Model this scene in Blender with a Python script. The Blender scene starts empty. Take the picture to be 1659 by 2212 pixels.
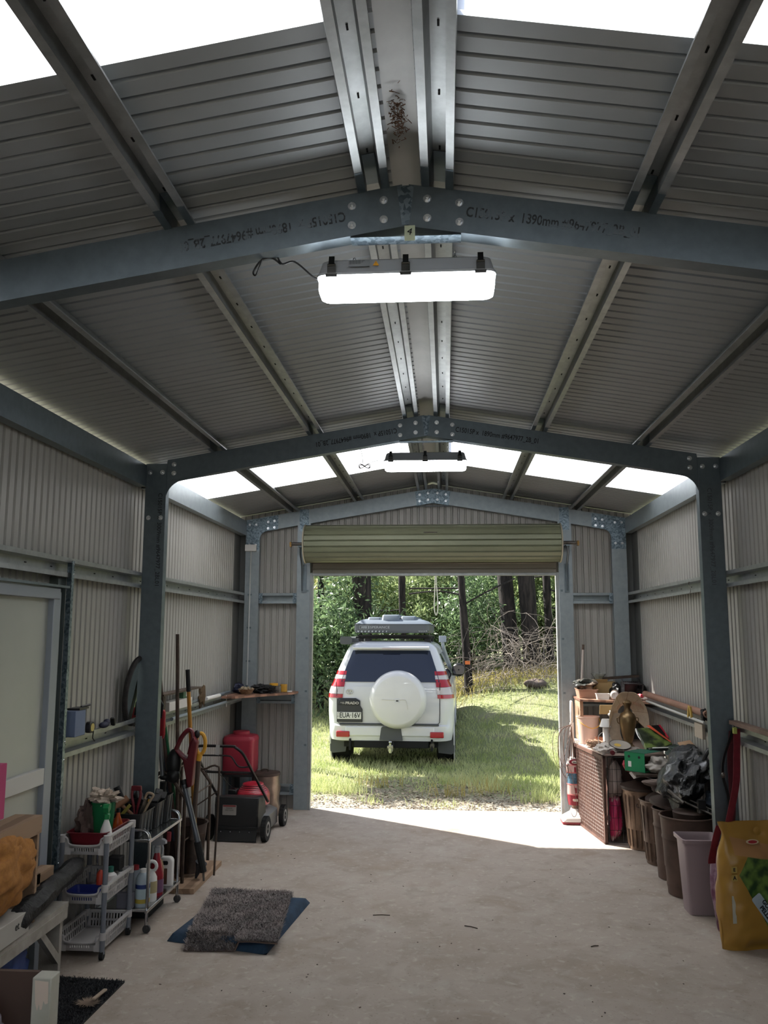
import bpy, bmesh, math, random
from math import pi, sin, cos, tan, radians, sqrt, atan2
from mathutils import Vector, Matrix, Euler, noise
R0 = random.Random(7)
SC = bpy.context.scene
COL = SC.collection
V = Vector

# ------------------------------------------------------------------ geometry
def rot(rx=0, ry=0, rz=0):
    return Euler((rx, ry, rz)).to_matrix().to_4x4()
def T(x, y, z):
    return Matrix.Translation((x, y, z))
def frame(o, X, Y, Z):
    m = Matrix((X, Y, Z)).transposed().to_4x4(); m.translation = V(o); return m
def align(a, b):
    z = (V(b) - V(a)).normalized()
    x = z.orthogonal().normalized(); y = z.cross(x)
    return frame(a, x, y, z)

class G:
    def __init__(s, M=None):
        s.v = []; s.f = []; s.M = M
    def add(s, vs, fs, M=None):
        n = len(s.v)
        if M is not None: vs = [M @ V(p) for p in vs]
        if s.M is not None: vs = [s.M @ V(p) for p in vs]
        s.v.extend([tuple(p) for p in vs]); s.f.extend([tuple(i + n for i in f) for f in fs]); return s
    def box(s, c, d, M=None, taper=1.0):
        x, y, z = d[0] / 2, d[1] / 2, d[2] / 2; t = taper
        vs = [(-x * t, -y * t, -z), (x * t, -y * t, -z), (x * t, y * t, -z), (-x * t, y * t, -z), (-x, -y, z), (x, -y, z), (x, y, z), (-x, y, z)]
        m = T(*c)
        if M is not None: m = m @ M
        return s.add(vs, [(0, 3, 2, 1), (4, 5, 6, 7), (0, 1, 5, 4), (1, 2, 6, 5), (2, 3, 7, 6), (3, 0, 4, 7)], m)
    def bb(s, x0, x1, y0, y1, z0, z1):
        return s.box(((x0 + x1) / 2, (y0 + y1) / 2, (z0 + z1) / 2), (abs(x1 - x0), abs(y1 - y0), abs(z1 - z0)))
    def lathe(s, prof, M=None, n=20, cap=True, sx=1, sy=1, ph=0):
        vs = []; fs = []; k = len(prof)
        for r, z in prof:
            for i in range(n):
                a = 2 * pi * i / n + ph
                vs.append((r * cos(a) * sx, r * sin(a) * sy, z))
        for j in range(k - 1):
            for i in range(n):
                i2 = (i + 1) % n
                fs.append((j * n + i, j * n + i2, (j + 1) * n + i2, (j + 1) * n + i))
        if cap:
            if prof[0][0] > 1e-4: fs.append(tuple(range(n - 1, -1, -1)))
            if prof[-1][0] > 1e-4: fs.append(tuple((k - 1) * n + i for i in range(n)))
        return s.add(vs, fs, M)
    def cyl(s, a, b, r, r2=None, n=12):
        L = (V(b) - V(a)).length
        return s.lathe([(r, 0), (r if r2 is None else r2, L)], align(a, b), n)
    def tube(s, pts, r, n=8, cap=True, closed=False):
        pts = [V(p) for p in pts]; k = len(pts)
        if not hasattr(r, '__len__'): r = [r] * k
        t0 = (pts[1] - pts[0]).normalized(); x = t0.orthogonal().normalized(); vs = []; fs = []
        for i, p in enumerate(pts):
            if closed: t = pts[(i + 1) % k] - pts[i - 1]
            else: t = pts[min(i + 1, k - 1)] - pts[max(i - 1, 0)]
            if t.length < 1e-9: t = t0
            t.normalize(); x = x - t * x.dot(t)
            if x.length < 1e-6: x = t.orthogonal()
            x.normalize(); y = t.cross(x)
            for j in range(n):
                a = 2 * pi * j / n; vs.append(p + x * cos(a) * r[i] + y * sin(a) * r[i])
        for i in range(k if closed else k - 1):
            i2 = (i + 1) % k
            for j in range(n):
                j2 = (j + 1) % n; fs.append((i * n + j, i * n + j2, i2 * n + j2, i2 * n + j))
        if cap and not closed:
            fs.append(tuple(range(n - 1, -1, -1))); fs.append(tuple((k - 1) * n + j for j in range(n)))
        return s.add(vs, fs)
    def ell(s, c, r, M=None, nu=16, nv=10):
        if not hasattr(r, '__len__'): r = (r, r, r)
        prof = [(sin(pi * j / nv), -cos(pi * j / nv)) for j in range(nv + 1)]
        m = T(*c)
        if M is not None: m = m @ M
        prof[0] = (0.001, -1); prof[-1] = (0.001, 1)
        return s.lathe(prof, m @ Matrix.Diagonal((r[0], r[1], r[2], 1)), nu)
    def prism(s, poly, h, M=None):
        k = len(poly)
        vs = [(p[0], p[1], 0) for p in poly] + [(p[0], p[1], h) for p in poly]
        fs = [tuple(range(k - 1, -1, -1)), tuple(range(k, 2 * k))] + [(i, (i + 1) % k, k + (i + 1) % k, k + i) for i in range(k)]
        return s.add(vs, fs, M)
    def loft(s, rings, cap=True, M=None, closed=True):
        n = len(rings[0]); vs = [p for r in rings for p in r]; fs = []
        for i in range(len(rings) - 1):
            for j in range(n if closed else n - 1):
                j2 = (j + 1) % n; fs.append((i * n + j, i * n + j2, (i + 1) * n + j2, (i + 1) * n + j))
        if cap and closed:
            fs.append(tuple(range(n - 1, -1, -1))); fs.append(tuple((len(rings) - 1) * n + j for j in range(n)))
        return s.add(vs, fs, M)
    def strip(s, A, B, U, W, poly, t=.002):
        """open polyline in the U/W plane, thickened by t, swept from A to B"""
        A, B, U, W = V(A), V(B), V(U), V(W); k = len(poly); off = []
        for i in range(k):
            a = V(poly[max(i - 1, 0)]); b = V(poly[min(i + 1, k - 1)]); d = (b - a)
            d.normalize(); off.append((poly[i][0] - d[1] * t, poly[i][1] + d[0] * t))
        ring = list(poly) + off[::-1]
        return s.loft([[A + U * p[0] + W * p[1] for p in ring], [B + U * p[0] + W * p[1] for p in ring]])
    def grid(s, fn, nu, nv, t=0, M=None):
        """surface fn(u,v) on 0..1, thickened by t along its normal when t>0"""
        P = [[V(fn(i / nu, j / nv)) for j in range(nv + 1)] for i in range(nu + 1)]
        vs = [p for r in P for p in r]; w = nv + 1; fs = []
        for i in range(nu):
            for j in range(nv): fs.append((i * w + j, (i + 1) * w + j, (i + 1) * w + j + 1, i * w + j + 1))
        if t:
            n0 = len(vs); back = []
            for i in range(nu + 1):
                for j in range(nv + 1):
                    du = P[min(i + 1, nu)][j] - P[max(i - 1, 0)][j]; dv = P[i][min(j + 1, nv)] - P[i][max(j - 1, 0)]
                    nn = du.cross(dv)
                    if nn.length > 1e-12: nn.normalize()
                    back.append(P[i][j] - nn * t)
            vs += back
            fs += [tuple(reversed([q + n0 for q in f])) for f in list(fs)]
            bd = [(i, 0) for i in range(nu + 1)] + [(nu, j) for j in range(1, nv + 1)] + [(i, nv) for i in range(nu - 1, -1, -1)] + [(0, j) for j in range(nv - 1, 0, -1)]
            bd = [i * w + j for i, j in bd]
            for a, b in zip(bd, bd[1:] + bd[:1]): fs.append((b, a, a + n0, b + n0))
        return s.add(vs, fs, M)

def arc(c, r, a0, a1, n=8, z=None):
    return [(c[0] + r * cos(a0 + (a1 - a0) * i / n), c[1] + r * sin(a0 + (a1 - a0) * i / n)) for i in range(n + 1)]
def rrect(w, d, r, n=4):
    o = []
    for cx, cy, a in ((w / 2 - r, d / 2 - r, 0), (-w / 2 + r, d / 2 - r, pi / 2), (-w / 2 + r, -d / 2 + r, pi), (w / 2 - r, -d / 2 + r, 1.5 * pi)):
        o += arc((cx, cy), r, a, a + pi / 2, n)
    return o
def smooth_path(pts, k=6):
    pts = [V(p) for p in pts]; o = []
    for i in range(len(pts) - 1):
        p0 = pts[max(i - 1, 0)]; p1 = pts[i]; p2 = pts[i + 1]; p3 = pts[min(i + 2, len(pts) - 1)]
        for j in range(k):
            t = j / k
            o.append(.5 * ((2 * p1) + (p2 - p0) * t + (2 * p0 - 5 * p1 + 4 * p2 - p3) * t * t + (3 * p1 - p0 - 3 * p2 + p3) * t ** 3))
    return o + [pts[-1]]

# ------------------------------------------------------------------ materials
def lin(c): return c / 12.92 if c <= .04045 else ((c + .055) / 1.055) ** 2.4
def rgb(h):
    if isinstance(h, str): return tuple(lin(int(h[i:i + 2], 16) / 255) for i in (0, 2, 4)) + (1,)
    return tuple(h) + (1,)
MATS = {}
def mat(name, c, rough=.5, metal=0, c2=None, sc=6, bump=0, bsc=None, kind='noise', tr=0, alpha=1, coat=0, sub=0, sx=(1, 1, 1), lo=.35, hi=.65, coords='Object', emis=0, ior=1.45, detail=5, bdist=.004, spec=.5):
    if name in MATS: return MATS[name]
    m = bpy.data.materials.new(name); MATS[name] = m; m.use_nodes = True
    nt = m.node_tree; N = nt.nodes; L = nt.links; b = N['Principled BSDF']
    b.inputs['Base Color'].default_value = rgb(c); b.inputs['Roughness'].default_value = rough; b.inputs['Metallic'].default_value = metal
    b.inputs['Transmission Weight'].default_value = tr; b.inputs['Alpha'].default_value = alpha; b.inputs['Coat Weight'].default_value = coat
    b.inputs['IOR'].default_value = ior; b.inputs['Specular IOR Level'].default_value = spec
    if emis:
        b.inputs['Emission Color'].default_value = rgb(c); b.inputs['Emission Strength'].default_value = emis
    if c2 is not None or bump:
        tc = N.new('ShaderNodeTexCoord'); mp = N.new('ShaderNodeMapping'); L.new(tc.outputs[coords], mp.inputs[0]); mp.inputs['Scale'].default_value = sx
        def tex(scale):
            if kind == 'voronoi':
                t = N.new('ShaderNodeTexVoronoi'); t.inputs['Scale'].default_value = scale; L.new(mp.outputs[0], t.inputs['Vector'])
                sep = N.new('ShaderNodeSeparateColor'); L.new(t.outputs['Color'], sep.inputs[0]); return sep.outputs[0]
            if kind == 'wave':
                t = N.new('ShaderNodeTexWave'); t.inputs['Scale'].default_value = scale; t.inputs['Distortion'].default_value = 3; t.inputs['Detail'].default_value = 3
                L.new(mp.outputs[0], t.inputs['Vector']); return t.outputs['Fac']
            t = N.new('ShaderNodeTexNoise'); t.inputs['Scale'].default_value = scale; t.inputs['Detail'].default_value = detail; t.inputs['Roughness'].default_value = .6
            L.new(mp.outputs[0], t.inputs['Vector']); return t.outputs['Fac']
        f = tex(sc)
        if c2 is not None:
            r = N.new('ShaderNodeValToRGB'); r.color_ramp.elements[0].position = lo; r.color_ramp.elements[1].position = hi
            r.color_ramp.elements[0].color = rgb(c); r.color_ramp.elements[1].color = rgb(c2)
            L.new(f, r.inputs[0]); L.new(r.outputs[0], b.inputs['Base Color'])
        if bump:
            f2 = tex(bsc) if bsc else f
            bp = N.new('ShaderNodeBump'); bp.inputs['Strength'].default_value = bump; bp.inputs['Distance'].default_value = bdist
            L.new(f2, bp.inputs['Height']); L.new(bp.outputs[0], b.inputs['Normal'])
    if sub:   # translucent share, for leaves, cloth and thin plastic
        t = N.new('ShaderNodeBsdfTranslucent'); mx = N.new('ShaderNodeMixShader'); mx.inputs[0].default_value = sub
        src = b.inputs['Base Color'].links
        if src: L.new(src[0].from_socket, t.inputs['Color'])
        else: t.inputs['Color'].default_value = rgb(c)
        out = N['Material Output']; L.new(b.outputs[0], mx.inputs[1]); L.new(t.outputs[0], mx.inputs[2]); L.new(mx.outputs[0], out.inputs[0])
    return m

# ------------------------------------------------------------------ objects
def finish(ob, smooth=35):
    me = ob.data
    if smooth:
        me.shade_smooth(); me.set_sharp_from_angle(angle=radians(smooth))
def mesh(name, g, m, bevel=0, smooth=35, recenter=False):
    vs = g.v; off = V((0, 0, 0))
    if recenter:
        xs = [p[0] for p in vs]; ys = [p[1] for p in vs]; zs = [p[2] for p in vs]
        off = V(((min(xs) + max(xs)) / 2, (min(ys) + max(ys)) / 2, min(zs)))
        vs = [(p[0] - off[0], p[1] - off[1], p[2] - off[2]) for p in vs]
    me = bpy.data.meshes.new(name); me.from_pydata(vs, [], g.f); me.validate(); me.update()
    bm = bmesh.new(); bm.from_mesh(me); bmesh.ops.recalc_face_normals(bm, faces=bm.faces) if len(me.polygons) < 30000 else None; bm.to_mesh(me); bm.free()
    ob = bpy.data.objects.new(name, me); ob.location = off; COL.objects.link(ob)
    for mm in (m if isinstance(m, (list, tuple)) else [m]): me.materials.append(mm)
    if bevel:
        b = ob.modifiers.new('bevel', 'BEVEL'); b.width = bevel; b.segments = 2; b.limit_method = 'ANGLE'; b.angle_limit = radians(40)
    finish(ob, smooth); return ob
def tag(o, label=None, cat=None, group=None, kind=None):
    if label: o['label'] = label
    if cat: o['category'] = cat
    if group: o['group'] = group
    if kind: o['kind'] = kind
    return o
def thing(name, label, cat, loc=(0, 0, 0), rz=0, group=None, rx=0, ry=0):
    o = bpy.data.objects.new(name, None); COL.objects.link(o); o.empty_display_size = .1
    o.location = loc; o.rotation_euler = (rx, ry, rz); return tag(o, label, cat, group)
def part2(name, g, m, g2, m2, p):
    n = len(g.f); g.add(g2.v, g2.f); o = part(name, g, m, p, world=True); o.data.materials.append(m2)
    if len(o.data.polygons) == len(g.f):
        for i in range(n, len(g.f)): o.data.polygons[i].material_index = 1
    return o
def part(name, g, m, p, bevel=0, smooth=35, world=False, label=None):
    """part of thing p; geometry in p's local space unless world"""
    ob = mesh(name, g, m, bevel, smooth); ob.parent = p
    if world:
        M = Matrix.Identity(4); q = p; ch = []
        while q: ch.append(q); q = q.parent
        for q in reversed(ch): M = M @ q.matrix_parent_inverse @ Matrix.LocRotScale(q.location, q.rotation_euler, q.scale)
        ob.matrix_parent_inverse = M.inverted()
    if label: ob['label'] = label
    return ob
def one(name, g, m, label, cat, group=None, bevel=0, smooth=35, kind=None):
    return tag(mesh(name, g, m, bevel, smooth, recenter=True), label, cat, group, kind)
def struct(name, g, m, label=None, smooth=35, bevel=0):
    return tag(mesh(name, g, m, bevel, smooth), label, None, None, 'structure')
def copy_tree(o, parent=None):
    c = o.copy(); COL.objects.link(c)
    if parent: c.parent = parent
    for ch in list(o.children): copy_tree(ch, c)
    return c
def txt(s, size, M, m, p, name='lettering', ext=.0006, align='CENTER', world=False, sx=1, bold=0):
    cu = bpy.data.curves.new('txt', 'FONT'); cu.body = s; cu.size = size; cu.align_x = align; cu.align_y = 'CENTER'; cu.extrude = ext; cu.resolution_u = 3; cu.offset = bold
    tmp = bpy.data.objects.new('txt', cu); COL.objects.link(tmp)
    me = bpy.data.meshes.new_from_object(tmp.evaluated_get(bpy.context.evaluated_depsgraph_get()))
    bpy.data.objects.remove(tmp); bpy.data.curves.remove(cu)
    g = G(); g.add([v.co * 1 for v in me.vertices], [tuple(q.vertices) for q in me.polygons], M @ Matrix.Diagonal((sx, 1, 1, 1)))
    bpy.data.meshes.remove(me)
    return part(name, g, m, p, smooth=0, world=world)
def face_cam(x, y, z, rz=0):   # text plane whose front looks to -Y
    return T(x, y, z) @ rot(pi / 2, 0, 0) @ rot(0, 0, rz)

# palette
m_clad = mat('wall_cladding', '9b9994', .42, .15, '94928d', 1.2, sx=(1, 1, .4))
m_roof = mat('roof_cladding', '94989a', .5, .12, '8e9293', 1.5)
m_gal = mat('galvanised', '6b767d', .42, .7, '636e75', 22)
m_galb = mat('galvanised_light', '8f989c', .42, .55, '868f94', 18)
m_span = mat('spangled_zinc', '8796a0', .38, .8, '55646e', 70, kind='voronoi', lo=.1, hi=.9)
m_purl = mat('purlin_zinc', '96999a', .38, .6, '858989', 14)
m_bolt = mat('bolt_zinc', 'c8ccd0', .25, .95)
m_ink = mat('black_ink', '17191b', .7)
m_black = mat('black_plastic', '161617', .45)
m_blackm = mat('black_matt', '1b1b1c', .8)
m_rub = mat('rubber', '1a1a1a', .85)
m_white = mat('white_plastic', 'd8d6d2', .4)
m_whitep = mat('white_paint_metal', 'bdbcb8', .4)
m_grey = mat('grey_trim', '4c4e50', .6)
m_chrome = mat('chrome', 'b9b9b9', .22, 1)
m_steel = mat('worn_steel', '77726c', .45, .8, '55504b', 12)
m_brownm = mat('brown_rusty_steel', '55463c', .6, .4, '3b302a', 10)
m_red = mat('red_plastic', '8f1420', .4, coat=.2)
m_redd = mat('dark_red_plastic', '661822', .4, 0, '561019', 5)
m_wood = mat('pale_timber', '9b8068', .7, 0, '7d644e', 3, kind='wave', sx=(1, 1, 6))
m_yel = mat('yellow_plastic', 'd09a30', .4)
m_green = mat('green_plastic', '1f7a45', .4)

# ------------------------------------------------------------------ shell
W = 2.02; HE = 3.014; HA = 3.3455; SL = (HA - HE) / W; Y0, Y1, Y2 = 2.76, 5.92, 9.05; YB = 9.135; YE = -3.56
XW = 2.10
def roof_z(x): return HA + .066 - SL * abs(x)
cs = cos(math.atan(SL)); sn = sin(math.atan(SL))
def ribs(y0, y1, pitch=.078, h=.011, top=.009, sl=.005):
    p = []; k = int(round((y1 - y0) / pitch)); pitch = (y1 - y0) / k
    for i in range(k):
        a = y0 + i * pitch; e = pitch - top - 2 * sl
        p += [(a, 0), (a + e, 0), (a + e + sl, h), (a + e + sl + top, h)]
    return p + [(y1, 0)]
def slab():
    g = G(); g.bb(-XW - .03, XW + .03, YE - .05, YB + .02, -.12, 0); return g
def concrete():
    m = mat('concrete_slab', 'a4998f', .75, 0, '968a80', .9, bump=.25, bsc=14, detail=9, lo=.3, hi=.72, coords='Object', bdist=.003)
    nt = m.node_tree; N = nt.nodes; L = nt.links; b = N['Principled BSDF']
    src = b.inputs['Base Color'].links[0].from_socket
    tc = N.new('ShaderNodeTexCoord')
    def layer(src, scale, lo, hi, col, amt, det=8):
        t = N.new('ShaderNodeTexNoise'); t.inputs['Scale'].default_value = scale; t.inputs['Detail'].default_value = det; t.inputs['Distortion'].default_value = .6; L.new(tc.outputs['Object'], t.inputs['Vector'])
        r = N.new('ShaderNodeMapRange'); r.inputs[1].default_value = lo; r.inputs[2].default_value = hi; r.inputs[4].default_value = amt; L.new(t.outputs['Fac'], r.inputs[0])
        mx = N.new('ShaderNodeMix'); mx.data_type = 'RGBA'; L.new(r.outputs[0], mx.inputs[0]); L.new(src, mx.inputs[6]); mx.inputs[7].default_value = rgb(col); return mx.outputs[2]
    s = layer(src, .55, .5, .68, '84705c', .5)
    s = layer(s, 1.9, .56, .72, '7d6a58', .5)
    s = layer(s, 9, .6, .78, '776a60', .5)
    s = layer(s, 3.3, .55, .75, 'aaa59d', .5)
    s = layer(s, 5.5, .5, .66, '85796d', .45, 9)
    s = layer(s, 22, .56, .72, 'bdb5aa', .4, 6)
    s = layer(s, 60, .64, .72, '5c5148', .4, 2)
    L.new(s, b.inputs['Base Color']); return m
struct('floor', slab(), concrete(), 'worn concrete slab floor with earth stains', smooth=0)

# side walls, corrugated sheet standing outside the girts
dy0, dy1, dzt = 3.80, 4.68, 2.06
for sgn, nm in ((-1, 'wall_left'), (1, 'wall_right')):
    g = G()
    def seg(a, b, z0, z1):
        g.strip((sgn * XW, 0, z0), (sgn * XW, 0, z1), (0, 1, 0), (sgn, 0, 0), ribs(a, b, .074, .012, .012, .007), .0008 * sgn * -1)
    if sgn < 0: seg(YE, dy0, 0, 3.03); seg(dy0, dy1, dzt, 3.03); seg(dy1, YB, 0, 3.03)
    else: seg(YE, YB, 0, 3.03)
    struct(nm, g, m_clad, 'corrugated pale grey steel wall sheeting', smooth=20)
# gable wall with the door opening
g = G(); OX = 1.30; OZ = 2.44
def gable(a, b, z0, full=True):
    n0 = len(g.v); g.strip((0, YB, z0), (0, YB, 9), (1, 0, 0), (0, 1, 0), ribs(a, b, .074, .012, .012, .007), .0008)
    for i in range(n0, len(g.v)):
        p = g.v[i]
        if p[2] > 8: g.v[i] = (p[0], p[1], roof_z(p[0]) - .004)
gable(-XW, -OX, 0); gable(OX, XW, 0); gable(-OX, 0, OZ); gable(0, OX, OZ)
struct('wall_back', g, m_clad, 'gable end wall of corrugated sheeting around the roller door', smooth=20)
# corner flashings in the far corners
for i, sgn in enumerate((-1, 1)):
    g = G(); g.strip((sgn * (XW - .002), YB - .004, 0), (sgn * (XW - .002), YB - .004, 2.98), (-sgn, 0, 0), (0, -1, 0), [(0.0, .26), (0, 0), (.07, 0)], .001)
    struct('trim_%d' % (i + 1), g, mat('flashing_dark', '5d5f5e', .5, .3), 'folded dark corner flashing')
# roof sheeting: opaque runs and translucent runs
def roof_run(sgn, y0, y1, name, m, label, x0=.05, x1=2.2):
    g = G(); A = V((sgn * x0, 0, roof_z(x0))); B = V((sgn * x1, 0, roof_z(x1))); n = V((sgn * sn, 0, cs))
    g.strip(A, B, (0, 1, 0), n, ribs(y0, y1), .0008); return struct(name, g, m, label, smooth=20)
m_sky = bpy.data.materials.new('translucent_roof_sheet'); m_sky.use_nodes = True
nt = m_sky.node_tree; nt.nodes.clear(); o_ = nt.nodes.new('ShaderNodeOutputMaterial'); t_ = nt.nodes.new('ShaderNodeBsdfTranslucent'); t_.inputs[0].default_value = (.97, .98, 1, 1)
tp = nt.nodes.new('ShaderNodeBsdfTransparent'); tp.inputs[0].default_value = (.95, .97, 1, 1); mx_ = nt.nodes.new('ShaderNodeMixShader'); mx_.inputs[0].default_value = .06
nt.links.new(t_.outputs[0], mx_.inputs[1]); nt.links.new(tp.outputs[0], mx_.inputs[2]); nt.links.new(mx_.outputs[0], o_.inputs[0])
SKY = [(1.16, 2.0), (6.45, 7.87)]
for sgn, nm in ((-1, 'ceiling_left'), (1, 'ceiling_right')):
    ys = [YE - .1] + [q for s_ in SKY for q in s_] + [YB + .08]
    g = G(); A = V((sgn * .05, 0, roof_z(.05))); B = V((sgn * 2.2, 0, roof_z(2.2))); n = V((sgn * sn, 0, cs))
    for a, b in zip(ys[0::2], ys[1::2]): g.strip(A, B, (0, 1, 0), n, ribs(a, b), .0008)
    struct(nm, g, m_roof, 'underside of grey ribbed roof sheeting', smooth=20)
    for k, (a, b) in enumerate(SKY):
        roof_run(sgn, a, b, 'window_%d' % (k * 2 + (1 if sgn < 0 else 2)), m_sky, 'translucent roof sheets glowing white with daylight')
m_cap = mat('ridge_cap', 'a9a9a6', .45, .2, '9a9a97', 3)
g = G(); g.strip((0, YE - .1, roof_z(0) + .012), (0, YB + .1, roof_z(0) + .012), (1, 0, 0), (0, 0, 1), [(-.17, -.17 * SL + .006), (-.035, -.004), (0, .006), (.035, -.004), (.17, -.17 * SL + .006)], -.001)
struct('trim_3', g, m_cap, 'folded ridge capping')
# dirt nest lodged on the capping near the first rafter
g = G(); rr = random.Random(3)
for k in range(170):
    c = V((rr.gauss(-.008, .012), rr.gauss(2.47, .06), roof_z(0) - .003 - abs(rr.gauss(0, .005)))); d = V((rr.uniform(-1, 1), rr.uniform(-1, 1), rr.uniform(-.3, .3))).normalized() * rr.uniform(.003, .010)
    g.tube([c - d, c + d], rr.uniform(.0008, .0022), 3)
one('insect_nest', g, mat('nest_dirt', '5b4334', .95, 0, '7d6250', 90), 'brown dirt nest on the ridge capping above the nearest rafter', 'nest', kind='stuff')
# eave barge line outside: gutter
# ------------------------------------------------------------------ steel frame
CP = [(-.059, -.075 + .016), (-.059, -.075), (0, -.075), (0, .075), (-.059, .075), (-.059, .075 - .016)]
def csec(g, A, B, wd, fd, w=.15, fl=.06, lip=.016, t=.0025):
    """web through AB spanning w along wd, flanges pointing along fd"""
    h = w / 2
    g.strip(A, B, wd, fd, [(-h + lip, fl), (-h, fl), (-h, 0), (h, 0), (h, fl), (h - lip, fl)], -t)
def hat(g, A, B, up, side, br=.024, cw=.05, h=.062, t=.002, sl=.006):
    a = cw / 2 + sl
    g.strip(A, B, side, up, [(-a - br, .004), (-a - br, 0), (-a, 0), (-cw / 2, h), (cw / 2, h), (a, 0), (a + br, 0), (a + br, .004)], -t)
def bolt(p, c, d, r=.010, L=.022, label=None):
    d = V(d).normalized(); c = V(c); g = G()
    g.lathe([(r * 1.7, 0), (r * 1.7, .003)], align(c, c + d), 14); g.lathe([(r * 1.15, .003), (r * 1.15, .012)], align(c, c + d), 6); g.lathe([(r * .6, .012), (r * .6, L)], align(c, c + d), 8)
    return part('bolt', g, m_bolt, p, world=True)
SIDE = {-1: 'left', 1: 'right'}
WH = {Y0: 'nearest', Y1: 'middle', Y2: 'far'}
def column(sgn, y, label):
    x = sgn * (W - .075); t = thing('steel_column', label, 'column', (x, y, 0), 0, 'portal frame columns')
    g = G(); csec(g, (x, y, .0), (x, y, HE), (1, 0, 0), (0, 1, 0)); part('web', g, m_gal if y < Y2 else m_galb, t, world=True)
    if y < Y2:
        for bx, bz in ((-.045, 2.95), (.045, 2.95), (-.045, 2.62), (.045, 2.62)): bolt(t, (x + bx, y - .001, bz), (0, -1, 0))
    g = G(); g.bb(x - .06, x + .06, y + .004, y + .062, 0, .008); part('base_plate', g, m_gal, t, world=True)
    return t
def knee(sgn, y, t):
    # bracket with a concave corner between column and rafter
    s = sgn; xi = W - .15; zi = HA - SL * xi - .152 / cs
    R = .09; pts = [(xi, HE - .03), (xi, zi - .16)]
    for k in range(9):
        a = k / 8 * pi / 2
        pts.append((xi - R + R * cos(a) - .0, zi - .0 - R - .03 + (R) * sin(a) + .03 * (1 - cos(a))))
    pts += [(xi - .30, HA - SL * (xi - .30) - .154 / cs), (xi - .30, HA - SL * (xi - .30) - .01), (xi, HA - SL * xi - .01)]
    g = G(); g.prism([(s * a, b) for a, b in pts], .003, frame((0, y + .006, 0), V((1, 0, 0)), V((0, 0, 1)), V((0, 1, 0))))
    part('knee_bracket', g, m_gal if y < Y2 else m_span, t, world=True)
def rafter(sgn, y, label):
    x0, x1 = .012, W - .15 - .004; t = thing('steel_rafter', label, 'rafter', (sgn * x1 * .5, y, HA - SL * x1 * .5), 0, 'portal frame rafters')
    d = V((sgn * cs, 0, -sn)); n = V((sgn * sn, 0, cs))
    A = V((sgn * x0, y, HA - SL * x0)) - n * .075; B = V((sgn * x1, y, HA - SL * x1)) - n * .075
    g = G(); csec(g, A, B, n, (0, 1, 0)); part('web', g, m_gal if y < Y2 else m_galb, t, world=True)
    if y < Y2:
        g = G(); g.strip(A + n * .076 + V((0, .03, 0)), B + n * .076 + V((0, .03, 0)), (0, 1, 0), n, [(0, 0), (.031, 0)], .002)
        for bx in (.075, .185):
            for bz in (.045, .115): bolt(t, (sgn * bx, y - .001, HA - SL * bx - bz), (0, -1, 0), .009 if y > 5 else .0085)
        for bz in (.04, .105): bolt(t, (sgn * (x1 - .05), y - .001, HA - SL * (x1 - .05) - bz), (0, -1, 0))
        knee(sgn, y, t)
        u = d if sgn > 0 else d   # stencilled mark runs down the slope
        M = frame(A + d * (.42 if sgn > 0 else .42) + V((0, -.0042, 0)) + n * .0, d * (1), (n if sgn > 0 else -n), V((0, -1, 0)))
        if sgn < 0: M = frame(A + d * .21 + V((0, -.0042, 0)), d, -n, V((0, -1, 0)))
        else: M = frame(A + d * .21 + V((0, -.0042, 0)), d, n, V((0, -1, 0)))
        txt('C15015P x  1890mm #9647977_2B_01', .050, M, m_ink if y > 5 else mat('faded_stencil', '33383b', .6, .3, '697279', 26, lo=.5, hi=.54), t, 'stencilled_mark', .0004, 'LEFT', True, bold=.0006, sx=.74)
    return t
def apex(y, t, m):
    g = G()
    if y < Y2: pts = [(-.03, HA - .006), (.03, HA - .006), (.012, HA - .15), (-.012, HA - .15)]
    else: pts = [(-.19, HA - SL * .19 - .004), (0, HA - .002), (.19, HA - SL * .19 - .004), (.17, HA - SL * .17 - .158), (0, HA - .158), (-.17, HA - SL * .17 - .158)]
    g.prism(pts, .003, frame((0, y - .004, 0), V((1, 0, 0)), V((0, 0, 1)), V((0, 1, 0)))) if y >= Y2 else g.prism(pts, .003, frame((0, y - .0035, 0), V((1, 0, 0)), V((0, 0, 1)), V((0, 1, 0))))
    g.strip((-.19, y + .03, HA - .19), (.19, y + .03, HA - .19), (0, 1, 0), (0, 0, 1), [(-.03, 0), (.03, 0)], .002)
    part('apex_plate', g, m_span, t, world=True)
    if y >= Y2:
        for bx in (-.14, -.05, .05, .14):
            for bz in (.045, .115): bolt(t, (bx, y - .005, HA - SL * abs(bx) - bz), (0, -1, 0), .008, .018)
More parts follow.
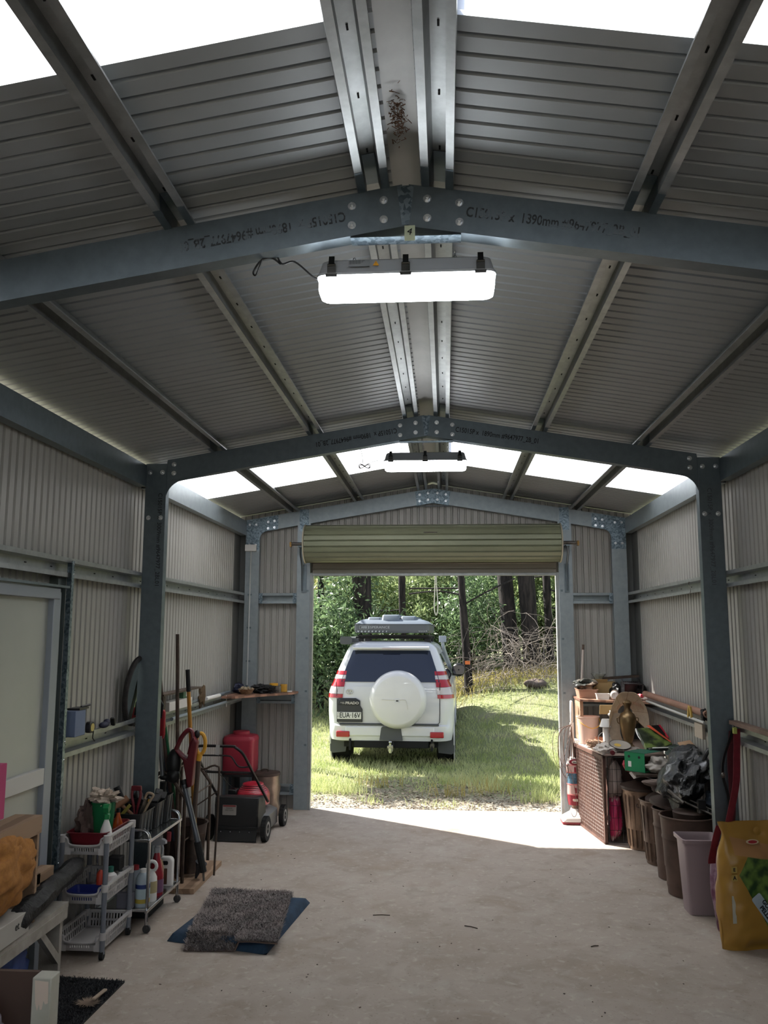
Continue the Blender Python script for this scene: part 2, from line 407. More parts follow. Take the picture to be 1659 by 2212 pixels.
for y in (Y0, Y1, Y2):
    for sgn in (-1, 1):
        t = rafter(sgn, y, {Y0: 'large overhead galvanised rafter %s of the apex, just above the near strip light', Y1: 'galvanised rafter %s of the apex in the middle frame with clear black stencilled code', Y2: 'pale galvanised rafter %s of the apex against the far gable wall'}[y] % ('left' if sgn < 0 else 'right'))
        if sgn < 0: apex(y, t, m_span)
        c = column(sgn, y, {Y0: 'galvanised column of the nearest frame on the %s wall', Y1: 'tall galvanised steel column standing mid-way along the %s wall', Y2: 'galvanised steel column in the far %s corner'}[y] % SIDE[sgn])
        if y == Y1:
            x = sgn * (W - .075)
            txt('C15015P x  3009mm #9647977_2BL01', .042, frame((x + .035 * (1 if sgn < 0 else -.2), y - .0042, 2.80), V((0, 0, -1)), V((1, 0, 0)), V((0, -1, 0))), m_ink if sgn < 0 else mat('faded_ink', '4a5054', .6, .3), c, 'stencilled_mark', .0004, 'LEFT', True)
        if y == Y2:
            g = G(); s = sgn; xi = W - .15
            pts = [(W, HE + .0), (W, HE - .33), (xi, HE - .33)]
            R = .10; z1 = HA - SL * (xi - R) - .156
            pts += [(xi - R + R * cos(a * pi / 16), z1 - R + R * sin(a * pi / 16)) for a in range(0, 9)]
            pts += [(xi - .2, HA - SL * (xi - .2) - .156), (xi - .2, HA - SL * (xi - .2) - .004), (xi, HE + .022)]
            g.prism([(s * a, b) for a, b in pts], .003, frame((0, y - .004, 0), V((1, 0, 0)), V((0, 0, 1)), V((0, 1, 0))))
            part('haunch_plate', g, m_span, c, world=True)
            for bx, bz in ((W - .04, HE - .05), (W - .11, HE - .05), (W - .04, HE - .27), (W - .11, HE - .27), (W - .24, HE - .02), (W - .31, HE - .01), (W - .24, HE - .09), (W - .31, HE - .08)):
                bolt(c, (s * bx, y - .005, bz), (0, -1, 0), .008, .016)
# tape marked 4 at the near apex
t = thing('masking_tape', 'pale green tape marked 4 stuck under the near apex', 'tape', (.015, Y0 - .006, HA - .19))
g = G(); g.grid(lambda u, v: (-.018 + u * .036, -.002 - .006 * sin(v * 3), -.02 + v * .055), 2, 6, .0006); part('strip', g, mat('pale_tape', 'b3bda3', .7), t)
txt('4', .034, face_cam(0, -.011, .008, -.25), m_ink, t, 'handwritten_number')
# purlins
m_slot = mat('slot_dark', '0c0c0c', .9)
def purlin(sgn, xc, y0, y1, label):
    n = V((sgn * sn, 0, cs)); d = V((sgn * cs, 0, -sn)); z = HA - SL * xc + .001
    A = V((sgn * xc, y0, z)); B = V((sgn * xc, y1, z)); t = thing('roof_purlin', label, 'purlin', (sgn * xc, (y0 + y1) / 2, z), 0, 'top hat roof purlins')
    gc = G(); hat(gc, A, B, n, d)
    g = G(); y = max(y0, 1.2) + .25
    while y < y1 - .1:
        g.box(A * 0 + V((sgn * xc, y, z)) + n * .0590, (.006, .022, .002), rot(0, sgn * math.atan(SL), 0)); y += .29
    part2('channel', gc, m_purl, g, m_slot, t)
    if y1 < YB - .2:   # lap sleeve over the rafter
        g = G(); hat(g, V((sgn * xc, y1 - .16, z - .0015)), V((sgn * xc, y1 + .03, z - .0015)), n, d, .0245, .046, .0605, .002, .0065); part('lap_sleeve', g, m_gal, t, world=True)
BAYS = [(YE + .1, Y0 + .03, 'near'), (Y0 + .03, Y1 + .03, 'middle'), (Y1 + .03, YB - .015, 'far')]
for sgn in (-1, 1):
    for y0, y1, w in BAYS:
        for xc, nm in ((.11, 'beside the ridge capping'), (.79, 'halfway down the slope'), (1.49, 'low on the slope')):
            purlin(sgn, xc, y0, y1, 'top hat purlin %s, %s side of the %s roof bay' % (nm, SIDE[sgn], w))
        # eave beam
        t = thing('eave_beam', 'galvanised eave beam along the top of the %s wall in the %s bay' % (SIDE[sgn], w), 'beam', (sgn * (W + .01), (y0 + y1) / 2, 2.85), 0, 'eave beams')
        a0 = y0 + .075; a1 = y1 - .075 if y1 > Y2 else y1 - .035
        a0 = y0 + (.04 if y0 > 0 else 0)
        a1 = min(y1, Y2) - .035 if w != 'far' else Y2 - .006
        g = G(); csec(g, (sgn * W - sgn * .002, a0, 2.925), (sgn * W - sgn * .002, a1, 2.925), (0, 0, 1), (sgn, 0, 0), .155, .06); part('web', g, m_galb if w == 'far' else m_gal, t, world=True)
# wall girts
def girt(sgn, z, y0, y1, label, slots=True):
    x = sgn * (W + .006); t = thing('wall_girt', label, 'girt', (x, (y0 + y1) / 2, z - .05), 0, 'top hat wall girts')
    gc = G(); hat(gc, (x, y0, z), (x, y1, z), (sgn, 0, 0), (0, 0, 1))
    g = G(); y = max(y0, 3) + .15
    while y < y1 - .1: g.box((x + sgn * .0585, y, z), (.002, .022, .006)); y += .3
    part2('channel', gc, m_purl, g, m_slot, t)
for sgn in (-1, 1):
    for y0, y1, w in ((YE + .1, Y1 + .0, 'near'), (Y1 + .0, YB - .05, 'far')):
        girt(sgn, 2.175, y0, y1, 'upper girt on the %s wall, %s the middle column' % (SIDE[sgn], 'this side of' if w == 'near' else 'beyond'))
        lo0 = y0 if (sgn > 0 or w == 'far') else 4.80
        girt(sgn, 1.16 if w == 'near' and sgn < 0 else 1.15, lo0, y1, 'lower girt used as a ledge on the %s wall, %s the middle column' % (SIDE[sgn], 'this side of' if w == 'near' else 'beyond'))
girt(-1, 1.16, YE + .1, 3.75, 'lower girt on the left wall, this side of the access door')
def back_girt(x0, x1, z, label):
    y = Y2 + .001; t = thing('wall_girt', label, 'girt', ((x0 + x1) / 2, y, z - .05), 0, 'short girts beside the roller door')
    g = G(); hat(g, (x0, y, z), (x1, y, z), (0, 1, 0), (0, 0, 1)); part('channel', g, m_galb, t, world=True)
    for xx in (x0 + .02, x1 - .02): part('end_cleat', G().bb(xx - .02, xx + .02, y - .004, y - .001, z - .055, z + .055), m_span, t, world=True)
for sgn, a, b in ((-1, -1.865, -1.457), (1, 1.42, 1.865)):
    for z, nm in ((2.17, 'upper'), (1.125, 'middle'), (.20, 'lowest')):
        back_girt(a, b, z, '%s short girt on the far wall %s of the roller door' % (nm, 'left' if sgn < 0 else 'right'))
# door jamb posts
for sgn in (-1, 1):
    x = sgn * 1.385; zt = HA - SL * 1.385 - .01
    t = thing('door_jamb_post', 'galvanised post on the %s side of the roller door opening' % SIDE[sgn], 'post', (x, Y2, 0), 0, 'roller door posts')
    g = G(); csec(g, (x, Y2 - .004, 0), (x, Y2 - .004, zt), (1, 0, 0), (0, 1, 0), .14, .062); part('web', g, m_galb, t, world=True)
    g = G(); g.bb(x - .05, x + .05, Y2 - .009, Y2 - .006, zt - .22, zt + .02); part('top_cleat', g, m_span, t, world=True)
    g = G(); g.strip((sgn * 1.312, Y2 - .01, .0), (sgn * 1.312, Y2 - .01, OZ), (0, 1, 0), (-sgn, 0, 0), [(0, 0), (0, .028), (.012, .03)], .002); g.strip((sgn * 1.312, Y2 + .03, 0), (sgn * 1.312, Y2 + .03, OZ), (0, 1, 0), (-sgn, 0, 0), [(0, 0), (0, .028)], .002)
    part('door_guide', g, m_purl, t, world=True)
    g = G()
    for z in (.65, 1.2, 1.75, 2.25): g.bb(x - sgn * .045 - .012, x - sgn * .045 + .012, Y2 - .010, Y2 - .006, z - .01, z + .01)
    part('guide_clips', g, m_gal, t, world=True)
# outside jamb flashing (white)
for i, sgn in enumerate((-1, 1)):
    g = G(); g.strip((sgn * 1.29, YB + .03, 0), (sgn * 1.29, YB + .03, OZ), (sgn, 0, 0), (0, 1, 0), [(0, -.075), (0, .0), (.08, 0)], .002 * sgn)
    struct('trim_%d' % (i + 4), g, mat('pale_flashing', 'b5b3ae', .4), 'pale folded flashing around the opening')
# roller door
t = thing('roller_door', 'pale green corrugated roller door rolled up above the opening', 'roller door', (0, 8.84, 2.52))
m_roll = mat('pale_eucalypt_paint', '777a63', .42, .1, '6e715c', 2)
m_rollin = mat('door_curtain_inside', '8d887d', .45, .1)
rc = (8.84, 2.73); rr_ = .198; prof = []; nr = 20
for k in range(nr):
    a = 2 * pi * k / nr
    for f, dr in ((0, 0), (.62, 0), (.70, -.008), (.76, .002), (.84, -.008), (.92, 0)):
        aa = a + 2 * pi / nr * f; prof.append((rc[0] + (rr_ + dr) * cos(aa), rc[1] + (rr_ + dr) * sin(aa)))
g = G(); g.loft([[(x, p[0], p[1]) for p in prof] for x in (-1.325, 1.30)]); part('rolled_curtain', g, m_roll, t, world=True, smooth=25)
g = G()
for x in (-1.335, 1.31): g.lathe([(.20, -.006), (.206, 0), (.20, .006)], frame((x, rc[0], rc[1]), V((0, 1, 0)), V((0, 0, 1)), V((1, 0, 0))), 48)
part('end_disc', g, mat('cream_edge', 'b8b09c', .5), t, world=True)
pl = [(0, 0)]
z = 0
while z < .19: pl += [(z + .04, 0), (z + .048, .008), (z + .056, 0)]; z += .062
g = G(); g.strip((-1.285, 9.03, 2.43), (1.285, 9.03, 2.43), (0, 0, 1), (0, -1, 0), [p for p in pl if p[0] < .21], .001); part('hanging_curtain', g, m_rollin, t, world=True, smooth=25)
g = G(); g.bb(-1.285, 1.285, 9.005, 9.045, 2.405, 2.435); part('bottom_rail', g, m_purl, t, world=True, bevel=.004)
g = G(); g.cyl((-1.50, rc[0], rc[1]), (1.47, rc[0], rc[1]), .018); part('axle', g, m_steel, t, world=True)
for sgn in (-1, 1):
    x = sgn * 1.385
    g = G(); g.tube(smooth_path([(x, rc[0] + .0, rc[1] - .03), (x + sgn * .01, rc[0] + .05, rc[1] - .10), (x + sgn * .01, Y2 - .05, rc[1] - .22), (x + sgn * .01, Y2 - .012, rc[1] - .48)]), .011, 6)
    g.bb(x - .02, x + .02, rc[0] - .03, Y2 - .008, rc[1] - .035, rc[1] - .02); g.bb(x - .015, x + .035, Y2 - .016, Y2 - .010, rc[1] - .5, rc[1] - .2)
    part('wall_bracket', g, m_gal, t, world=True)
    g = G(); g.cyl((sgn * 1.49, rc[0] - .025, rc[1]), (sgn * 1.49, rc[0] + .03, rc[1]), .012); g.bb(sgn * 1.49 - .008, sgn * 1.49 + .008, rc[0] - .03, rc[0] + .03, rc[1] - .03, rc[1] + .02)
    part('axle_clamp', g, mat('brass_clamp', '8a6a3a', .45, .6), t, world=True)
g = G(); g.box((-.02, rc[0] - .178, rc[1] + .095), (.14, .006, .01), rot(-.5, 0, 0)); part('latch', g, m_steel, t, world=True)

# access door on the left wall
t = tag(bpy.data.objects.new('door_1', None), 'pale access door with a white mid rail in the left wall', None, None, 'structure'); COL.objects.link(t); t.location = (-2.06, 4.24, 0)
m_door = mat('door_skin', 'a9aca4', .35, 0, '9fa29a', 1.1)
g = G(); g.bb(-2.075, -2.06, dy0 + .04, dy1 - .06, .004, 2.0); part('leaf', g, m_door, t, world=True)
g = G(); g.bb(-2.062, -2.03, dy0 + .05, dy1 - .07, 1.0, 1.085); part('mid_rail', g, m_whitep, t, world=True, bevel=.003)
g = G(); g.bb(-2.095, -2.028, dy1 - .09, dy1 - .002, 0.0, 2.03); g.bb(-2.095, -2.028, dy0 + .0, dy0 + .06, 0.0, 2.03); g.bb(-2.085, -2.02, dy0 + .0, dy1 - .03, 1.99, 2.05); part('frame', g, mat('door_frame_grey', '8b929a', .4, .2), t, world=True, bevel=.003)
g = G(); g.bb(-2.10, -2.0, dy0 - .02, dy1 + .04, 2.055, 2.068); part('head_flashing', g, m_gal, t, world=True)
for k, (yy, nm) in enumerate(((4.765, 'speckled galvanised door post beside the access door'),)):
    t = thing('door_post', nm, 'post', (-2.06, yy, 0))
    g = G(); csec(g, (-2.055, yy - .035, 0), (-2.055, yy - .035, 2.12), (0, 1, 0), (-1, 0, 0), .10, .05); part('web', g, mat('post_green_grey', '565e5a', .5, .4), t, world=True)
    g = G(); g.strip((-2.05, yy + .016, .0), (-2.05, yy + .016, 2.215), (1, 0, 0), (0, 1, 0), [(0, 0), (.04, 0), (.04, -.03)], .003); part('edge_angle', g, m_span, t, world=True)
    g = G()
    for zz in (2.20, 2.14, 1.2, 1.1, .55): g.ell((-2.008, yy + .008, zz), .005, nu=8, nv=5)
    part('screws', g, m_bolt, t, world=True)

# conduit and junction box on the far left column
t = thing('electrical_conduit', 'thin white conduit running up the far left column to a junction box', 'conduit', (-1.95, Y2 - .03, .6))
g = G(); g.tube([(-1.968, Y2 - .016, 1.22), (-1.958, Y2 - .016, 2.68)], .008, 8); part('pipe', g, mat('conduit_grey', 'a9acab', .5), t, world=True)
g = G(); g.bb(-2.02, -1.90, Y2 - .045, Y2 - .005, 2.675, 2.745); part('junction_box', g, m_white, t, world=True, bevel=.004)
g = G()
for z in (1.5, 1.85, 2.2): g.bb(-1.985, -1.94, Y2 - .018, Y2 - .003, z, z + .018)
g.cyl((-1.968, Y2 - .016, 1.19), (-1.968, Y2 - .016, 1.26), .013); part('saddles', g, m_gal, t, world=True)

# strip lights
m_diff = mat('lit_diffuser', 'ffffff', .4, emis=24)
m_diff.node_tree.nodes['Principled BSDF'].inputs['Emission Color'].default_value = (.93, .97, 1, 1)
m_hous = mat('light_housing', '9a9ea2', .5)
def strip_light(y, zb, x0, x1, label):
    xc = (x0 + x1) / 2; L = x1 - x0; t = thing('strip_light', label, 'light', (xc, y, zb), 0, 'hanging strip lights')
    pr = rrect(L, .125, .03)
    def ring(s, z): return [(p[0] * (1 - s * 2 / L), p[1] * (1 - s * 2 / .125), z) for p in pr]
    g = G(); g.loft([ring(.012, .0), ring(.003, .006), ring(0, .02), ring(0, .062)]); part('diffuser', g, m_diff, t)
    g = G(); g.loft([ring(-.005, .060), ring(-.006, .068), ring(.0, .074), ring(.012, .118), ring(.02, .124)]); h = part('housing', g, m_hous, t)
    for sx in (-.42, 0, .42):
        g = G(); x = sx * L; g.box((x, -.068, .082), (.03, .006, .03)); g.box((x, -.066, .112), (.02, .008, .035), rot(-.3, 0, 0)); g.box((x, -.071, .056), (.04, .006, .012))
        g.cyl((x - .014, -.07, .095), (x + .014, -.07, .095), .005, n=8); part('clip', g, mat('clip_steel', '3a3a38', .3, .8), t)
    for sx in (-.3, .28):
        x = sx * L; g = G(); g.box((x, 0, .127), (.05, .03, .006)); z = .13; k = 0
        top = HA - SL * abs(xc + x) - .165 - zb
        while z < top:
            M = T(x, -.005, z + .009) @ rot(0, 0, (k % 2) * pi / 2 + .3) @ rot(pi / 2, 0, 0)
            g.tube([(M @ V((.005 * cos(a * pi / 5), .010 * sin(a * pi / 5), 0))) for a in range(10)], .0014, 4, closed=True); z += .0165; k += 1
        part('chain', g, m_bolt, t)
    if y < 4:
        g = G(); g.box((-.105 - .06, -.0655, .1), (.075, .001, .026), rot(-.26, 0, 0)); lb = part('rating_label', g, mat('label_grey', '8a8e92', .6), t)
        for i in range(5):
            txt('LED IP65 220-240V ~50Hz'[:22 - i * 2], .0052, face_cam(-.2, -.0668, .1095 - i * .0048) @ rot(-.26 * 0, 0, 0), m_ink, t, 'label_print', .0001, 'LEFT')
        g = G(); g.prism([(-.011, -.009), (.011, -.009), (0, .011)], .001, face_cam(-.105 + .0, -.0672, .098) @ rot(-.2, 0, 0)); w_ = part('warning_triangle', g, mat('warn_yellow', 'd89a20', .5), t)
        txt('!', .014, face_cam(-.105, -.069, .098), m_ink, w_, 'exclamation')
    return t
t = strip_light(2.92, 3.005, -.317, .309, 'large lit strip light hanging from the nearest rafters')
g = G(); cb = smooth_path([(-.315, 2.92, 3.075), (-.34, 2.90, 3.08), (-.40, 2.86, 3.12), (-.44, 2.83, 3.10), (-.455, 2.81, 3.13), (-.455, 2.81, 3.17)]); g.tube(cb, .0035, 6)
g.tube(smooth_path([(-.445, 2.83, 3.10), (-.475, 2.81, 3.115), (-.51, 2.80, 3.10), (-.535, 2.80, 3.06), (-.525, 2.80, 3.05), (-.505, 2.80, 3.105)]), .0035, 6); part('power_cable', g, m_black, t, world=True)
t = strip_light(6.08, 2.975, -.305, .285, 'smaller lit strip light hanging from the middle rafters')
g = G(); g.tube(smooth_path([(-.30, 6.08, 3.05), (-.36, 6.06, 3.045), (-.43, 6.03, 3.02), (-.455, 6.0, 3.0), (-.46, 5.99, 3.06), (-.475, 5.98, 3.13)]), .0022, 6)
g.tube([V((-.445 + .042 * sin(a * pi / 12), 6.0, 2.995 + .016 * sin(a * pi / 6))) for a in range(24)], .003, 5, closed=True); g.tube([V((-.445 + .036 * sin(a * pi / 12), 5.995, 2.992 + .012 * sin(a * pi / 6))) for a in range(24)], .003, 5, closed=True)
part('power_cable', g, m_black, t, world=True)

# hook on the right upper girt
t = thing('s_hook', 'wire S hook hanging on the upper right girt', 'hook', (W - .004, 6.75, 2.11))
g = G(); g.tube([V((-.008, .0 + .022 * cos(a), .075 + .022 * sin(a))) for a in [pi * (-.5 + k / 10 * 1.25) for k in range(11)]] , .0025, 6)
g.tube([V((-.008, .0 + .022 * cos(a), .031 + .022 * sin(a))) for a in [pi * (.5 + k / 10 * 1.25) for k in range(11)]], .0025, 6); part('wire', g, m_steel, t)
def sm(a, b, x):
    t = max(0, min(1, (x - a) / (b - a))); return t * t * (3 - 2 * t)
# ------------------------------------------------------------------ left side clutter
def slotwall(g, P0, P1, z0, z1, rows, n, t=.003, rail=.012, taper=(0, 0)):
    """panel from P0 to P1 (xy) with rows of upright slots left open; taper shifts the foot inward"""
    P0, P1 = V((*P0, 0)), V((*P1, 0)); d = (P1 - P0); L = d.length; d.normalize(); nn = V((-d.y, d.x, 0)); H = z1 - z0
    def q(s0, s1, a, b):
        def pt(s, z, o):
            f = (z1 - z) / H; return P0 + d * s + V((taper[0], taper[1], 0)) * f + nn * o + V((0, 0, z))
        vs = [pt(s, z, o) for o in (0, t) for z in (a, b) for s in (s0, s1)]
        g.add(vs, [(0, 1, 3, 2), (4, 6, 7, 5), (0, 4, 5, 1), (2, 3, 7, 6), (0, 2, 6, 4), (1, 5, 7, 3)])
    zs = [z0 + rail * .8]
    hh = (z1 - z0 - rail * (rows + 1)) / rows
    for r_ in range(rows + 1): a = z0 + r_ * (hh + rail); q(0, L, a, a + rail)
    e = .03; q(0, e, z0, z1); q(L - e, L, z0, z1); st = (L - 2 * e) / n
    for i in range(n): q(e + (i + .55) * st, e + (i + 1) * st, z0, z1)
def trigger(p, M, m, name='trigger_head'):
    g = G(M)
    g.lathe([(.013, 0), (.014, .02), (.010, .024), (.009, .034)], n=12)
    g.loft([[(x, y * s, z) for x, y, z in ((-.02, -.011, .03), (.03, -.009, .034), (.045, -.007, .04), (.045, -.007, .052), (.03, -.01, .058), (-.015, -.012, .064), (-.03, -.011, .05))] for s in (1, -1)])
    g.tube([(.024, 0, .036), (.030, 0, .018), (.026, 0, -.004)], [.005, .0045, .003], 6)
    return part(name, g, m, p)
def bottle(name, label, x, y, z, prof, m, cat='bottle', cap=None, capm=None, trig=None, lab=None, labm=None, rz=0, sx=1, sy=1, group=None):
    t = thing(name, label, cat, (x, y, z), rz, group)
    g = G(); g.lathe(prof, n=24, sx=sx, sy=sy); part('body', g, m, t)
    zt = prof[-1][1]
    if cap: g = G(); g.lathe([(cap[0], zt - .002), (cap[0], zt + cap[1]), (cap[0] * .8, zt + cap[1] + .002)], n=16); part('cap', g, capm, t)
    if trig: trigger(t, T(0, 0, zt) @ rot(0, 0, trig[0]) @ Matrix.Scale(trig[2] if len(trig) > 2 else 1, 4), trig[1])
    if lab:
        for k, (a, b, mm) in enumerate(lab):
            g = G(); r_ = max(p[0] for p in prof) + .0008; g.lathe([(r_, a), (r_, b)], n=24, cap=False, sx=sx, sy=sy); part('label', g, mm, t)
    return t
# plastic trolley
t = thing('plastic_trolley', 'three tier grey plastic basket trolley on castors by the door post', 'trolley', (-1.93, 5.12, 0))
m_pb = mat('grey_white_plastic', 'b4b0ae', .45); m_pp = mat('blue_grey_plastic', '6c7078', .4)
X0, X1, YA, YC = -2.06, -1.80, 4.93, 5.33
for k, (zr, zb) in enumerate(((.655, .555), (.39, .29), (.135, .04))):
    g = G(); tp = .012
    slotwall(g, (X1, YA), (X1, YC), zb, zr, 2, 13, .0008, taper=(-tp, 0)); slotwall(g, (X0, YA), (X0, YC), zb, zr, 2, 13, .0008, taper=(tp, 0)); slotwall(g, (X0, YC), (X1, YC), zb, zr, 2, 11, taper=(0, -tp))
    slotwall(g, (X0 + .04, YA), (X1 - .04, YA), zb, zr - .045, 1, 9, taper=(0, tp), rail=.018)
    for s, xx in ((1, X0), (-1, X1)):   # ends of the front wall sweep up to the posts
        pts = [(xx, zb), (xx + s * .05, zb), (xx + s * .05, zr - .045)] + [(xx + s * (.05 - .03 * sin(a * pi / 10)), zr - .045 + .045 * (1 - cos(a * pi / 10))) for a in range(1, 6)] + [(xx, zr)]
        g.prism(pts, .004, frame((0, YA + .004, 0), V((1, 0, 0)), V((0, 0, 1)), V((0, 1, 0))))
    g.bb(X0 + tp, X1 - tp, YA + tp, YC - tp, zb, zb + .004)
    g.bb(X1 - .006, X1 + .012, YA, YC, zr - .008, zr + .004); g.bb(X0 - .012, X0 + .006, YA, YC, zr - .008, zr + .004); g.bb(X0, X1, YC - .006, YC + .012, zr - .008, zr + .004)
    g.tube(smooth_path([(X0, YA - .004, zr), (X0 + .03, YA - .004, zr - .01), (X0 + .055, YA - .004, zr - .045), (X1 - .055, YA - .004, zr - .045), (X1 - .03, YA - .004, zr - .01), (X1, YA - .004, zr)], 5), .006, 6)
    for xx in (X0, X1):
        for yy in (YA, YC): g.cyl((xx, yy, zr - .03), (xx, yy, zr + .01), .019, n=12)
    part('basket', g, m_pb, t, world=True)
for xx in (X0, X1):
    for yy in (YA, YC):
        g = G(); g.cyl((xx, yy, .03), (xx, yy, .645), .0145, n=12); part('post', g, m_pp, t, world=True)
        g = G(); g.lathe([(.012, -.012), (.024, -.010), (.024, .010), (.012, .012)], frame((xx - .0, yy, .0245), V((0, 1, 0)), V((0, 0, 1)), V((1, 0, 0))), 16); part('castor', g, m_rub, t, world=True)
m_tray = mat('maroon_plastic', '6f2028', .4)
g = G(); pr = [(p[0], p[1]) for p in rrect(.235, .37, .03)]
def tray(g, pr, z0, h, flare=1.12, rim=.01):
    R = lambda s, z: [(p[0] * s, p[1] * s, z) for p in pr]
    g.loft([R(.86, z0), R(1, z0 + h), R(1.0 + rim * 5, z0 + h), R(1.05, z0 + h - .004), R(.99, z0 + h - .005), R(.85, z0 - .003)], cap=False); g.add(R(.86, z0), [tuple(range(len(pr)))]); g.add(R(.85, z0 - .003), [tuple(range(len(pr)))])
g = G(T(-1.93, 5.13, 0)); tray(g, pr, .60, .075); one('plastic_tray', g, m_tray, 'maroon plastic tray sitting in the top basket of the grey trolley', 'tray')
bottle('spray_bottle', 'white spray bottle with a green trigger in the maroon tray', -1.835, 5.0, .605, [(.035, 0), (.037, .005), (.037, .04), (.03, .08), (.014, .125), (.012, .135)], m_white, trig=(pi * .55, m_green, 1.35), cat='spray bottle')
t = thing('plastic_jug', 'green plastic jug stuffed with pale gloves in the maroon tray', 'jug', (-1.92, 5.16, .605))
g = G(); g.lathe([(.052, 0), (.072, .20), (.076, .205), (.070, .20), (.050, .006)], n=24); part('body', g, mat('clear_green', '2f8a58', .25, sub=.3), t)
rr = random.Random(12)
g = G()
def rag(g, c, r, seed, amp=.5, nu=26, nv=14, sc=9):
    def f(u, v):
        a, b = u * 2 * pi, .02 + v * (pi - .04); p = V((sin(b) * cos(a), sin(b) * sin(a), -cos(b)))
        d = 1 + amp * .9 * noise.noise(p * sc * .22 + V((seed, 0, 0))) + amp * .30 * (.5 - abs(noise.noise(p * sc * .45 + V((0, seed, 0)))) * 2); return V(c) + V((p[0] * r[0], p[1] * r[1], p[2] * r[2])) * d
    g.grid(f, nu, nv); return g
rag(g, (0, 0, .225), (.075, .07, .04), 4, .9, 44, 26, 14); part('gloves', g, mat('cream_latex', 'b8a898', .7), t)
one('cloth_bundle', rag(G(), (-2.0, 5.12, .70), (.045, .10, .10), 9, .8), mat('brown_cloth', '5a4a44', .9), 'brown rag slumped behind the green jug', 'cloth')
bottle('amber_bottle', 'orange squeeze bottle at the back of the maroon tray', -1.87, 5.27, .605, [(.028, 0), (.03, .05), (.012, .10), (.01, .12)], mat('amber_plastic', 'a8481c', .3), cap=(.012, .02), capm=m_black)
# middle tier contents
bottle('white_jar', 'white squat bottle with green neck in the middle basket of the grey trolley', -1.865, 5.18, .296, [(.04, 0), (.042, .06), (.034, .09), (.016, .105)], m_white, cap=(.016, .03), capm=mat('teal_cap', '2c6a5c', .4))
bottle('grey_bottle', 'small white bottle with grey band in the middle basket', -1.84, 5.27, .296, [(.025, 0), (.026, .07), (.012, .085)], m_white, cap=(.012, .012), capm=m_grey)
g = G(T(-1.94, 5.03, 0)); tray(g, rrect(.2, .16, .02), .297, .05); one('blue_tray', g, mat('blue_plastic', '24307a', .4), 'dark blue tray inside the middle basket of the grey trolley', 'tray')
one('red_cap_bottle', G().lathe([(.022, 0), (.022, .06), (.008, .08)], T(-1.9, 5.11, .35), 14), mat('orange_red', 'b23a28', .4), 'small orange red bottle peeking out of the middle basket', 'bottle')
g = G(); g.bb(-1.91, -1.83, 5.22, 5.30, .396, .47); one('picture_frame', g, m_blackm, 'small dark box standing behind the bottles in the middle basket', 'box', bevel=.004)
# chrome trolley
t = thing('chrome_trolley', 'chrome tube serving trolley with two shelves beside the middle column', 'trolley', (-1.86, 5.65, 0))
X0, X1, YA, YC = -2.02, -1.70, 5.36, 5.96
for yy in (YA, YC):
    g = G(); path = [(X1, yy, .05), (X1, yy, .55)] + [(X1 - .05 + .05 * cos(a * pi / 12), yy, .55 + .05 * sin(a * pi / 12)) for a in range(1, 7)] + [(X0 + .05 - .05 * sin(a * pi / 12), yy, .55 + .05 * cos(a * pi / 12)) for a in range(0, 7)] + [(X0, yy, .55), (X0, yy, .05)]
    g.tube(path, .010, 10); part('end_frame', g, m_chrome, t, world=True)
    for xx in (X0, X1):
        g = G(); g.lathe([(.008, -.008), (.024, -.007), (.024, .007), (.008, .008)], frame((xx, yy + .008, .0245), V((1, 0, 0)), V((0, 0, 1)), V((0, 1, 0))), 16); g.box((xx, yy + .004, .045), (.012, .02, .035)); part('castor', g, mat('grey_rubber', '3c3a3a', .6), t, world=True)
for z, in ((.535,), (.128,)):
    g = G(); g.bb(X0, X1, YA, YC, z, z + .004); g.bb(X1 - .004, X1 + .012, YA - .03, YC + .02, z - .006, z + .014); g.bb(X0 - .004, X0 + .012, YA, YC, z - .006, z + .014); g.bb(X0, X1, YA - .006, YA + .006, z - .004, z + .012); g.bb(X0, X1, YC - .006, YC + .006, z - .004, z + .012); part('shelf', g, m_chrome, t, world=True, bevel=.002)
def crate(x0, x1, y0, y1, z0, z1, label, m=m_black, name='storage_crate'):
    t = thing(name, label, 'crate', ((x0 + x1) / 2, (y0 + y1) / 2, z0)); g = G(T((x0 + x1) / 2, (y0 + y1) / 2, 0))
    pr = rrect((x1 - x0) / 1.05, (y1 - y0) / 1.05, .012, 2); tray(g, pr, z0 + .004, z1 - z0 - .004); part('body', g, m, t, world=True)
    g = G(); n = max(2, int((y1 - y0) / .06))
    for i in range(n):
        y = y0 + (i + .5) * (y1 - y0) / n; g.box((x1 - .012, y, (z0 + z1) / 2), (.008, .010, (z1 - z0) * .92), rot(0, .055, 0))
    g2 = G(); part('ribs', g, m_grey, t, world=True); return t
crate(-2.0, -1.77, 5.40, 5.66, .540, .685, 'black plastic crate of hand tools, nearest on the chrome trolley')
crate(-2.0, -1.755, 5.67, 5.83, .540, .70, 'narrow black plastic crate, second on the chrome trolley')
crate(-2.0, -1.74, 5.84, 5.95, .540, .72, 'slim black plastic crate, furthest on the chrome trolley')
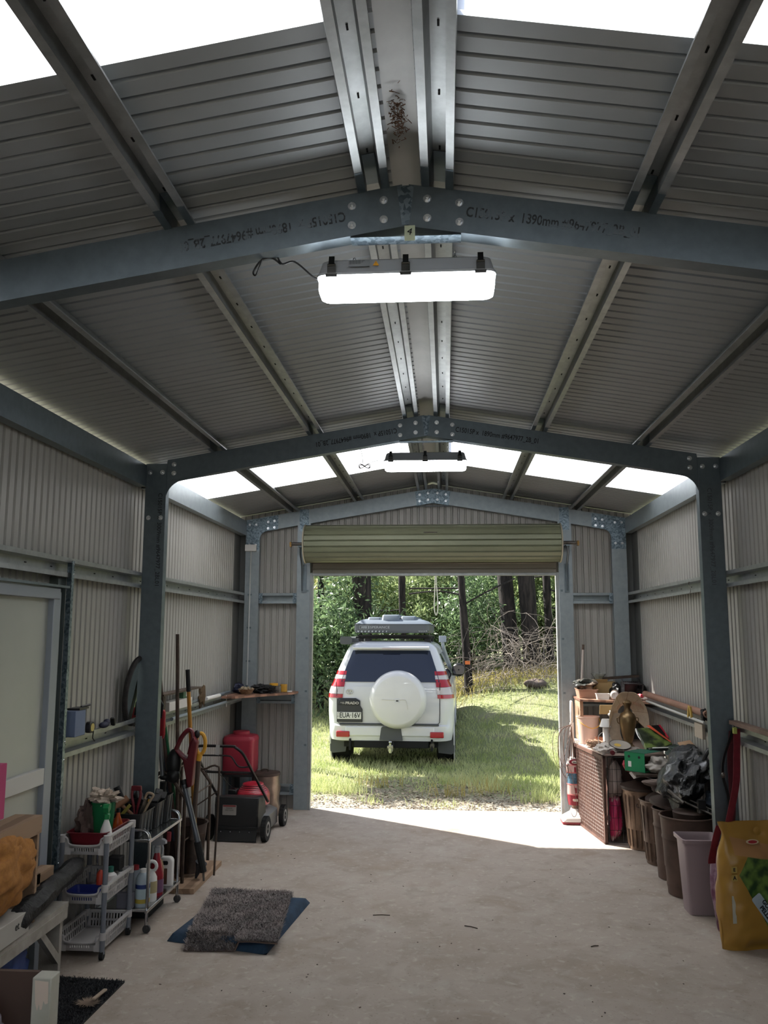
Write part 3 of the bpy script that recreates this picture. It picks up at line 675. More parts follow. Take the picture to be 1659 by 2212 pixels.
# tools sticking out of the crates
def stick(name, a, b, r, m, label, cat='tool', tip=None, tipm=None, r2=None, n=10):
    t = thing(name, label, cat, tuple((V(a) + V(b)) / 2)); g = G(); g.cyl(a, b, r, r2, n); part('shaft', g, m, t, world=True)
    if tip:
        d = (V(b) - V(a)).normalized(); g = G(); g.cyl(V(b) - d * tip[0], V(b) + d * .002, tip[1], n=n); part('grip', g, tipm, t, world=True)
    return t
t = thing('claw_hammer', 'hammer with black rubber grip leaning out of the nearest crate', 'hammer', (-1.93, 5.5, .62))
g = G(); g.cyl((-1.87, 5.5, .58), (-1.945, 5.48, .79), .009, n=10); part('shaft', g, m_steel, t, world=True)
g = G(); g.cyl((-1.93, 5.483, .755), (-1.968, 5.478, .835), .019, .021); part('grip', g, m_rub, t, world=True)
t = thing('mallet', 'timber mallet lying across the nearest crate', 'mallet', (-1.93, 5.47, .70))
g = G(); g.cyl((-1.98, 5.44, .70), (-1.90, 5.50, .765), .022, n=14); g.cyl((-1.94, 5.47, .735), (-1.86, 5.50, .66), .010); part('head_and_handle', g, mat('warm_wood', '93694e', .6), t, world=True)
t = thing('bolt_snips', 'dark red handled snips standing up in the nearest crate', 'snips', (-1.83, 5.5, .62))
for s in (-1, 1):
    g = G(); g.tube(smooth_path([(-1.845, 5.5, .62), (-1.845 + s * .015, 5.5, .72), (-1.845 + s * .028, 5.5, .78), (-1.845 + s * .022, 5.5, .835)], 4), [.006] * 4 + [.009] * 9, 8); part('handle', g, m_redd, t, world=True)
g = G(); g.prism([(-.04, 0), (.03, 0), (.026, .03), (-.036, .03)], .02, face_cam(-1.84, 5.51, .81)); part('handle_bridge', g, m_redd, t, world=True, bevel=.004)
t = thing('hand_trowel', 'yellow striped putty tool leaning in the nearest crate', 'trowel', (-1.9, 5.43, .62)); g = G(); g.box((-1.895, 5.43, .69), (.02, .006, .12), rot(0, .7, 0)); part('blade', g, mat('dull_yellow', '8d8238', .6), t, world=True)
t = thing('hacksaw', 'pale handled saw poking out beside the red snips', 'saw', (-1.8, 5.55, .66)); g = G(); g.tube(smooth_path([(-1.81, 5.55, .66), (-1.77, 5.55, .74), (-1.75, 5.55, .775), (-1.79, 5.56, .785), (-1.81, 5.56, .75)]), .008, 8); part('handle', g, mat('beige_wood', 'a08c74', .6), t, world=True)
g = G(); g.box((-1.815, 5.56, .70), (.004, .10, .10), rot(0, .3, 0)); part('blade', g, m_steel, t, world=True)
t = thing('yellow_tape_measure', 'yellow and black tape measure on the nearest crate edge', 'tape measure', (-1.785, 5.6, .72)); g = G(); g.box((-1.79, 5.6, .735), (.03, .03, .04), rot(.3, .2, .4)); part('case', g, m_black, t, world=True, bevel=.006); g = G(); g.box((-1.789, 5.584, .735), (.014, .004, .018), rot(.3, .2, .4)); part('badge', g, m_yel, t, world=True)
for i, (x, y, l) in enumerate(((-1.80, 5.75, .09), (-1.78, 5.82, .08), (-1.83, 5.9, .07), (-1.9, 5.72, .1))):
    g = G(); g.box((x, y, .715 + i * .006), (.05, l, .02), rot(.35, .15 * i, .2 * i)); one('tool_case', g, m_blackm, 'small black tool case on the %s' % ['second crate, front corner', 'second crate, rear corner', 'furthest crate', 'second crate, wall side'][i], 'case', bevel=.004)
# bottles on the lower chrome shelf
m_lab = lambda n, c: mat('label_' + n, c, .5)
bottle('cleaner_bottle', 'white bottle with blue and yellow label on the lower chrome shelf', -1.765, 5.46, .132, [(.042, 0), (.044, .02), (.044, .16), (.03, .185), (.02, .195)], mat('pale_blue_plastic', '9aa5ac', .4), cap=(.019, .02), capm=m_white, lab=[(.105, .13, m_lab('blue', '27386e')), (.045, .105, m_lab('pale', 'a8b8bc')), (.02, .045, m_lab('yellow', 'a8943a'))])
bottle('ring_cap_bottle', 'tall white bottle with round ring handle on the lower chrome shelf', -1.745, 5.56, .132, [(.035, 0), (.036, .02), (.034, .14), (.02, .17), (.018, .18)], m_white, lab=[(.05, .12, m_lab('cream', 'a89a74'))])
g = G(); g.tube([(-1.745, 5.56 + .026 * cos(a * pi / 8) * 0, .335 + .03 * sin(a * pi / 8)) if 0 else (-1.745 + .03 * cos(a * pi / 8), 5.56, .338 + .03 * sin(a * pi / 8)) for a in range(16)], .011, 8, closed=True); one('bottle_ring_cap', g, m_white, 'white round ring closure on top of the tall white bottle', 'cap')
bottle('red_lid_bottle', 'grey bottle with red lid behind the blue labelled one', -1.83, 5.50, .132, [(.04, 0), (.042, .17), (.03, .20)], mat('grey_clear', '80868c', .3), cap=(.022, .025), capm=mat('lid_red', '93242c', .4))
t = bottle('red_spray_bottle', 'red and pink spray bottle with grey trigger on the lower chrome shelf', -1.755, 5.68, .132, [(.045, 0), (.047, .02), (.046, .13), (.036, .18), (.018, .25), (.016, .26)], mat('red_clear', '8a2630', .25), trig=(-.3, mat('trigger_grey', '9a9c9f', .4), 1.5), cat='spray bottle', lab=[(.02, .10, m_lab('purple', '6c4a68'))])
bottle('tan_bottle', 'slim tan bottle between the red spray bottle and the white jug', -1.765, 5.79, .132, [(.022, 0), (.025, .05), (.022, .14), (.01, .19)], mat('tan_plastic', '8d7458', .4))
t = thing('white_jug', 'white flat jug with a handle hole, furthest on the lower chrome shelf', 'bottle', (-1.755, 5.88, .132))
g = G(); outl = [(-.045, 0), (.045, 0), (.048, .02), (.048, .15)] + arc((.018, .155), .03, 0, pi / 2, 5) + [(-.03, .185), (-.045, .17)]
g.prism(outl, .05, face_cam(0, .025, 0)); part('body', g, m_white, t, bevel=.006)
g = G(); g.prism(rrect(.04, .026, .01), .003, face_cam(.0, -.026, .15)); part('handle_hole', g, m_blackm, t)
g = G(); g.prism(rrect(.022, .10, .003), .002, face_cam(.005, -.026, .065)); part('label', g, mat('brown_label', '5a3a2c', .6), t)
g = G(); g.bb(-2.0, -1.78, 5.62, 5.93, .002, .10); one('black_box', g, m_blackm, 'black box on the floor under the chrome trolley', 'box', bevel=.004)
g = G(); g.bb(-1.90, -1.80, 5.38, 5.43, .132, .22); one('paint_tin_box', g, mat('grey_label_box', '6d6c76', .6), 'grey labelled carton at the near end of the lower chrome shelf', 'carton', bevel=.003)

# long tools leaning in the rack beyond the middle column
t = thing('tool_rack', 'bent brown steel tube rack holding the garden tools', 'rack', (-1.85, 6.35, 0))
g = G()
for y, xx in ((6.28, 0), (6.95, .02)):
    g.tube(smooth_path([(-2.0, y, .0), (-2.0, y, .68), (-1.99, y, .76), (-1.94, y, .80), (-1.88, y, .77), (-1.80, y, .67), (-1.765, y, .62), (-1.765, y, .55), (-1.765, y, .0)], 4), .0125, 8)
for z, x in ((.60, -1.765), (.32, -1.765), (.75, -1.985)): g.tube([(x, 6.28, z), (x, 6.95, z)], .006, 6)
g.tube([(-1.765, 6.6, .0), (-1.765, 6.6, .6)], .004, 5)
part('tube_frame', g, m_brownm, t, world=True)
g = G()
for y in (6.28, 6.95): g.cyl((-1.765, y, 0), (-1.765, y, .012), .022)
part('feet', g, m_rub, t, world=True)
stick('steel_bar', (-1.83, 6.38, .02), (-1.868, 6.30, 1.795), .0135, m_brownm, 'tall dark steel bar standing highest among the garden tools', 'bar')
stick('garden_hoe', (-1.72, 6.50, .03), (-1.80, 6.36, 1.53), .0145, mat('yellow_ash', 'a87428', .45), 'long yellow tool handle with a black grip at its top', 'handle', tip=(.16, .0165), tipm=m_rub)
stick('brown_pole', (-1.82, 6.45, .02), (-2.008, 6.20, 1.58), .019, mat('brown_wood_pole', '4c3630', .6, 0, '3a2a26', 6), 'thick brown timber pole leaning against the left wall behind the column', 'pole')
stick('broom_stick', (-1.90, 6.6, .02), (-2.0, 6.32, 1.54), .011, m_brownm, 'thin dark handle leaning behind the brown pole', 'handle')
stick('navy_pole', (-1.87, 6.40, .3), (-1.99, 6.22, 1.40), .013, mat('navy_paint', '26303f', .4), 'navy blue pole leaning behind the brown one', 'pole')
# green rake handle
t = thing('green_garden_fork', 'green handled garden fork standing behind the rack', 'fork', (-1.88, 6.42, 0)); g = G(); g.cyl((-1.84, 6.42, .33), (-1.93, 6.28, 1.12), .015, .013); part('handle', g, mat('green_enamel', '1f5a3a', .35), t, world=True)
g = G()
for i in range(4): g.tube(smooth_path([(-1.84, 6.42, .34), (-1.87 + i * .022, 6.41, .28), (-1.875 + i * .024, 6.40, .03)], 4), .004, 5)
part('tines', g, m_brownm, t, world=True)
# red headed tool
t = thing('pole_saw', 'tool with a red hooked head and grey tube hanging by the column', 'tool', (-1.95, 6.25, .7))
g = G(); g.cyl((-1.925, 6.25, .78), (-1.955, 6.25, 1.06), .017); part('tube', g, mat('alu_tube', '7b7d80', .35, .8), t, world=True)
g = G(); g.prism([(-.045, .13), (.02, .16), (.03, .14), (.032, -.02), (.02, -.055), (-.005, -.05), (-.02, .0), (-.05, .03)], .035, face_cam(-1.955, 6.28, 1.09)); part('head', g, m_red, t, world=True, bevel=.01)
g = G(); g.prism([(-.06, .02), (.02, -.06), (.03, .04), (-.05, .16), (-.07, .14)], .03, face_cam(-1.965, 6.27, 1.24)); part('blade_cover', g, m_black, t, world=True, bevel=.006)
g = G(); g.cyl((-1.925, 6.25, .52), (-1.918, 6.25, .74), .02, .024); g.ell((-1.915, 6.25, .77), (.035, .02, .02)); part('lower_grip', g, m_black, t, world=True)
# hedge trimmer hanging upside down
t = thing('hedge_trimmer', 'dark red pole trimmer with loop handle and long grey tube', 'trimmer', (-1.76, 6.28, .2))
M = face_cam(-1.765, 6.30, .90)
g = G(); g.prism([(-.075, .06), (-.01, -.01), (.03, -.20), (.06, -.19), (.075, .0), (.09, .12), (.06, .16), (.045, .12), (.02, .0), (-.02, .03), (-.06, .07)], .07, M); part('motor_housing', g, m_redd, t, world=True, bevel=.012)
g = G(); g.tube(smooth_path([(-1.84, 6.27, .96), (-1.80, 6.27, 1.05), (-1.755, 6.27, 1.10), (-1.725, 6.27, 1.09), (-1.72, 6.27, 1.03), (-1.74, 6.27, .93)], 6), .017, 8); part('loop_handle', g, m_redd, t, world=True)
g = G(); g.ell((-1.85, 6.27, .86), (.055, .05, .11)); g.ell((-1.845, 6.25, .78), (.05, .05, .05)); g.ell((-1.695, 6.30, 1.07), (.022, .02, .03)); part('guard', g, m_black, t, world=True)
g = G(); g.cyl((-1.775, 6.27, .75), (-1.755, 6.26, .69), .028, .02); part('collar', g, m_black, t, world=True)
g = G(); g.cyl((-1.765, 6.26, .72), (-1.645, 6.26, .30), .0195, n=14); part('shaft', g, mat('alu_shaft', '6f747a', .35, .7), t, world=True)
g = G(); g.cyl((-1.655, 6.26, .325), (-1.605, 6.26, .12), .026, .024, 10); part('foot_grip', g, m_rub, t, world=True); g = G(); g.cyl((-1.607, 6.26, .13), (-1.60, 6.26, .06), .008); part('spike', g, m_steel, t, world=True)
# yellow D handled shovel
t = thing('shovel', 'shovel with a yellow D handle standing in front of the mower', 'shovel', (-1.68, 6.55, 0))
g = G(); g.tube([(-1.672 + .0 + .035 * cos(a), 6.32, 1.0 + .075 * sin(a)) for a in [pi * 2 * k / 20 for k in range(20)]], .014, 8, closed=True); g.cyl((-1.675, 6.32, .93), (-1.685, 6.32, .88), .022, .02); part('d_handle', g, m_yel, t, world=True)
g = G(); g.cyl((-1.68, 6.32, .90), (-1.75, 6.44, .30), .018, .017); part('shaft', g, mat('dark_ash', '51443c', .6), t, world=True)
g = G(); g.grid(lambda u, v: (-1.75 + (u - .5) * .16 * (1 - .3 * v), 6.45 + .03 * (u - .5) ** 2 * 8 - .03 * v, .33 - v * .27), 10, 10, .003); part('blade', g, m_brownm, t, world=True)
# second tool rack stand (thin rods) near the mower
t = thing('wire_stand', 'tall thin wire frame standing between the shovel and the mower', 'stand', (-1.63, 6.6, 0))
g = G(); g.tube(smooth_path([(-1.78, 6.6, .05), (-1.78, 6.6, .70), (-1.70, 6.6, .78), (-1.62, 6.6, .80), (-1.60, 6.6, .70), (-1.605, 6.55, .02)], 4), .008, 8); g.tube([(-1.78, 6.6, .50), (-1.60, 6.6, .62)], .005, 6); g.tube([(-1.70, 6.6, .02), (-1.70, 6.6, .76)], .003, 5); part('wire', g, m_brownm, t, world=True)
# brown tub on timber board behind the tools
t = thing('brown_tub', 'round dark brown tub standing behind the garden tools', 'tub', (-1.86, 6.62, .04)); g = G(); g.lathe([(.13, 0), (.17, .34), (.178, .345), (.165, .34), (.125, .012)], n=30); part('body', g, mat('brown_tub_paint', '3f2d26', .6, 0, '2b201c', 6), t)
g = G(); g.bb(-2.05, -1.64, 6.15, 6.9, 0.001, .035); one('timber_board', g, m_wood, 'pale timber board on the floor under the garden tools', 'board')
g = G(); g.lathe([(.008, 0), (.02, .06), (.045, .12)], T(-1.70, 6.4, .04) @ rot(.1, .35, 0), 10); one('hand_brush', g, mat('dark_bristles', '2c2c30', .9), 'small dark bristle brush standing on the timber board', 'brush')
stick('red_tip_fork', (-1.86, 6.2, .04), (-1.845, 6.2, .40), .012, m_brownm, 'short fork with a red handle end behind the chrome trolley', 'fork', tip=(.06, .016), tipm=mat('red_grip', '8f3038', .5))

# mirror leaning on the girt
t = thing('round_mirror', 'large oval mirror with a thick dark rim leaning behind the middle column', 'mirror', (-2.0, 5.98, 1.2))
Mm = frame((-2.035, 5.95, 1.405), V((0, 1, 0)), V((0.1, 0, 1)).normalized(), V((1, 0, -.1)).normalized())
g = G(); g.tube([Mm @ V((.205 * cos(a * pi / 24), .225 * sin(a * pi / 24), 0)) for a in range(48)], .019, 10, closed=True); part('rim', g, mat('dark_woven_rim', '33302f', .8, 0, '1f1d1d', 30, bump=.6), t, world=True)
g = G(); g.prism([(.19 * cos(a * pi / 20), .21 * sin(a * pi / 20)) for a in range(40)], .006, Mm); part('glass', g, mat('mirror_glass', 'c8ccc4', .03, 1), t, world=True)
# small things on the near left girt
g = G(); g.bb(-2.06, -1.99, 4.86, 5.0, 1.213, 1.36); t = one('blue_grey_box', g, mat('blue_grey_card', '62708a', .6), 'blue grey box on the lower left girt beside the door post', 'box', bevel=.003)
g = G(); g.bb(-2.06, -1.985, 4.90, 5.03, 1.362, 1.372); g.cyl((-2.02, 5.0, 1.372), (-2.0, 5.08, 1.38), .007); one('black_clip', g, m_black, 'black clip lying across the top of the blue grey box', 'clip')
t = thing('tape_measure', 'tape measure with its yellow tongue hanging over the left girt', 'tape measure', (-2.01, 5.08, 1.214)); g = G(); g.prism(rrect(.07, .065, .022), .03, frame((-.0, 0, .033), V((0, 1, 0)), V((0, 0, 1)), V((1, 0, 0)))); part('case', g, m_black, t, bevel=.004)
g = G(); g.prism(rrect(.05, .045, .02), .002, frame((.031, 0, .033), V((0, 1, 0)), V((0, 0, 1)), V((1, 0, 0)))); part('face', g, mat('tape_face', 'b5a45c', .5), t); g = G(); g.tube([(.03, .02, .01), (.035, .0, -.03), (.036, .03, -.05)], .004, 5); part('strap', g, m_black, t)
g = G(); g.ell((-2.02, 5.36, 1.232), (.025, .06, .02)); g.ell((-2.02, 5.40, 1.245), (.02, .03, .02)); one('navy_pouch', g, mat('navy_cloth', '23263c', .7), 'navy pouch lying on the left girt near the mirror', 'pouch')
g = G(); g.box((-2.02, 5.50, 1.238), (.03, .02, .055), rot(.4, 0, 0)); one('dark_clip', g, m_black, 'small dark clip beside the navy pouch on the girt', 'clip', bevel=.006)
# far left girt ledge
g = G(); g.bb(-2.07, -1.99, 6.55, 7.15, 1.205, 1.275); one('white_carton', g, mat('white_card', 'b8b6b0', .6), 'long white carton lying on the far left girt', 'carton', bevel=.003)
g = G(); g.bb(-2.06, -2.0, 6.45, 6.49, 1.215, 1.34); g.bb(-2.06, -1.97, 6.35, 7.35, 1.335, 1.348); one('dark_bracket', g, m_brownm, 'dark bar held above the white carton on the far left girt', 'bar')
t = thing('green_packet', 'green and white packet standing on the far left girt', 'packet', (-2.03, 7.05, 1.276)); g = G(); g.bb(-.02, .02, -.09, .09, 0, .06); part('pack', g, mat('green_card', '3f6a4c', .6), t); g = G(); g.bb(.0202, .0215, -.02, .06, .01, .05); part('label', g, m_white, t)
g = G(); rag(g, (-2.02, 7.52, 1.25), (.03, .05, .07), 3, 1.0, 14, 10); one('dried_plant', g, mat('dried_leaves', '55442f', .9), 'curled dried leaves standing on the far left girt', 'dried plant')
for i, (ya, yb, r_, mm, lb) in enumerate(((7.6, 8.05, .017, m_white, 'white plastic tube lying on the far left girt'), (7.62, 8.3, .009, m_gal, 'thin metal rod beside the white tube on the girt'), (7.2, 8.6, .012, m_galb, 'long pale pipe along the far left girt'))):
    one('pipe_offcut', G().cyl((-2.0 - .022 * i, ya, 1.206 + r_ + (0.001)), (-2.0 - .022 * i, yb, 1.206 + r_), r_), mm, lb, 'pipe')
one('cable_tie', G().tube([(-1.985, 8.25, 1.21), (-1.98, 8.25, 1.10)], .003, 5), m_white, 'white cable tie hanging from the far left girt', 'cable tie')
for x, y in ((-1.985, 8.5),): one('conduit_length', G().cyl((-1.985, 6.6, 1.145), (-1.985, 8.9, 1.145), .014), m_galb, 'pale conduit length clipped to the front of the far left girt', 'pipe')

# corner shelf
t = thing('corner_shelf', 'triangular timber shelf in the far left corner', 'shelf', (-1.9, 8.7, 1.18)); g = G()
g.prism([(-2.06, 8.22), (-1.89, 8.22), (-1.42, 8.86), (-1.42, 9.04), (-2.06, 9.04)], .02, T(0, 0, 1.18)); part('board', g, mat('shelf_timber', '8a6552', .6, 0, '6a4c3c', 3, kind='wave', sx=(1, 6, 1)), t, world=True)
zs = 1.201
t = thing('wicker_basket', 'shallow wicker basket of bits on the corner shelf', 'basket', (-1.86, 8.55, zs)); g = G(); g.lathe([(.05, 0), (.075, .045), (.08, .05), (.07, .046), (.048, .006)], n=24, sx=1, sy=1.3); part('body', g, mat('wicker', '9a7a5c', .8, 0, '6f543e', 60, bump=.6), t)
rr = random.Random(5); g = G()
for _ in range(14): g.box((rr.uniform(-.05, .05), rr.uniform(-.06, .06), rr.uniform(.035, .06)), (.02, .03, .02), rot(rr.random(), rr.random(), rr.random()))
tag(part('contents', g, mat('bits', '8f8068', .7), t), None, None, None, 'stuff')
one('navy_bundle', rag(G(), (-1.97, 8.68, zs + .045), (.05, .06, .045), 2, .7), mat('navy_cloth', '23263c', .7), 'dark navy bundle behind the wicker basket', 'bundle')
one('black_cable_coil', rag(G(), (-1.72, 8.7, zs + .035), (.11, .08, .045), 7, .9, 30, 14, 16), m_blackm, 'heap of black cable in the middle of the corner shelf', 'cable')
for i, (x, y, r_, h, mm, lb) in enumerate(((-1.66, 8.93, .045, .085, m_yel, 'yellow tape roll at the back of the corner shelf'), (-1.555, 8.93, .036, .075, mat('ochre_roll', 'b0842c', .5), 'ochre roll behind the tin on the corner shelf'), (-1.60, 8.8, .042, .065, m_steel, 'grey metal tin on the corner shelf'))):
    g = G(); g.lathe([(r_, 0), (r_, h), (r_ * .8, h), (r_ * .75, h - .01), (.001, h - .012)], T(x, y, zs), 24); one(['tape_roll', 'tape_roll', 'metal_tin'][i], g, mm, lb, ['tape roll', 'tape roll', 'tin'][i])
g = G(); g.box((-1.48, 8.86, zs + .008), (.05, .012, .012), rot(0, 0, .5)); one('chalk_stub', g, m_white, 'small white stub near the right end of the corner shelf', 'chalk')

# red water drum on a stand
t = thing('red_drum', 'square red plastic drum on a stand in the far left corner', 'drum', (-1.94, 8.72, .42)); R = lambda s, z: [(p[0] * s, p[1] * s, z) for p in rrect(.32, .30, .05)]
g = G(); g.loft([R(.9, 0), R(.98, .02), R(.98, .30), R(1.0, .31), R(1.0, .335), R(.92, .36), R(.55, .375)]); part('body', g, mat('faded_red_plastic', 'a03040', .45, 0, '8f2838', 3), t)
g = G(); g.lathe([(.085, .37), (.085, .40), (.08, .405), (.001, .405)], n=24); part('cap', g, mat('faded_red_plastic', 'a03040'), t)
t = thing('black_stool', 'low black stand under the red drum', 'stand', (-1.94, 8.72, 0)); g = G(); g.bb(-.15, .15, -.14, .14, .395, .418); part('top', g, m_black, t)
for x in (-.13, .13):
    for y in (-.12, .12): g = G(); g.bb(x - .012, x + .012, y - .012, y + .012, 0, .396); part('leg', g, m_gal, t)
t = thing('steel_drum', 'dented round steel drum with a lid beside the door post', 'drum', (-1.695, 8.77, 0)); g = G()
def dr(u, v):
    a = u * 2 * pi; z = v * .40; r_ = .145 * (1 + .012 * (1 if abs(z - .02) < .012 else 0)); r_ += .012 * noise.noise((cos(a) * 2, sin(a) * 2, z * 9)) * (1 if z < .3 else .2); return (r_ * cos(a), r_ * sin(a), z)
g.grid(dr, 48, 20); g.lathe([(.14, 0), (.001, 0)], n=24, cap=False); part('body', g, mat('galv_drum', '93857a', .35, .7, '6d5c50', 5), t)
g = G(); g.lathe([(.15, .39), (.152, .405), (.148, .415), (.12, .418), (.001, .43)], n=36); part('lid', g, mat('rusty_lid', '5a4a42', .6, .4, '43352f', 8), t)
g = G(); g.tube(smooth_path([(-.03, -.03, .42), (-.03, -.03, .445), (.03, -.03, .445), (.03, -.03, .42)], 3), .005, 6); part('lid_handle', g, m_brownm, t)

# lawn mower
t = thing('lawn_mower', 'red and black petrol lawn mower with a catcher, facing the door', 'mower', (-1.70, 7.95, 0), -.06)
m_mblk = mat('mower_black', '1c1c1d', .5); m_deck = mat('deck_grey', '6f6c6a', .4, .3)
g = G(); R = lambda s, z, dy=0: [(p[0] * s, p[1] * s + dy, z) for p in rrect(.44, .56, .12)]
g.loft([R(1.02, .05, .12), R(1.0, .17, .12), R(.8, .20, .12)]); part('deck', g, m_deck, t, bevel=.004)
g = G(); g.loft([[(-.19, -.28, .10), (.19, -.28, .10), (.19, .02, .12), (-.19, .02, .12)], [(-.20, -.29, .30), (.20, -.29, .30), (.18, .02, .30), (-.18, .02, .30)], [(-.20, -.27, .375), (.20, -.27, .375), (.18, .02, .34), (-.18, .02, .34)]]); part('catcher', g, m_mblk, t, bevel=.012)
g = G(); g.prism(rrect(.125, .085, .006), .002, T(-.06, -.2925, .265) @ rot(pi / 2 - .05, 0, 0)); lb = part('warning_label', g, mat('label_paper', '8f8b86', .6), t)
g = G(); g.box((-.06, -.2965, .30), (.115, .001, .012)); part('label_band', g, mat('label_red', '7c2626', .6), lb)
for i, s_ in enumerate(('DANGER', 'KEEP CLEAR', 'OF BLADE')): txt(s_, .014, T(-.06, -.2972 - i * -.0012, .281 - i * .017) @ rot(pi / 2, 0, 0), m_ink, lb, 'label_print', .0002)
g = G(); g.box((0, -.285, .115), (.38, .02, .02)); g.box((0, -.30, .055), (.38, .012, .10), rot(-.35, 0, 0)); part('rear_skirt', g, m_rub, t)
for i in range(4): g = G(); g.ell((-.13 + i * .085, -.302, .085), .005, nu=8, nv=5); part('bolt', g, m_bolt, t)
g = G(); g.lathe([(.155, .24), (.155, .33), (.14, .36), (.10, .40), (.095, .42), (.06, .43), (.001, .43)], T(.02, .16, 0), 30, sx=1.0, sy=1.05)
part('engine_cowl', g, mat('mower_red', 'a01c2e', .35, coat=.3), t)
g = G()
for i in range(4): g.tube([(.02 + (.10 + i * .012) * cos(a), .16 + (.105 + i * .012) * sin(a), .405 - i * .014) for a in [pi + pi * k / 14 for k in range(15)]], .003, 4)
part('cowl_vents', g, m_black, t)
g = G(); g.box((.03, .0, .335), (.09, .006, .018)); part('badge', g, m_chrome, t); g = G(); g.box((-.14, .08, .35), (.08, .10, .06)); part('air_filter', g, m_black, t, bevel=.01)
for s in (-1, 1):
    for y, r_ in ((-.24, .105), (.38, .095)):
        g = G(); x = s * .255; M = frame((x, y, r_), V((0, 1, 0)), V((0, 0, 1)), V((s, 0, 0))); g.lathe([(r_ * .7, -.022), (r_ * .96, -.022), (r_, -.012), (r_, .012), (r_ * .96, .022), (r_ * .7, .022)], M, 32)
        for k in range(32): a = k * pi / 16; g.box((x, y + (r_) * cos(a), r_ + (r_) * sin(a)), (.04, .006, .006), rot(a, 0, 0))
        w_ = part('wheel', g, m_rub, t); g = G(); g.lathe([(r_ * .72, .015), (r_ * .55, .024), (r_ * .2, .02), (.001, .024)], M, 24); g.lathe([(r_ * .72, -.015), (.001, -.02)], M, 24, cap=False); part('hub', g, mat('hub_grey', '8d8a85', .5), w_)
def hnd(pts, r_, name): g = G(); g.tube(smooth_path(pts, 5), r_, 8); return part(name, g, mat('handle_black', '232122', .4, .3), t)
hnd([(-.24, -.05, .32), (-.30, -.30, .60), (-.335, -.42, .78), (-.32, -.45, .815), (-.26, -.46, .83), (.0, -.46, .83), (.03, -.455, .82), (.09, -.42, .76), (.14, -.30, .60), (.22, -.05, .30)], .0125, 'push_handle')
hnd([(-.32, -.40, .74), (-.2, -.42, .745), (-.06, -.42, .745), (-.01, -.42, .73), (.03, -.41, .67), (.06, -.38, .645), (.125, -.35, .645)], .007, 'bail_lever')
hnd([(-.29, -.29, .585), (.14, -.30, .585)], .011, 'cross_bar')
g = G(); g.tube(smooth_path([(-.28, -.3, .6), (-.20, -.2, .56), (-.16, -.05, .45), (-.12, .05, .38)]), .004, 6); part('throttle_cable', g, m_black, t)
g = G(); g.box((-.125, -.473, .80), (.035, .003, .085), rot(0, .1, 0)); part('tag', g, mat('tag_white', 'a8a6a4', .6), t)

# bench, crate and things on it, left foreground
t = thing('low_bench', 'low white painted bench with braced legs beneath the orange towel', 'bench', (-1.95, 3.9, 0)); m_wp = mat('chipped_white_paint', 'a39e96', .6, 0, '8b857c', 9)
g = G(); g.bb(-2.04, -1.87, 3.1, 4.62, .375, .40); part('top', g, m_wp, t, world=True); g = G(); g.bb(-1.885, -1.865, 3.1, 4.60, .325, .376); part('apron', g, m_wp, t, world=True)
for y in (3.2, 4.56): g = G(); g.bb(-1.99, -1.885, y, y + .03, 0, .375); part('leg', g, m_wp, t, world=True)
g = G(); g.prism([(4.28, .37), (4.33, .37), (4.56, .16), (4.56, .11)], .03, frame((-1.915, 0, 0), V((0, 1, 0)), V((0, 0, 1)), V((1, 0, 0)))); part('brace', g, m_wp, t, world=True)
t = thing('timber_crate', 'old timber crate standing on the bench against the access door', 'crate', (-1.97, 4.2, .40)); 
for nm, b in (('top_board', (-2.03, -1.90, 3.75, 4.30, .885, .905)), ('end_board', (-2.03, -1.90, 4.28, 4.30, .40, .885)), ('end_board', (-2.03, -1.90, 3.75, 3.77, .40, .885)), ('front_slat', (-1.905, -1.89, 3.75, 4.30, .82, .905))): g = G(); g.bb(*b); part(nm, g, m_wood, t, world=True)
one('black_cloth', rag(G(), (-1.95, 4.17, .72), (.05, .09, .14), 5, .5), m_blackm, 'black cloth hanging inside the timber crate', 'cloth')
g = G(); g.bb(-2.03, -1.86, 3.45, 4.16, .402, .50); t = one('cardboard_carton', g, mat('printed_card', 'a8a49c', .7), 'pale printed carton on the bench under the orange towel', 'carton', bevel=.003)
for i, s_ in enumerate(('IC', 'et')): txt(s_, .05, frame((-1.858 + 1.945 - 1.945, 3.84 + i * .2, .46), V((0, 1, 0)), V((0, 0, 1)), V((1, 0, 0))), m_ink, t, 'carton_print', .0005, world=True)
def towel(u, v):
    a = u * 2 * pi; b = .05 + v * (pi - .1); p = V((sin(b) * cos(a), sin(b) * sin(a), -cos(b)))
    q_ = noise.noise(p * 1.3); d = 1 + .05 * sin(6 * (p[1] * .9 + p[2] * .8) + 7 * q_) + .015 * sin(15 * (p[1] * .3 - p[2]) + 6 * q_) + .12 * q_ - .16 * max(0, 1 - 5 * abs(noise.noise(p * 1.5 + V((3, 1, 0))))) - .06 * max(0, 1 - 5 * abs(noise.noise(p * 3 + V((1, 5, 0)))))
    return V((-1.925 + p[0] * .115 * d, 3.93 + p[1] * .30 * d, .715 + p[2] * .19 * d))
g = G(); g.grid(towel, 60, 40); one('orange_towel', g, mat('orange_terry', 'a9743a', .95, 0, '946432', 40, bump=.3, bsc=160), 'crumpled orange towel piled on the bench at the left edge', 'towel', smooth=60)
g = G(); g.bb(-2.0, -1.93, 3.62, 3.99, .95, 1.20); one('pink_bag', g, mat('pink_card', 'b03a6c', .6), 'bright pink packet standing at the far left edge above the towel', 'packet')
g = G(); g.bb(-2.0, -1.93, 4.33, 4.40, .52, .60) ; g.bb(-2.0, -1.93, 4.30, 4.55, .55, .60); one('timber_offcut', g, m_wood, 'pale timber offcut lying beside the orange towel', 'timber')
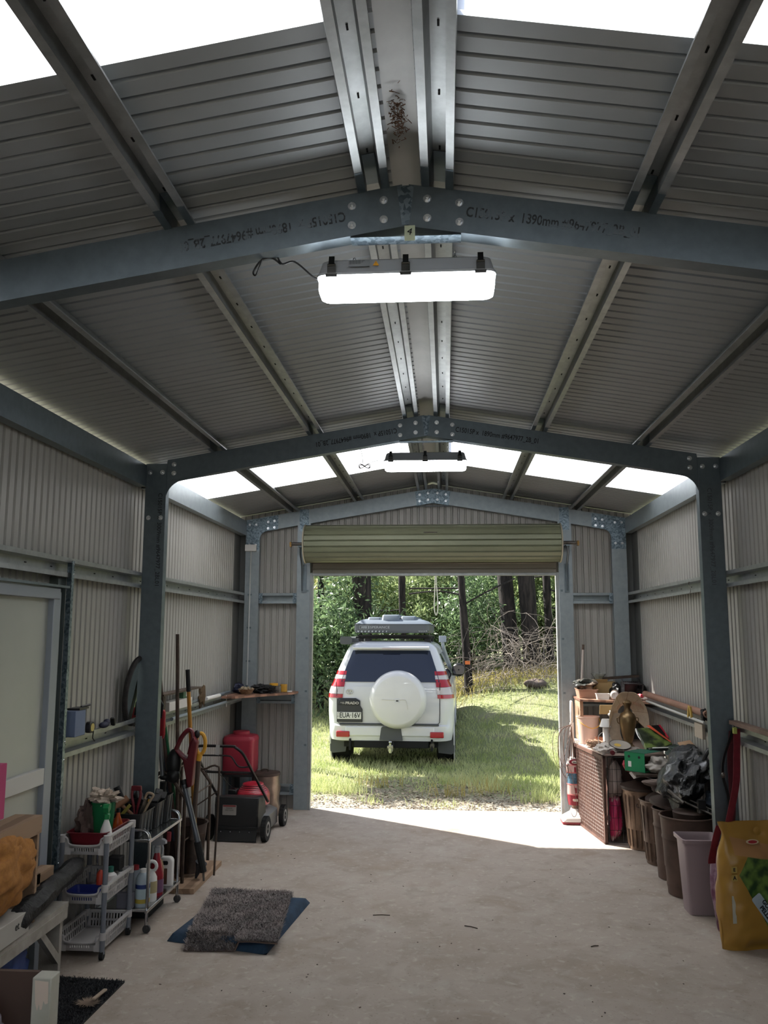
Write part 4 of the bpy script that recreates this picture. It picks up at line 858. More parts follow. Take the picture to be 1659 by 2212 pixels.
g = G(); pts = smooth_path([(-1.90, 4.05, .44), (-1.90, 4.3, .49), (-1.93, 4.6, .50), (-1.95, 4.95, .52)], 5)
def roll(u, v):
    i = v * (len(pts) - 1); k = min(int(i), len(pts) - 2); p = pts[k].lerp(pts[k + 1], i - k); a = u * 2 * pi; r_ = .055 * (1 + .25 * noise.noise((cos(a) * 2, sin(a) * 2, v * 8))) * min(1, .3 + 6 * min(v, 1 - v)); return (p[0] + r_ * cos(a), p[1], p[2] + r_ * sin(a) * .95)
g.grid(roll, 20, 30); one('black_plastic_roll', g, mat('black_film', '0f0f10', .6, bump=1, bsc=18, bdist=.02), 'rolled black plastic film lying over the end of the bench', 'plastic roll')
one('blue_tarp_bundle', rag(G(), (-1.96, 4.12, .22), (.055, .20, .10), 6, .5), mat('blue_tarp', '1c3a78', .5), 'crumpled blue tarp stuffed under the bench', 'tarp')
one('green_sack', rag(G(), (-1.97, 3.98, .075), (.05, .22, .07), 8, .35), mat('grey_green_sack', '5b6658', .8), 'grey green sack on the floor under the bench', 'sack')
t = thing('drawer_box', 'upturned board box with brown face and chipped white side, bottom left corner', 'box', (-1.80, 3.80, 0), .0)
g = G(); g.add([(-1.99, 3.45, .002), (-1.635, 3.83, .002), (-1.575, 3.78, .002), (-1.93, 3.40, .002), (-1.99, 3.45, .31), (-1.635, 3.83, .31), (-1.575, 3.78, .305), (-1.93, 3.40, .305)], [(0, 3, 2, 1), (4, 5, 6, 7), (0, 1, 5, 4), (1, 2, 6, 5), (2, 3, 7, 6), (3, 0, 4, 7)]) if False else None
g.bb(-1.97, -1.66, 3.86, 3.885, .002, .335); part('brown_panel', g, mat('brown_board', '54423a', .6), t, world=True)
g = G(); g.bb(-1.66, -1.575, 3.80, 3.885, .002, .335); part('white_post', g, mat('white_post_paint', 'a8a798', .5, 0, 'b8b8ae', 3), t, world=True, bevel=.005)
g = G(); g.prism([(-.03, .04), (.03, .035), (.032, -.05), (.02, -.055), (.012, -.04), (.006, -.075), (-.002, -.078), (-.006, -.055), (-.014, -.082), (-.024, -.05)], .0015, T(-1.617, 3.7995, .285) @ rot(pi / 2, 0, 0)); part('chipped_patch', g, mat('bare_chip', 'd2c2b4', .7), t, world=True)
one('fluffy_cushion', rag(G(), (-1.86, 3.70, .12), (.13, .10, .14), 11, .22, 40, 24, 22), mat('mauve_fleece', '77707a', .95, 0, '8f888c', 60, bump=1, bsc=120), 'mauve grey fleecy cushion in the bottom left corner', 'cushion')
# mats
def tufts(fn, n, l, w, seed, lean=.6):
    rr = random.Random(seed); vs = []; fs = []
    for _ in range(n):
        p = V(fn(rr.random(), rr.random())); a = rr.uniform(0, 2 * pi); d = V((cos(a) * lean, sin(a) * lean, rr.uniform(.3, 1))).normalized() * l * rr.uniform(.6, 1.2); s_ = V((-sin(a), cos(a), 0)) * w; k = len(vs)
        vs += [p - s_, p + s_, p + d * .7 + s_ * .8, p + d * .7 - s_ * .8, p + d]; fs += [(k, k + 1, k + 2, k + 3), (k + 3, k + 2, k + 4)]
    return vs, fs
t = thing('black_mat', 'black coir doormat on the floor in the bottom left', 'mat', (-1.75, 4.4, 0))
q = [V((-1.93, 3.55, 0)), V((-1.60, 3.95, 0)), V((-1.555, 4.635, 0)), V((-1.97, 4.67, 0))]
q = [V((-1.98, 3.6, 0)), V((-1.59, 3.6, 0)), V((-1.555, 4.635, 0)), V((-1.99, 4.67, 0))]
bl = lambda u, v: (q[0] * (1 - u) + q[1] * u) * (1 - v) + (q[3] * (1 - u) + q[2] * u) * v
g = G(); g.prism([(p[0], p[1]) for p in q], .008, T(0, 0, .001)); part('backing', g, m_blackm, t, world=True)
vs, fs = tufts(lambda u, v: bl(u, v) + V((0, 0, .009)), 16000, .014, .0018, 4); g = G(); g.v = vs; g.f = fs; tag(part('pile', g, mat('coir_black', '232427', .95), t, world=True, smooth=0), None, None, None, 'stuff')
t = thing('paint_brush', 'old paint brush lying on the edge of the black mat', 'brush', (-1.60, 4.32, .02), 0); g = G(); g.box((-1.595, 4.40, .035), (.02, .12, .01), rot(0, 0, -.12)); part('handle', g, mat('bare_wood', '9c8a78', .7), t, world=True, bevel=.003)
vs, fs = tufts(lambda u, v: (-1.625 + (u - .5) * .05, 4.32 + v * .03, .025), 500, .05, .0012, 6, 1.4); g = G(); g.v = [(a, b - .0, max(.021, c * .6)) for a, b, c in vs]; g.f = fs; tag(part('bristles', g, mat('tan_bristle', '8a7868', .9), t, world=True, smooth=0), None, None, None, 'stuff')
# blue cushion under shaggy mat
t = thing('blue_cushion', 'flat blue pet cushion under the grey shaggy mat', 'cushion', (-1.2, 5.5, 0))
qb = [V((-1.53, 5.24, 0)), V((-.90, 5.07, 0)), V((-.80, 6.02, 0)), V((-1.42, 6.05, 0))]
def cush(u, v):
    return None
def pillow(g, q, h, m=28):
    def top(u, v):
        p = (q[0] * (1 - u) + q[1] * u) * (1 - v) + (q[3] * (1 - u) + q[2] * u) * v; e = min(u, 1 - u, v, 1 - v); return V((p[0], p[1], .002 + h * min(1, e / .06) ** .5 + .006 * noise.noise(p * 5) * min(1, e * 9)))
    g.grid(top, m, m); g.grid(lambda u, v: V(((q[0] * (1 - u) + q[1] * u) * (1 - v) + (q[3] * (1 - u) + q[2] * u) * v)) + V((0, 0, .002)), 1, 1); return top
g = G(); pillow(g, qb, .05); part('cover', g, mat('blue_fabric', '20384f', .85, 0, '1a2f42', 20), t, world=True)
t = thing('shaggy_mat', 'grey brown shaggy mat lying over the blue cushion', 'mat', (-1.15, 5.6, .05))
qm = [V((-1.385, 5.09, 0)), V((-.845, 5.11, 0)), V((-.935, 6.12, 0)), V((-1.49, 6.16, 0))]
def mtop(u, v):
    p = (qm[0] * (1 - u) + qm[1] * u) * (1 - v) + (qm[3] * (1 - u) + qm[2] * u) * v
    lift = .056 * min(1, (1 - v) * 9 + .0) if v > .92 else .058
    if v < .12 and u < .55: lift = .006 + (.058 - .006) * (v / .12) * .9
    elif v < .12: lift = .058 - .004 + .01 * sin((u - .55) / .45 * pi)
    lift += .008 * noise.noise(p * 7); return V((p[0], p[1], lift))
g = G(); g.grid(mtop, 24, 24, .008); part('backing', g, mat('mat_backing', '5b4c44', .9), t, world=True)
vs, fs = tufts(lambda u, v: mtop(u, v), 34000, .026, .0022, 8, .9); g = G(); g.v = vs; g.f = fs
tag(part('pile', g, mat('shag_grey', '77706e', .95, 0, '958b86', 5, lo=.4, hi=.6), t, world=True, smooth=0), None, None, None, 'stuff')
# debris on floor
rr = random.Random(17)
for i, (x, y, l, a, lb) in enumerate(((.27, 5.62, .09, -.5, 'dark twig on the floor nearest the middle'), (-.30, 5.8, .11, .05, 'thin pale twig on the floor right of the shaggy mat'), (.98, 5.35, .05, .4, 'short dark twig on the floor towards the yellow bag'))):
    one('twig', G().tube([(x - cos(a) * l / 2, y - sin(a) * l / 2, .004), (x, y + .006, .005), (x + cos(a) * l / 2, y + sin(a) * l / 2, .004)], .003, 5), m_brownm, lb, 'twig')
g = G()
for _ in range(70):
    x = rr.uniform(-1.4, 1.6); y = rr.uniform(3.6, 7.5); g.ell((x, y, .002), (rr.uniform(.002, .009), rr.uniform(.002, .006), .002), rot(0, 0, rr.random() * 6), 6, 4)
tag(mesh('floor_debris', g, m_brownm), 'scattered crumbs of dirt and bark on the concrete floor', 'debris', None, 'stuff')
# ------------------------------------------------------------------ right side clutter
# upright vacuum cleaner
m_vw = mat('vac_white', 'd8d2cc', .35); m_vr = mat('vac_red', '7e1c2c', .35)
t = thing('vacuum_cleaner', 'white and maroon upright vacuum cleaner standing in the sun by the right door post', 'vacuum cleaner', (1.375, 8.66, 0))
g = G(); R = lambda w, d, z, dy=0: [(p[0], p[1] + dy, z) for p in rrect(w, d, .03)]
g.loft([R(.29, .20, .022), R(.29, .20, .04), R(.26, .17, .065), R(.12, .12, .10, .03), R(.09, .10, .13, .04)]); part('head', g, m_vw, t, bevel=.003)
g = G(); g.loft([R(.295, .205, .004), R(.298, .208, .024)]); part('bumper_band', g, m_vr, t)
g = G(); g.ell((.10, -.07, .05), (.03, .03, .03)); g.cyl((0, .04, .11), (-.01, .06, .17), .03); part('ankle_joint', g, mat('vac_tan', 'a8917c', .4), t)
M = T(-.005, .06, .16) @ rot(-.03, 0, 0)
for nm, a, b, r0, r1, mm in (('base_cup', 0, .10, .066, .072, m_vr), ('clear_bin_lower', .10, .195, .072, .072, mat('vac_clear_pink', 'b89a94', .2)), ('dust_bin', .195, .305, .071, .071, mat('vac_blue_print', '5d7c90', .2, 0, '2f4656', 22)), ('clear_bin_upper', .305, .375, .072, .074, mat('vac_clear_pink', 'b89a94')), ('top_dome', .375, .44, .075, .05, m_vw)):
    g = G(M); g.lathe([(r0, a), (r1, b), (r1 * .8, b + .006)], n=28); p_ = part(nm, g, mm, t)
for z in (.10, .195, .305, .375): g = G(M); g.lathe([(.073, z - .006), (.075, z), (.073, z + .006)], n=28, cap=False); part('pink_ring', g, mat('vac_ring', 'b86a68', .35), t)
g = G(M); g.prism(rrect(.06, .022, .01), .004, T(0, -.074, .05) @ rot(pi / 2, 0, 0)); pl_ = part('lower_badge', g, mat('badge_cream', 'c8beb0', .4), t)
g = G(M); g.prism([(.055 * cos(a * pi / 12), .028 * sin(a * pi / 12)) for a in range(24)], .004, T(0, -.066, .405) @ rot(pi / 2 - .35, 0, 0)); part('oval_band', g, m_vr, t)
g = G(M); g.prism([(.03 * cos(a * pi / 12), .015 * sin(a * pi / 12)) for a in range(24)], .004, T(0, -.0705, .405) @ rot(pi / 2 - .35, 0, 0)); ov = part('oval_badge', g, mat('badge_cream', 'c8beb0'), t)
txt('Shark', .017, T(-.005, -.018, .567) @ rot(pi / 2 - .35, 0, 0), m_ink, ov, 'badge_letters', .0005, bold=.0008)
for z in (.14, .335): g = G(M); g.box((0, -.075, z), (.018, .008, .05)); part('latch', g, m_vr, t, bevel=.003)
g = G(); g.cyl((0, .09, .56), (-.01, .10, .92), .016); g.cyl((.0, .085, .40), (0, .09, .58), .025); g.box((-.01, .10, .86), (.035, .03, .15)); g.tube([(-.01, .10 + .018 * cos(a * pi / 10), 1.04 + .095 * sin(a * pi / 10)) for a in range(20)], .014, 8, closed=True); part('handle', g, m_vw, t)
g = G(); g.box((-.01, .085, 1.05), (.022, .012, .09)); part('handle_grip', g, m_vr, t, bevel=.004)
rr = random.Random(2); g = G()
for i in range(9):
    x = -.07 + rr.gauss(0, .018); w_ = rr.uniform(.02, .07); L_ = rr.uniform(.3, .48); g.tube(smooth_path([(-.02, .06, .92), (x - w_, .04 + rr.uniform(-.02, .02), .84), (x - w_ * 1.2, .03, .84 - L_ * .7), (x, .03, .84 - L_), (x + w_ * .8, .03, .84 - L_ * .6), (-.02, .07, .90)], 5), .0028, 4)
g.tube(smooth_path([(-.07, .02, .5), (-.09, -.02, .25), (-.06, -.09, .10), (-.03, -.10, .08), (-.01, -.09, .14), (-.02, -.08, .30), (-.05, -.03, .5)], 6), .0028, 4)
part('power_cord', g, mat('cord_brown', '6c5a52', .5), t)
stick('mop_pole', (1.385, 8.80, .02), (1.535, 8.98, 1.69), .011, mat('mop_white', 'b8aca4', .4), 'pale thin pole leaning in the corner behind the vacuum', 'pole', tip=(.05, .013), tipm=m_brownm)

# lattice cabinet beyond the bins
t = thing('lattice_panel_cabinet', 'brown cabinet with a woven lattice side facing the door', 'cabinet', (1.72, 8.2, 0)); m_lat = mat('brown_lattice', '4c332c', .55, 0, '5e4238', 8)
g = G(); g.bb(1.60, 2.04, 8.0, 8.94, .01, .715); 
g = G(); x0, y0, x1, y1 = 1.385, 8.72, 1.51, 7.82
def lp(s, z, o): d = V((x1 - x0, y1 - y0, 0)); L_ = d.length; d.normalize(); n = V((d.y, -d.x, 0)) * -1; return V((x0, y0, 0)) + d * (s * L_) + n * (-o) + V((0, 0, z))
nh = 22
def obox(g, s0, s1, z0, z1, o0, o1):
    vs = [lp(s, z, o) for o in (o0, o1) for z in (z0, z1) for s in (s0, s1)]; g.add(vs, [(0, 1, 3, 2), (4, 6, 7, 5), (0, 4, 5, 1), (2, 3, 7, 6), (0, 2, 6, 4), (1, 5, 7, 3)])
for i in range(22): z = .03 + i * .031; obox(g, .0, 1, z, z + .013, 0, .006)
for i in range(34): s_ = .03 + i * .0285; obox(g, s_, s_ + .0105, .02, .72, .005, .009)
part('woven_panel', g, m_lat, t, world=True)
g = G(); obox(g, 0, .03, 0, .74, -.004, .02); obox(g, .97, 1, 0, .74, -.004, .02); obox(g, 0, 1, .715, .74, -.004, .02); obox(g, 0, 1, 0, .02, -.004, .02); part('panel_frame', g, m_lat, t, world=True)
g = G(); g.prism([(1.385, 8.72), (1.51, 7.85), (2.04, 7.85), (2.04, 8.94), (1.40, 8.94)], .018, T(0, 0, .742)); part('top', g, mat('cabinet_top', 'c0aca0', .5), t, world=True)
g = G(); g.bb(1.66, 2.03, 8.25, 8.93, .01, .74); part('carcass', g, m_lat, t, world=True)
g = G(); obox(g, .03, .97, .02, .715, -.0035, -.0005); part('pale_backing', g, mat('pale_backing', 'f0e8e2', .6), t, world=True)
# wire cage standing against lattice near end
t = thing('wire_cage', 'folded black wire crate panel standing at the near end of the lattice cabinet', 'cage', (1.75, 7.82, 0)); g = G()
for i in range(11): x = 1.53 + i * .039; g.cyl((x, 7.815, .02), (x, 7.815, .735), .0018, n=5)
for i in range(8): z = .02 + i * .102; g.cyl((1.53, 7.812, z), (1.92, 7.812, z), .0018, n=5)
g.tube([(1.53, 7.815, .02), (1.53, 7.815, .735), (1.92, 7.815, .735), (1.92, 7.815, .02)], .004, 6, closed=True); part('wire', g, m_blackm, t, world=True)
def bag(name, label, c, r, m, seed, amp=.4, cat='bag', sc=7, nu=36, nv=22, smooth=50):
    return one(name, rag(G(), c, r, seed, amp, nu, nv, sc), m, label, cat, smooth=smooth)
bag('clear_plastic_bag', 'cloudy plastic bag of clothes bulging above the pink bag', (1.60, 7.92, .53), (.075, .08, .15), mat('cloudy_plastic', 'b3a198', .3, sub=.3), 3, .35)
bag('pink_bag', 'bright pink and white plastic bag between the lattice panel and the bins', (1.60, 7.92, .215), (.06, .085, .20), mat('pink_white_plastic', 'c23a66', .35, 0, 'd0b8b4', 5, lo=.48, hi=.54, sub=.2), 9, .35)

# metal bins with lids
m_bin = mat('rusty_bin', '6e5a4c', .5, .45, '46362e', 5, bump=.2, bsc=40); m_binl = mat('zinc_bin_warm', '8c7460', .45, .5, '5f4c40', 5); m_lid = mat('bin_lid_brown', '43342d', .55, .35, '33271f', 6)
def mbin(x, y, r0, r1, h, label, mm, fl=True, lid=0, tilt=(0, 0), beads=()):
    t = thing('metal_bin', label, 'bin', (x, y, 0), 0, None); g = G(); n = 120
    def f(u, v):
        a = u * 2 * pi; z = .004 + v * h; r_ = r0 + (r1 - r0) * v
        if fl and .06 < v < .9: r_ += .006 * (1 if int(u * n / 3) % 2 else -1)
        for b in beads: r_ += .006 * max(0, 1 - abs(v - b) / .03)
        return (r_ * cos(a), r_ * sin(a), z)
    g.grid(f, n, 28); g.lathe([(r1 - .008, h - .004), (r1 - .02, h * .35), (.001, h * .3)], n=40, cap=False); g.lathe([(r0, .004), (.001, .004)], n=40, cap=False)
    g.tube([((r1 + .002) * cos(a * pi / 24), (r1 + .002) * sin(a * pi / 24), h) for a in range(48)], .007, 6, closed=True); part('body', g, mm, t, smooth=25)
    if lid:
        M = T(lid[0], lid[1], h + lid[2]) @ rot(tilt[0], tilt[1], 0); g = G(M); rl = r1 + .014
        g.lathe([(rl, -.022), (rl + .006, -.018), (rl + .002, 0), (rl - .02, .006), (rl * .55, .028), (rl * .3, .036), (.001, .038)], n=48); g.lathe([(rl - .004, -.02), (rl - .02, .0), (.001, .03)], n=48, cap=False); l_ = part('lid', g, m_lid, t)
        g = G(M); g.tube(smooth_path([(-.05, 0, .034), (-.04, 0, .06), (.04, 0, .06), (.05, 0, .034)], 4), .005, 6); part('lid_handle', g, m_brownm, l_)
    a = pi * 1.35
    for a in (pi * 1.42, pi * .42):
        g = G(); c = V((r1 * .965 * cos(a), r1 * .965 * sin(a), h * .80)); tx = V((-sin(a), cos(a), 0)); ou = V((cos(a), sin(a), 0))
        g.tube(smooth_path([c + tx * -.04, c + tx * -.04 + ou * .025 - V((0, 0, .02)), c + tx * .04 + ou * .025 - V((0, 0, .02)), c + tx * .04], 4), .005, 6); g.box(tuple(c), (.05, .02, .03), rot(0, 0, a)); part('side_handle', g, m_brownm, t)
    return t
mbin(1.80, 7.72, .125, .165, .485, 'fluted metal bin with a flat lid, furthest of the bins and lit by the sun', m_binl, True, (0, 0, .03), (.03, .02))
mbin(1.845, 7.24, .13, .17, .485, 'dark fluted metal bin with its lid sliding off, second from the far end', m_bin, True, (.06, .02, .04), (.05, -.22))
mbin(1.845, 6.83, .14, .165, .50, 'smooth rusty metal bin with a lid, third from the far end', mat('rust_brown', '5e4a40', .6, .2, '47362e', 5), False, (0, 0, .045), (.1, .1), beads=(.2, .75))
mbin(1.825, 6.43, .148, .185, .53, 'tall smooth rusty metal bin, nearest of the metal bins', mat('rust_brown', '5e4a40'), False, 0, beads=(.12, .72))
g = G(); g.lathe([(.12, 0), (.125, .05), (.11, .06), (.001, .07)], T(1.86, 6.46, .50), 36); one('inner_lid', g, m_lid, 'smaller brown lid sunk into the nearest metal bin', 'lid')
# mauve bin
t = thing('plastic_bin', 'mauve grey rectangular plastic bin in front of the metal bins', 'bin', (1.79, 6.05, 0)); m_mv = mat('mauve_plastic', '8d7c7f', .45)
def rect(w, d, r_, z): return [(p[0], p[1], z) for p in rrect(w, d, r_, 3)]
g = G(); g.loft([rect(.19, .15, .02, .002), rect(.235, .19, .02, .45), rect(.265, .22, .02, .452), rect(.268, .223, .02, .475), rect(.255, .21, .02, .478), rect(.232, .187, .02, .455), rect(.186, .146, .02, .01)], cap=False); g.add(rect(.19, .15, .02, .002), [tuple(range(16))]); g.add(rect(.186, .146, .02, .01), [tuple(range(16))]); part('body', g, m_mv, t)
t.scale = (1, 1.15, 1)
# mustard pellet bag
t = thing('pellet_bag', 'big yellow and green printed bag of pellets at the right edge', 'bag', (1.90, 5.42, 0), .22)
def pb(u, v):   # front and back wrap
    a = u * 2 * pi; z = v * .705; w_ = .19 * (1 + .06 * sin(v * 5)) * (1 - .14 * sm(.74, .90, v) + .16 * sm(.90, 1, v)); d = .085 * (1 - sm(.72, .93, v) * .93) * (.55 + .45 * sm(0, .12, v)) ; 
    x = w_ * (abs(cos(a)) ** .55) * (1 if cos(a) > 0 else -1); y = d * (abs(sin(a)) ** .8) * (1 if sin(a) > 0 else -1)
    k = .020 * noise.noise((x * 8, y * 4 + 3, z * 8)) + .010 * noise.noise((x * 22, 1, z * 14)); return (x, y + k * (1 if y < 0 else -1) , z + .006 * noise.noise((x * 14, 0, 5)) * v)
g = G(); g.grid(pb, 90, 60)
bagm = bpy.data.materials.new('pellet_bag_print'); bagm.use_nodes = True; nt = bagm.node_tree; N = nt.nodes; L = nt.links; b = N['Principled BSDF']; b.inputs['Roughness'].default_value = .35
tc = N.new('ShaderNodeTexCoord'); sep = N.new('ShaderNodeSeparateXYZ'); L.new(tc.outputs['Object'], sep.inputs[0]); nz = N.new('ShaderNodeTexNoise'); nz.inputs['Scale'].default_value = 14; L.new(tc.outputs['Object'], nz.inputs['Vector'])
def mth(op, a, b_=None, c_=None):
    n = N.new('ShaderNodeMath'); n.operation = op
    for i, q in enumerate((a, b_, c_)):
        if q is None: continue
        if isinstance(q, (int, float)): n.inputs[i].default_value = q
        else: L.new(q, n.inputs[i])
    return n.outputs[0]
X_, Z_ = sep.outputs[0], sep.outputs[2]
def mixc(f, a, col):
    m_ = N.new('ShaderNodeMix'); m_.data_type = 'RGBA'; L.new(f, m_.inputs[0])
    if isinstance(a, str): m_.inputs[6].default_value = rgb(a)
    else: L.new(a, m_.inputs[6])
    if isinstance(col, str): m_.inputs[7].default_value = rgb(col)
    else: L.new(col, m_.inputs[7])
    return m_.outputs[2]
rmp = N.new('ShaderNodeValToRGB'); rmp.color_ramp.elements[0].color = rgb('1d3a1a'); rmp.color_ramp.elements[1].color = rgb('5f7a34'); rmp.color_ramp.elements[0].position = .4; rmp.color_ramp.elements[1].position = .6; L.new(nz.outputs['Fac'], rmp.inputs[0])
# green picture: right of a curved edge, between z .17 and .53
edge = mth('ADD', mth('MULTIPLY', mth('ABSOLUTE', mth('SUBTRACT', Z_, .42)), .55), -.105)
inpic = mth('MULTIPLY', mth('GREATER_THAN', X_, edge), mth('MULTIPLY', mth('LESS_THAN', mth('ADD', Z_, mth('MULTIPLY', X_, .15)), .515), mth('GREATER_THAN', Z_, .10)))
brn = mth('MULTIPLY', mth('GREATER_THAN', X_, -.12), mth('MULTIPLY', mth('GREATER_THAN', mth('ADD', Z_, mth('MULTIPLY', X_, .15)), .515), mth('LESS_THAN', mth('ADD', Z_, mth('MULTIPLY', X_, .2)), .60)))
c_ = mixc(inpic, '98722e', rmp.outputs[0]); c_ = mixc(brn, c_, '9c7248'); L.new(c_, b.inputs['Base Color'])
part('body', g, bagm, t, smooth=60)
def ontobag(x, z, off=.012): return (x, -.085 - off, z)
mp_ = mat('panel_silver', '9aa6ae', .4)
g = G(); g.prism(rrect(.235, .065, .012), .002, T(.045, -.094, .215) @ rot(pi / 2, 0, 0) @ rot(0, 0, -.95)); pp = part('grey_print_band', g, mp_, t)
txt('GOLD LEAF', .034, T(.062, -.0975, .205) @ rot(pi / 2, 0, 0) @ rot(0, 0, -.95) @ T(.0, .014, 0), m_ink, pp, 'print', .0005, bold=.0012)
txt('PELLETS', .034, T(.062, -.0975, .205) @ rot(pi / 2, 0, 0) @ rot(0, 0, -.95) @ T(-.01, -.018, 0), m_ink, pp, 'print', .0005, bold=.0012)
g = G(); g.prism([(.04 * cos(a * pi / 12), .014 * sin(a * pi / 12)) for a in range(24)], .002, T(.0, -.055, .60) @ rot(pi / 2 - .4, 0, 0)); lo_ = part('oval_logo', g, mat('logo_pale', 'b8a88c', .5), t)
g = G(); g.prism([(.028 * cos(a * pi / 12), .009 * sin(a * pi / 12)) for a in range(24)], .002, T(.0, -.0575, .60) @ rot(pi / 2 - .4, 0, 0)); part('logo_centre', g, m_red, lo_)
g = G(); g.box((-.148, -.078, .235), (.022, .003, .15)); part('side_print', g, mat('side_grey', 'a8a698', .5), t)
g = G()
for z in (.455, .41): g.prism(rrect(.035, .035, .004), .002, T(-.14, -.083, z) @ rot(pi / 2, 0, 0)); 
part('icon_panel', g, mat('icon_yellow', 'a88f4c', .5), t); txt('A', .03, T(-.14, -.0865, .41) @ rot(pi / 2, 0, 0), m_ink, t, 'icon', .0005, bold=.001); txt('E', .026, T(-.14, -.0865, .455) @ rot(pi / 2, 0, 0), m_ink, t, 'icon', .0005, bold=.001)
t = thing('purple_bag', 'crumpled purple printed plastic bag wedged behind the yellow pellet bag', 'bag', (1.83, 5.68, 0)); part('body', rag(G(), (.0, 0, .25), (.072, .07, .255), 21, .32, 40, 30, 9), mat('purple_print', '6c4058', .35, 0, '8f7484', 6, lo=.45, hi=.55), t)
txt('Plum', .05, T(-.035, -.088, .22) @ rot(pi / 2, 0, 0) @ rot(0, 0, -1.4), mat('print_pale', 'b09aa4', .5), t, 'print', .0005)
# red webbing hanging from the right girt
def ribbon(pts, w, wd, t_=.003):
    pts = smooth_path(pts, 6); g = G(); wd = V(wd).normalized(); n = len(pts)
    g.grid(lambda u, v: pts[int(round(u * (n - 1)))] + wd * w * (v - .5), n - 1, 1, t_); return g
t = thing('red_strap', 'wide red webbing strap hanging from the right girt behind the column', 'strap', (1.95, 5.78, .6)); m_web = mat('red_webbing', '741a28', .7, 0, '64141f', 30)
part('webbing', ribbon([(2.0, 5.80, 1.20), (1.985, 5.78, 1.05), (1.965, 5.77, .85), (1.90, 5.76, .60), (1.89, 5.76, .45)], .046, (1, .2, 0)), m_web, t, world=True)
part('webbing', ribbon([(1.83, 5.70, .62), (1.80, 5.68, .55), (1.765, 5.66, .44), (1.76, 5.66, .40)], .05, (1, .3, 0)), m_web, t, world=True)
g = G(); g.tube(smooth_path([(2.02, 5.82, 1.22), (1.99, 5.80, 1.24), (1.97, 5.79, 1.21)], 4), .005, 6); part('cord', g, m_steel, t, world=True)
t = thing('dark_lead', 'black and maroon lead with clips hanging beside the red strap', 'lead', (1.95, 5.86, .7)); g = ribbon([(2.0, 5.86, 1.21), (1.96, 5.86, 1.10), (1.925, 5.86, 1.0), (1.915, 5.86, .90), (1.94, 5.86, .78), (1.945, 5.86, .70)], .018, (1, .2, 0)); part('lead_strap', g, m_black, t, world=True)
g = ribbon([(1.99, 5.87, 1.18), (1.97, 5.87, 1.0), (1.97, 5.87, .7), (1.95, 5.87, .55)], .04, (1, .2, 0)); part('maroon_strap', g, mat('maroon_webbing', '4a1a20', .8), t, world=True)
g = G(); g.ell((1.915, 5.855, .90), (.014, .01, .018)); g.tube(smooth_path([(1.945, 5.855, .72), (1.95, 5.855, .68), (1.94, 5.855, .65)], 4), .004, 6); part('clips', g, m_steel, t, world=True)

# shelf in the far right corner
t = thing('corner_shelf', 'timber shelf loaded with clutter in the far right corner', 'shelf', (1.75, 8.7, 1.16)); g = G()
g.prism([(1.42, 8.55), (2.06, 8.25), (2.07, 9.03), (1.42, 9.03)], .02, T(0, 0, 1.155)); part('board', g, mat('shelf_timber_warm', '93705c', .6, 0, '6e4f40', 3, kind='wave', sx=(1, 6, 1)), t, world=True)
g = G(); g.bb(1.43, 1.46, 8.62, 9.0, .77, 1.154); part('upright', g, m_wood, t, world=True)
zs = 1.176
t = thing('planter_tray', 'terracotta coloured tray at the left end of the right corner shelf', 'tray', (1.52, 8.78, zs)); g = G(); tray(g, rrect(.19, .26, .02), .0, .085, 1.1); part('body', g, mat('terracotta_tan', 'a07c68', .6), t)
bag('dark_bag', 'dark crumpled plastic bag heaped on the terracotta tray', (1.52, 8.80, 1.305), (.11, .10, .055), mat('dark_bag', '2e302c', .4, 0, '75665a', 7, lo=.5, hi=.6), 14, .6)
t = thing('cardboard_box', 'tan cardboard box with its flap up on the right corner shelf', 'box', (1.70, 8.92, zs)); g = G(); g.bb(-.10, .12, -.08, .08, 0, .15); g.box((-.04, -.09, .16), (.16, .003, .04), rot(.5, 0, 0)); part('body', g, mat('cardboard', '9c8258', .8), t, bevel=.002)
g = G(); g.lathe([(.03, 0), (.07, .05), (.078, .06), (.072, .055), (.03, .006)], T(1.67, 8.93, 1.345), 28); one('glass_bowl', g, mat('clear_glass', 'd8dcd8', .05, tr=.85), 'clear glass bowl on top of the cardboard box', 'bowl')
t = thing('dark_plank', 'dark plank laid along the back of the right corner shelf', 'plank', (1.88, 8.98, 1.36)); g = G(); g.box((1.88, 8.97, 1.365), (.40, .05, .025), rot(0, -.08, 0)); part('board', g, m_brownm, t, world=True)
t = thing('plastic_milk_crate', 'black slotted plastic crate tipped on its side on the right corner shelf', 'crate', (1.93, 8.66, zs)); 
g = G(); sl = T(1.93, 8.62, 1.255) @ rot(.15, 0, .1)
gg = G(sl)
for i in range(9): gg.box((-.085, -.005, -.07 + i * .018), (.006, .12, .008), rot(.5, 0, 0)); gg.box((.085, -.005, -.07 + i * .018), (.006, .12, .008), rot(.5, 0, 0)); gg.box((-.075 + i * .019, -.005, .075), (.008, .12, .006))
gg.bb(-.09, .09, .05, .056, -.08, .08); gg.bb(-.092, .092, -.07, -.06, .07, .082); gg.bb(-.092, .092, -.07, -.06, -.082, -.07); gg.bb(-.092, -.08, -.07, -.06, -.08, .08); gg.bb(.08, .092, -.07, -.06, -.08, .08); gg.bb(-.09, .09, -.07, .056, -.084, -.08); part('crate_body', gg, mat('crate_black_gloss', '1a1a1c', .3), t, world=True)
bag('black_rubbish_bag', 'black rubbish bag slumped beside the slotted crate', (2.03, 8.72, 1.255), (.05, .14, .075), m_black, 4, .4); bag('black_rubbish_bag', 'black bag with a tan patch left of the slotted crate', (1.81, 8.78, 1.25), (.05, .10, .07), mat('black_tan', '1c1a18', .5, 0, '7d6248', 5, lo=.62, hi=.68), 8, .4)
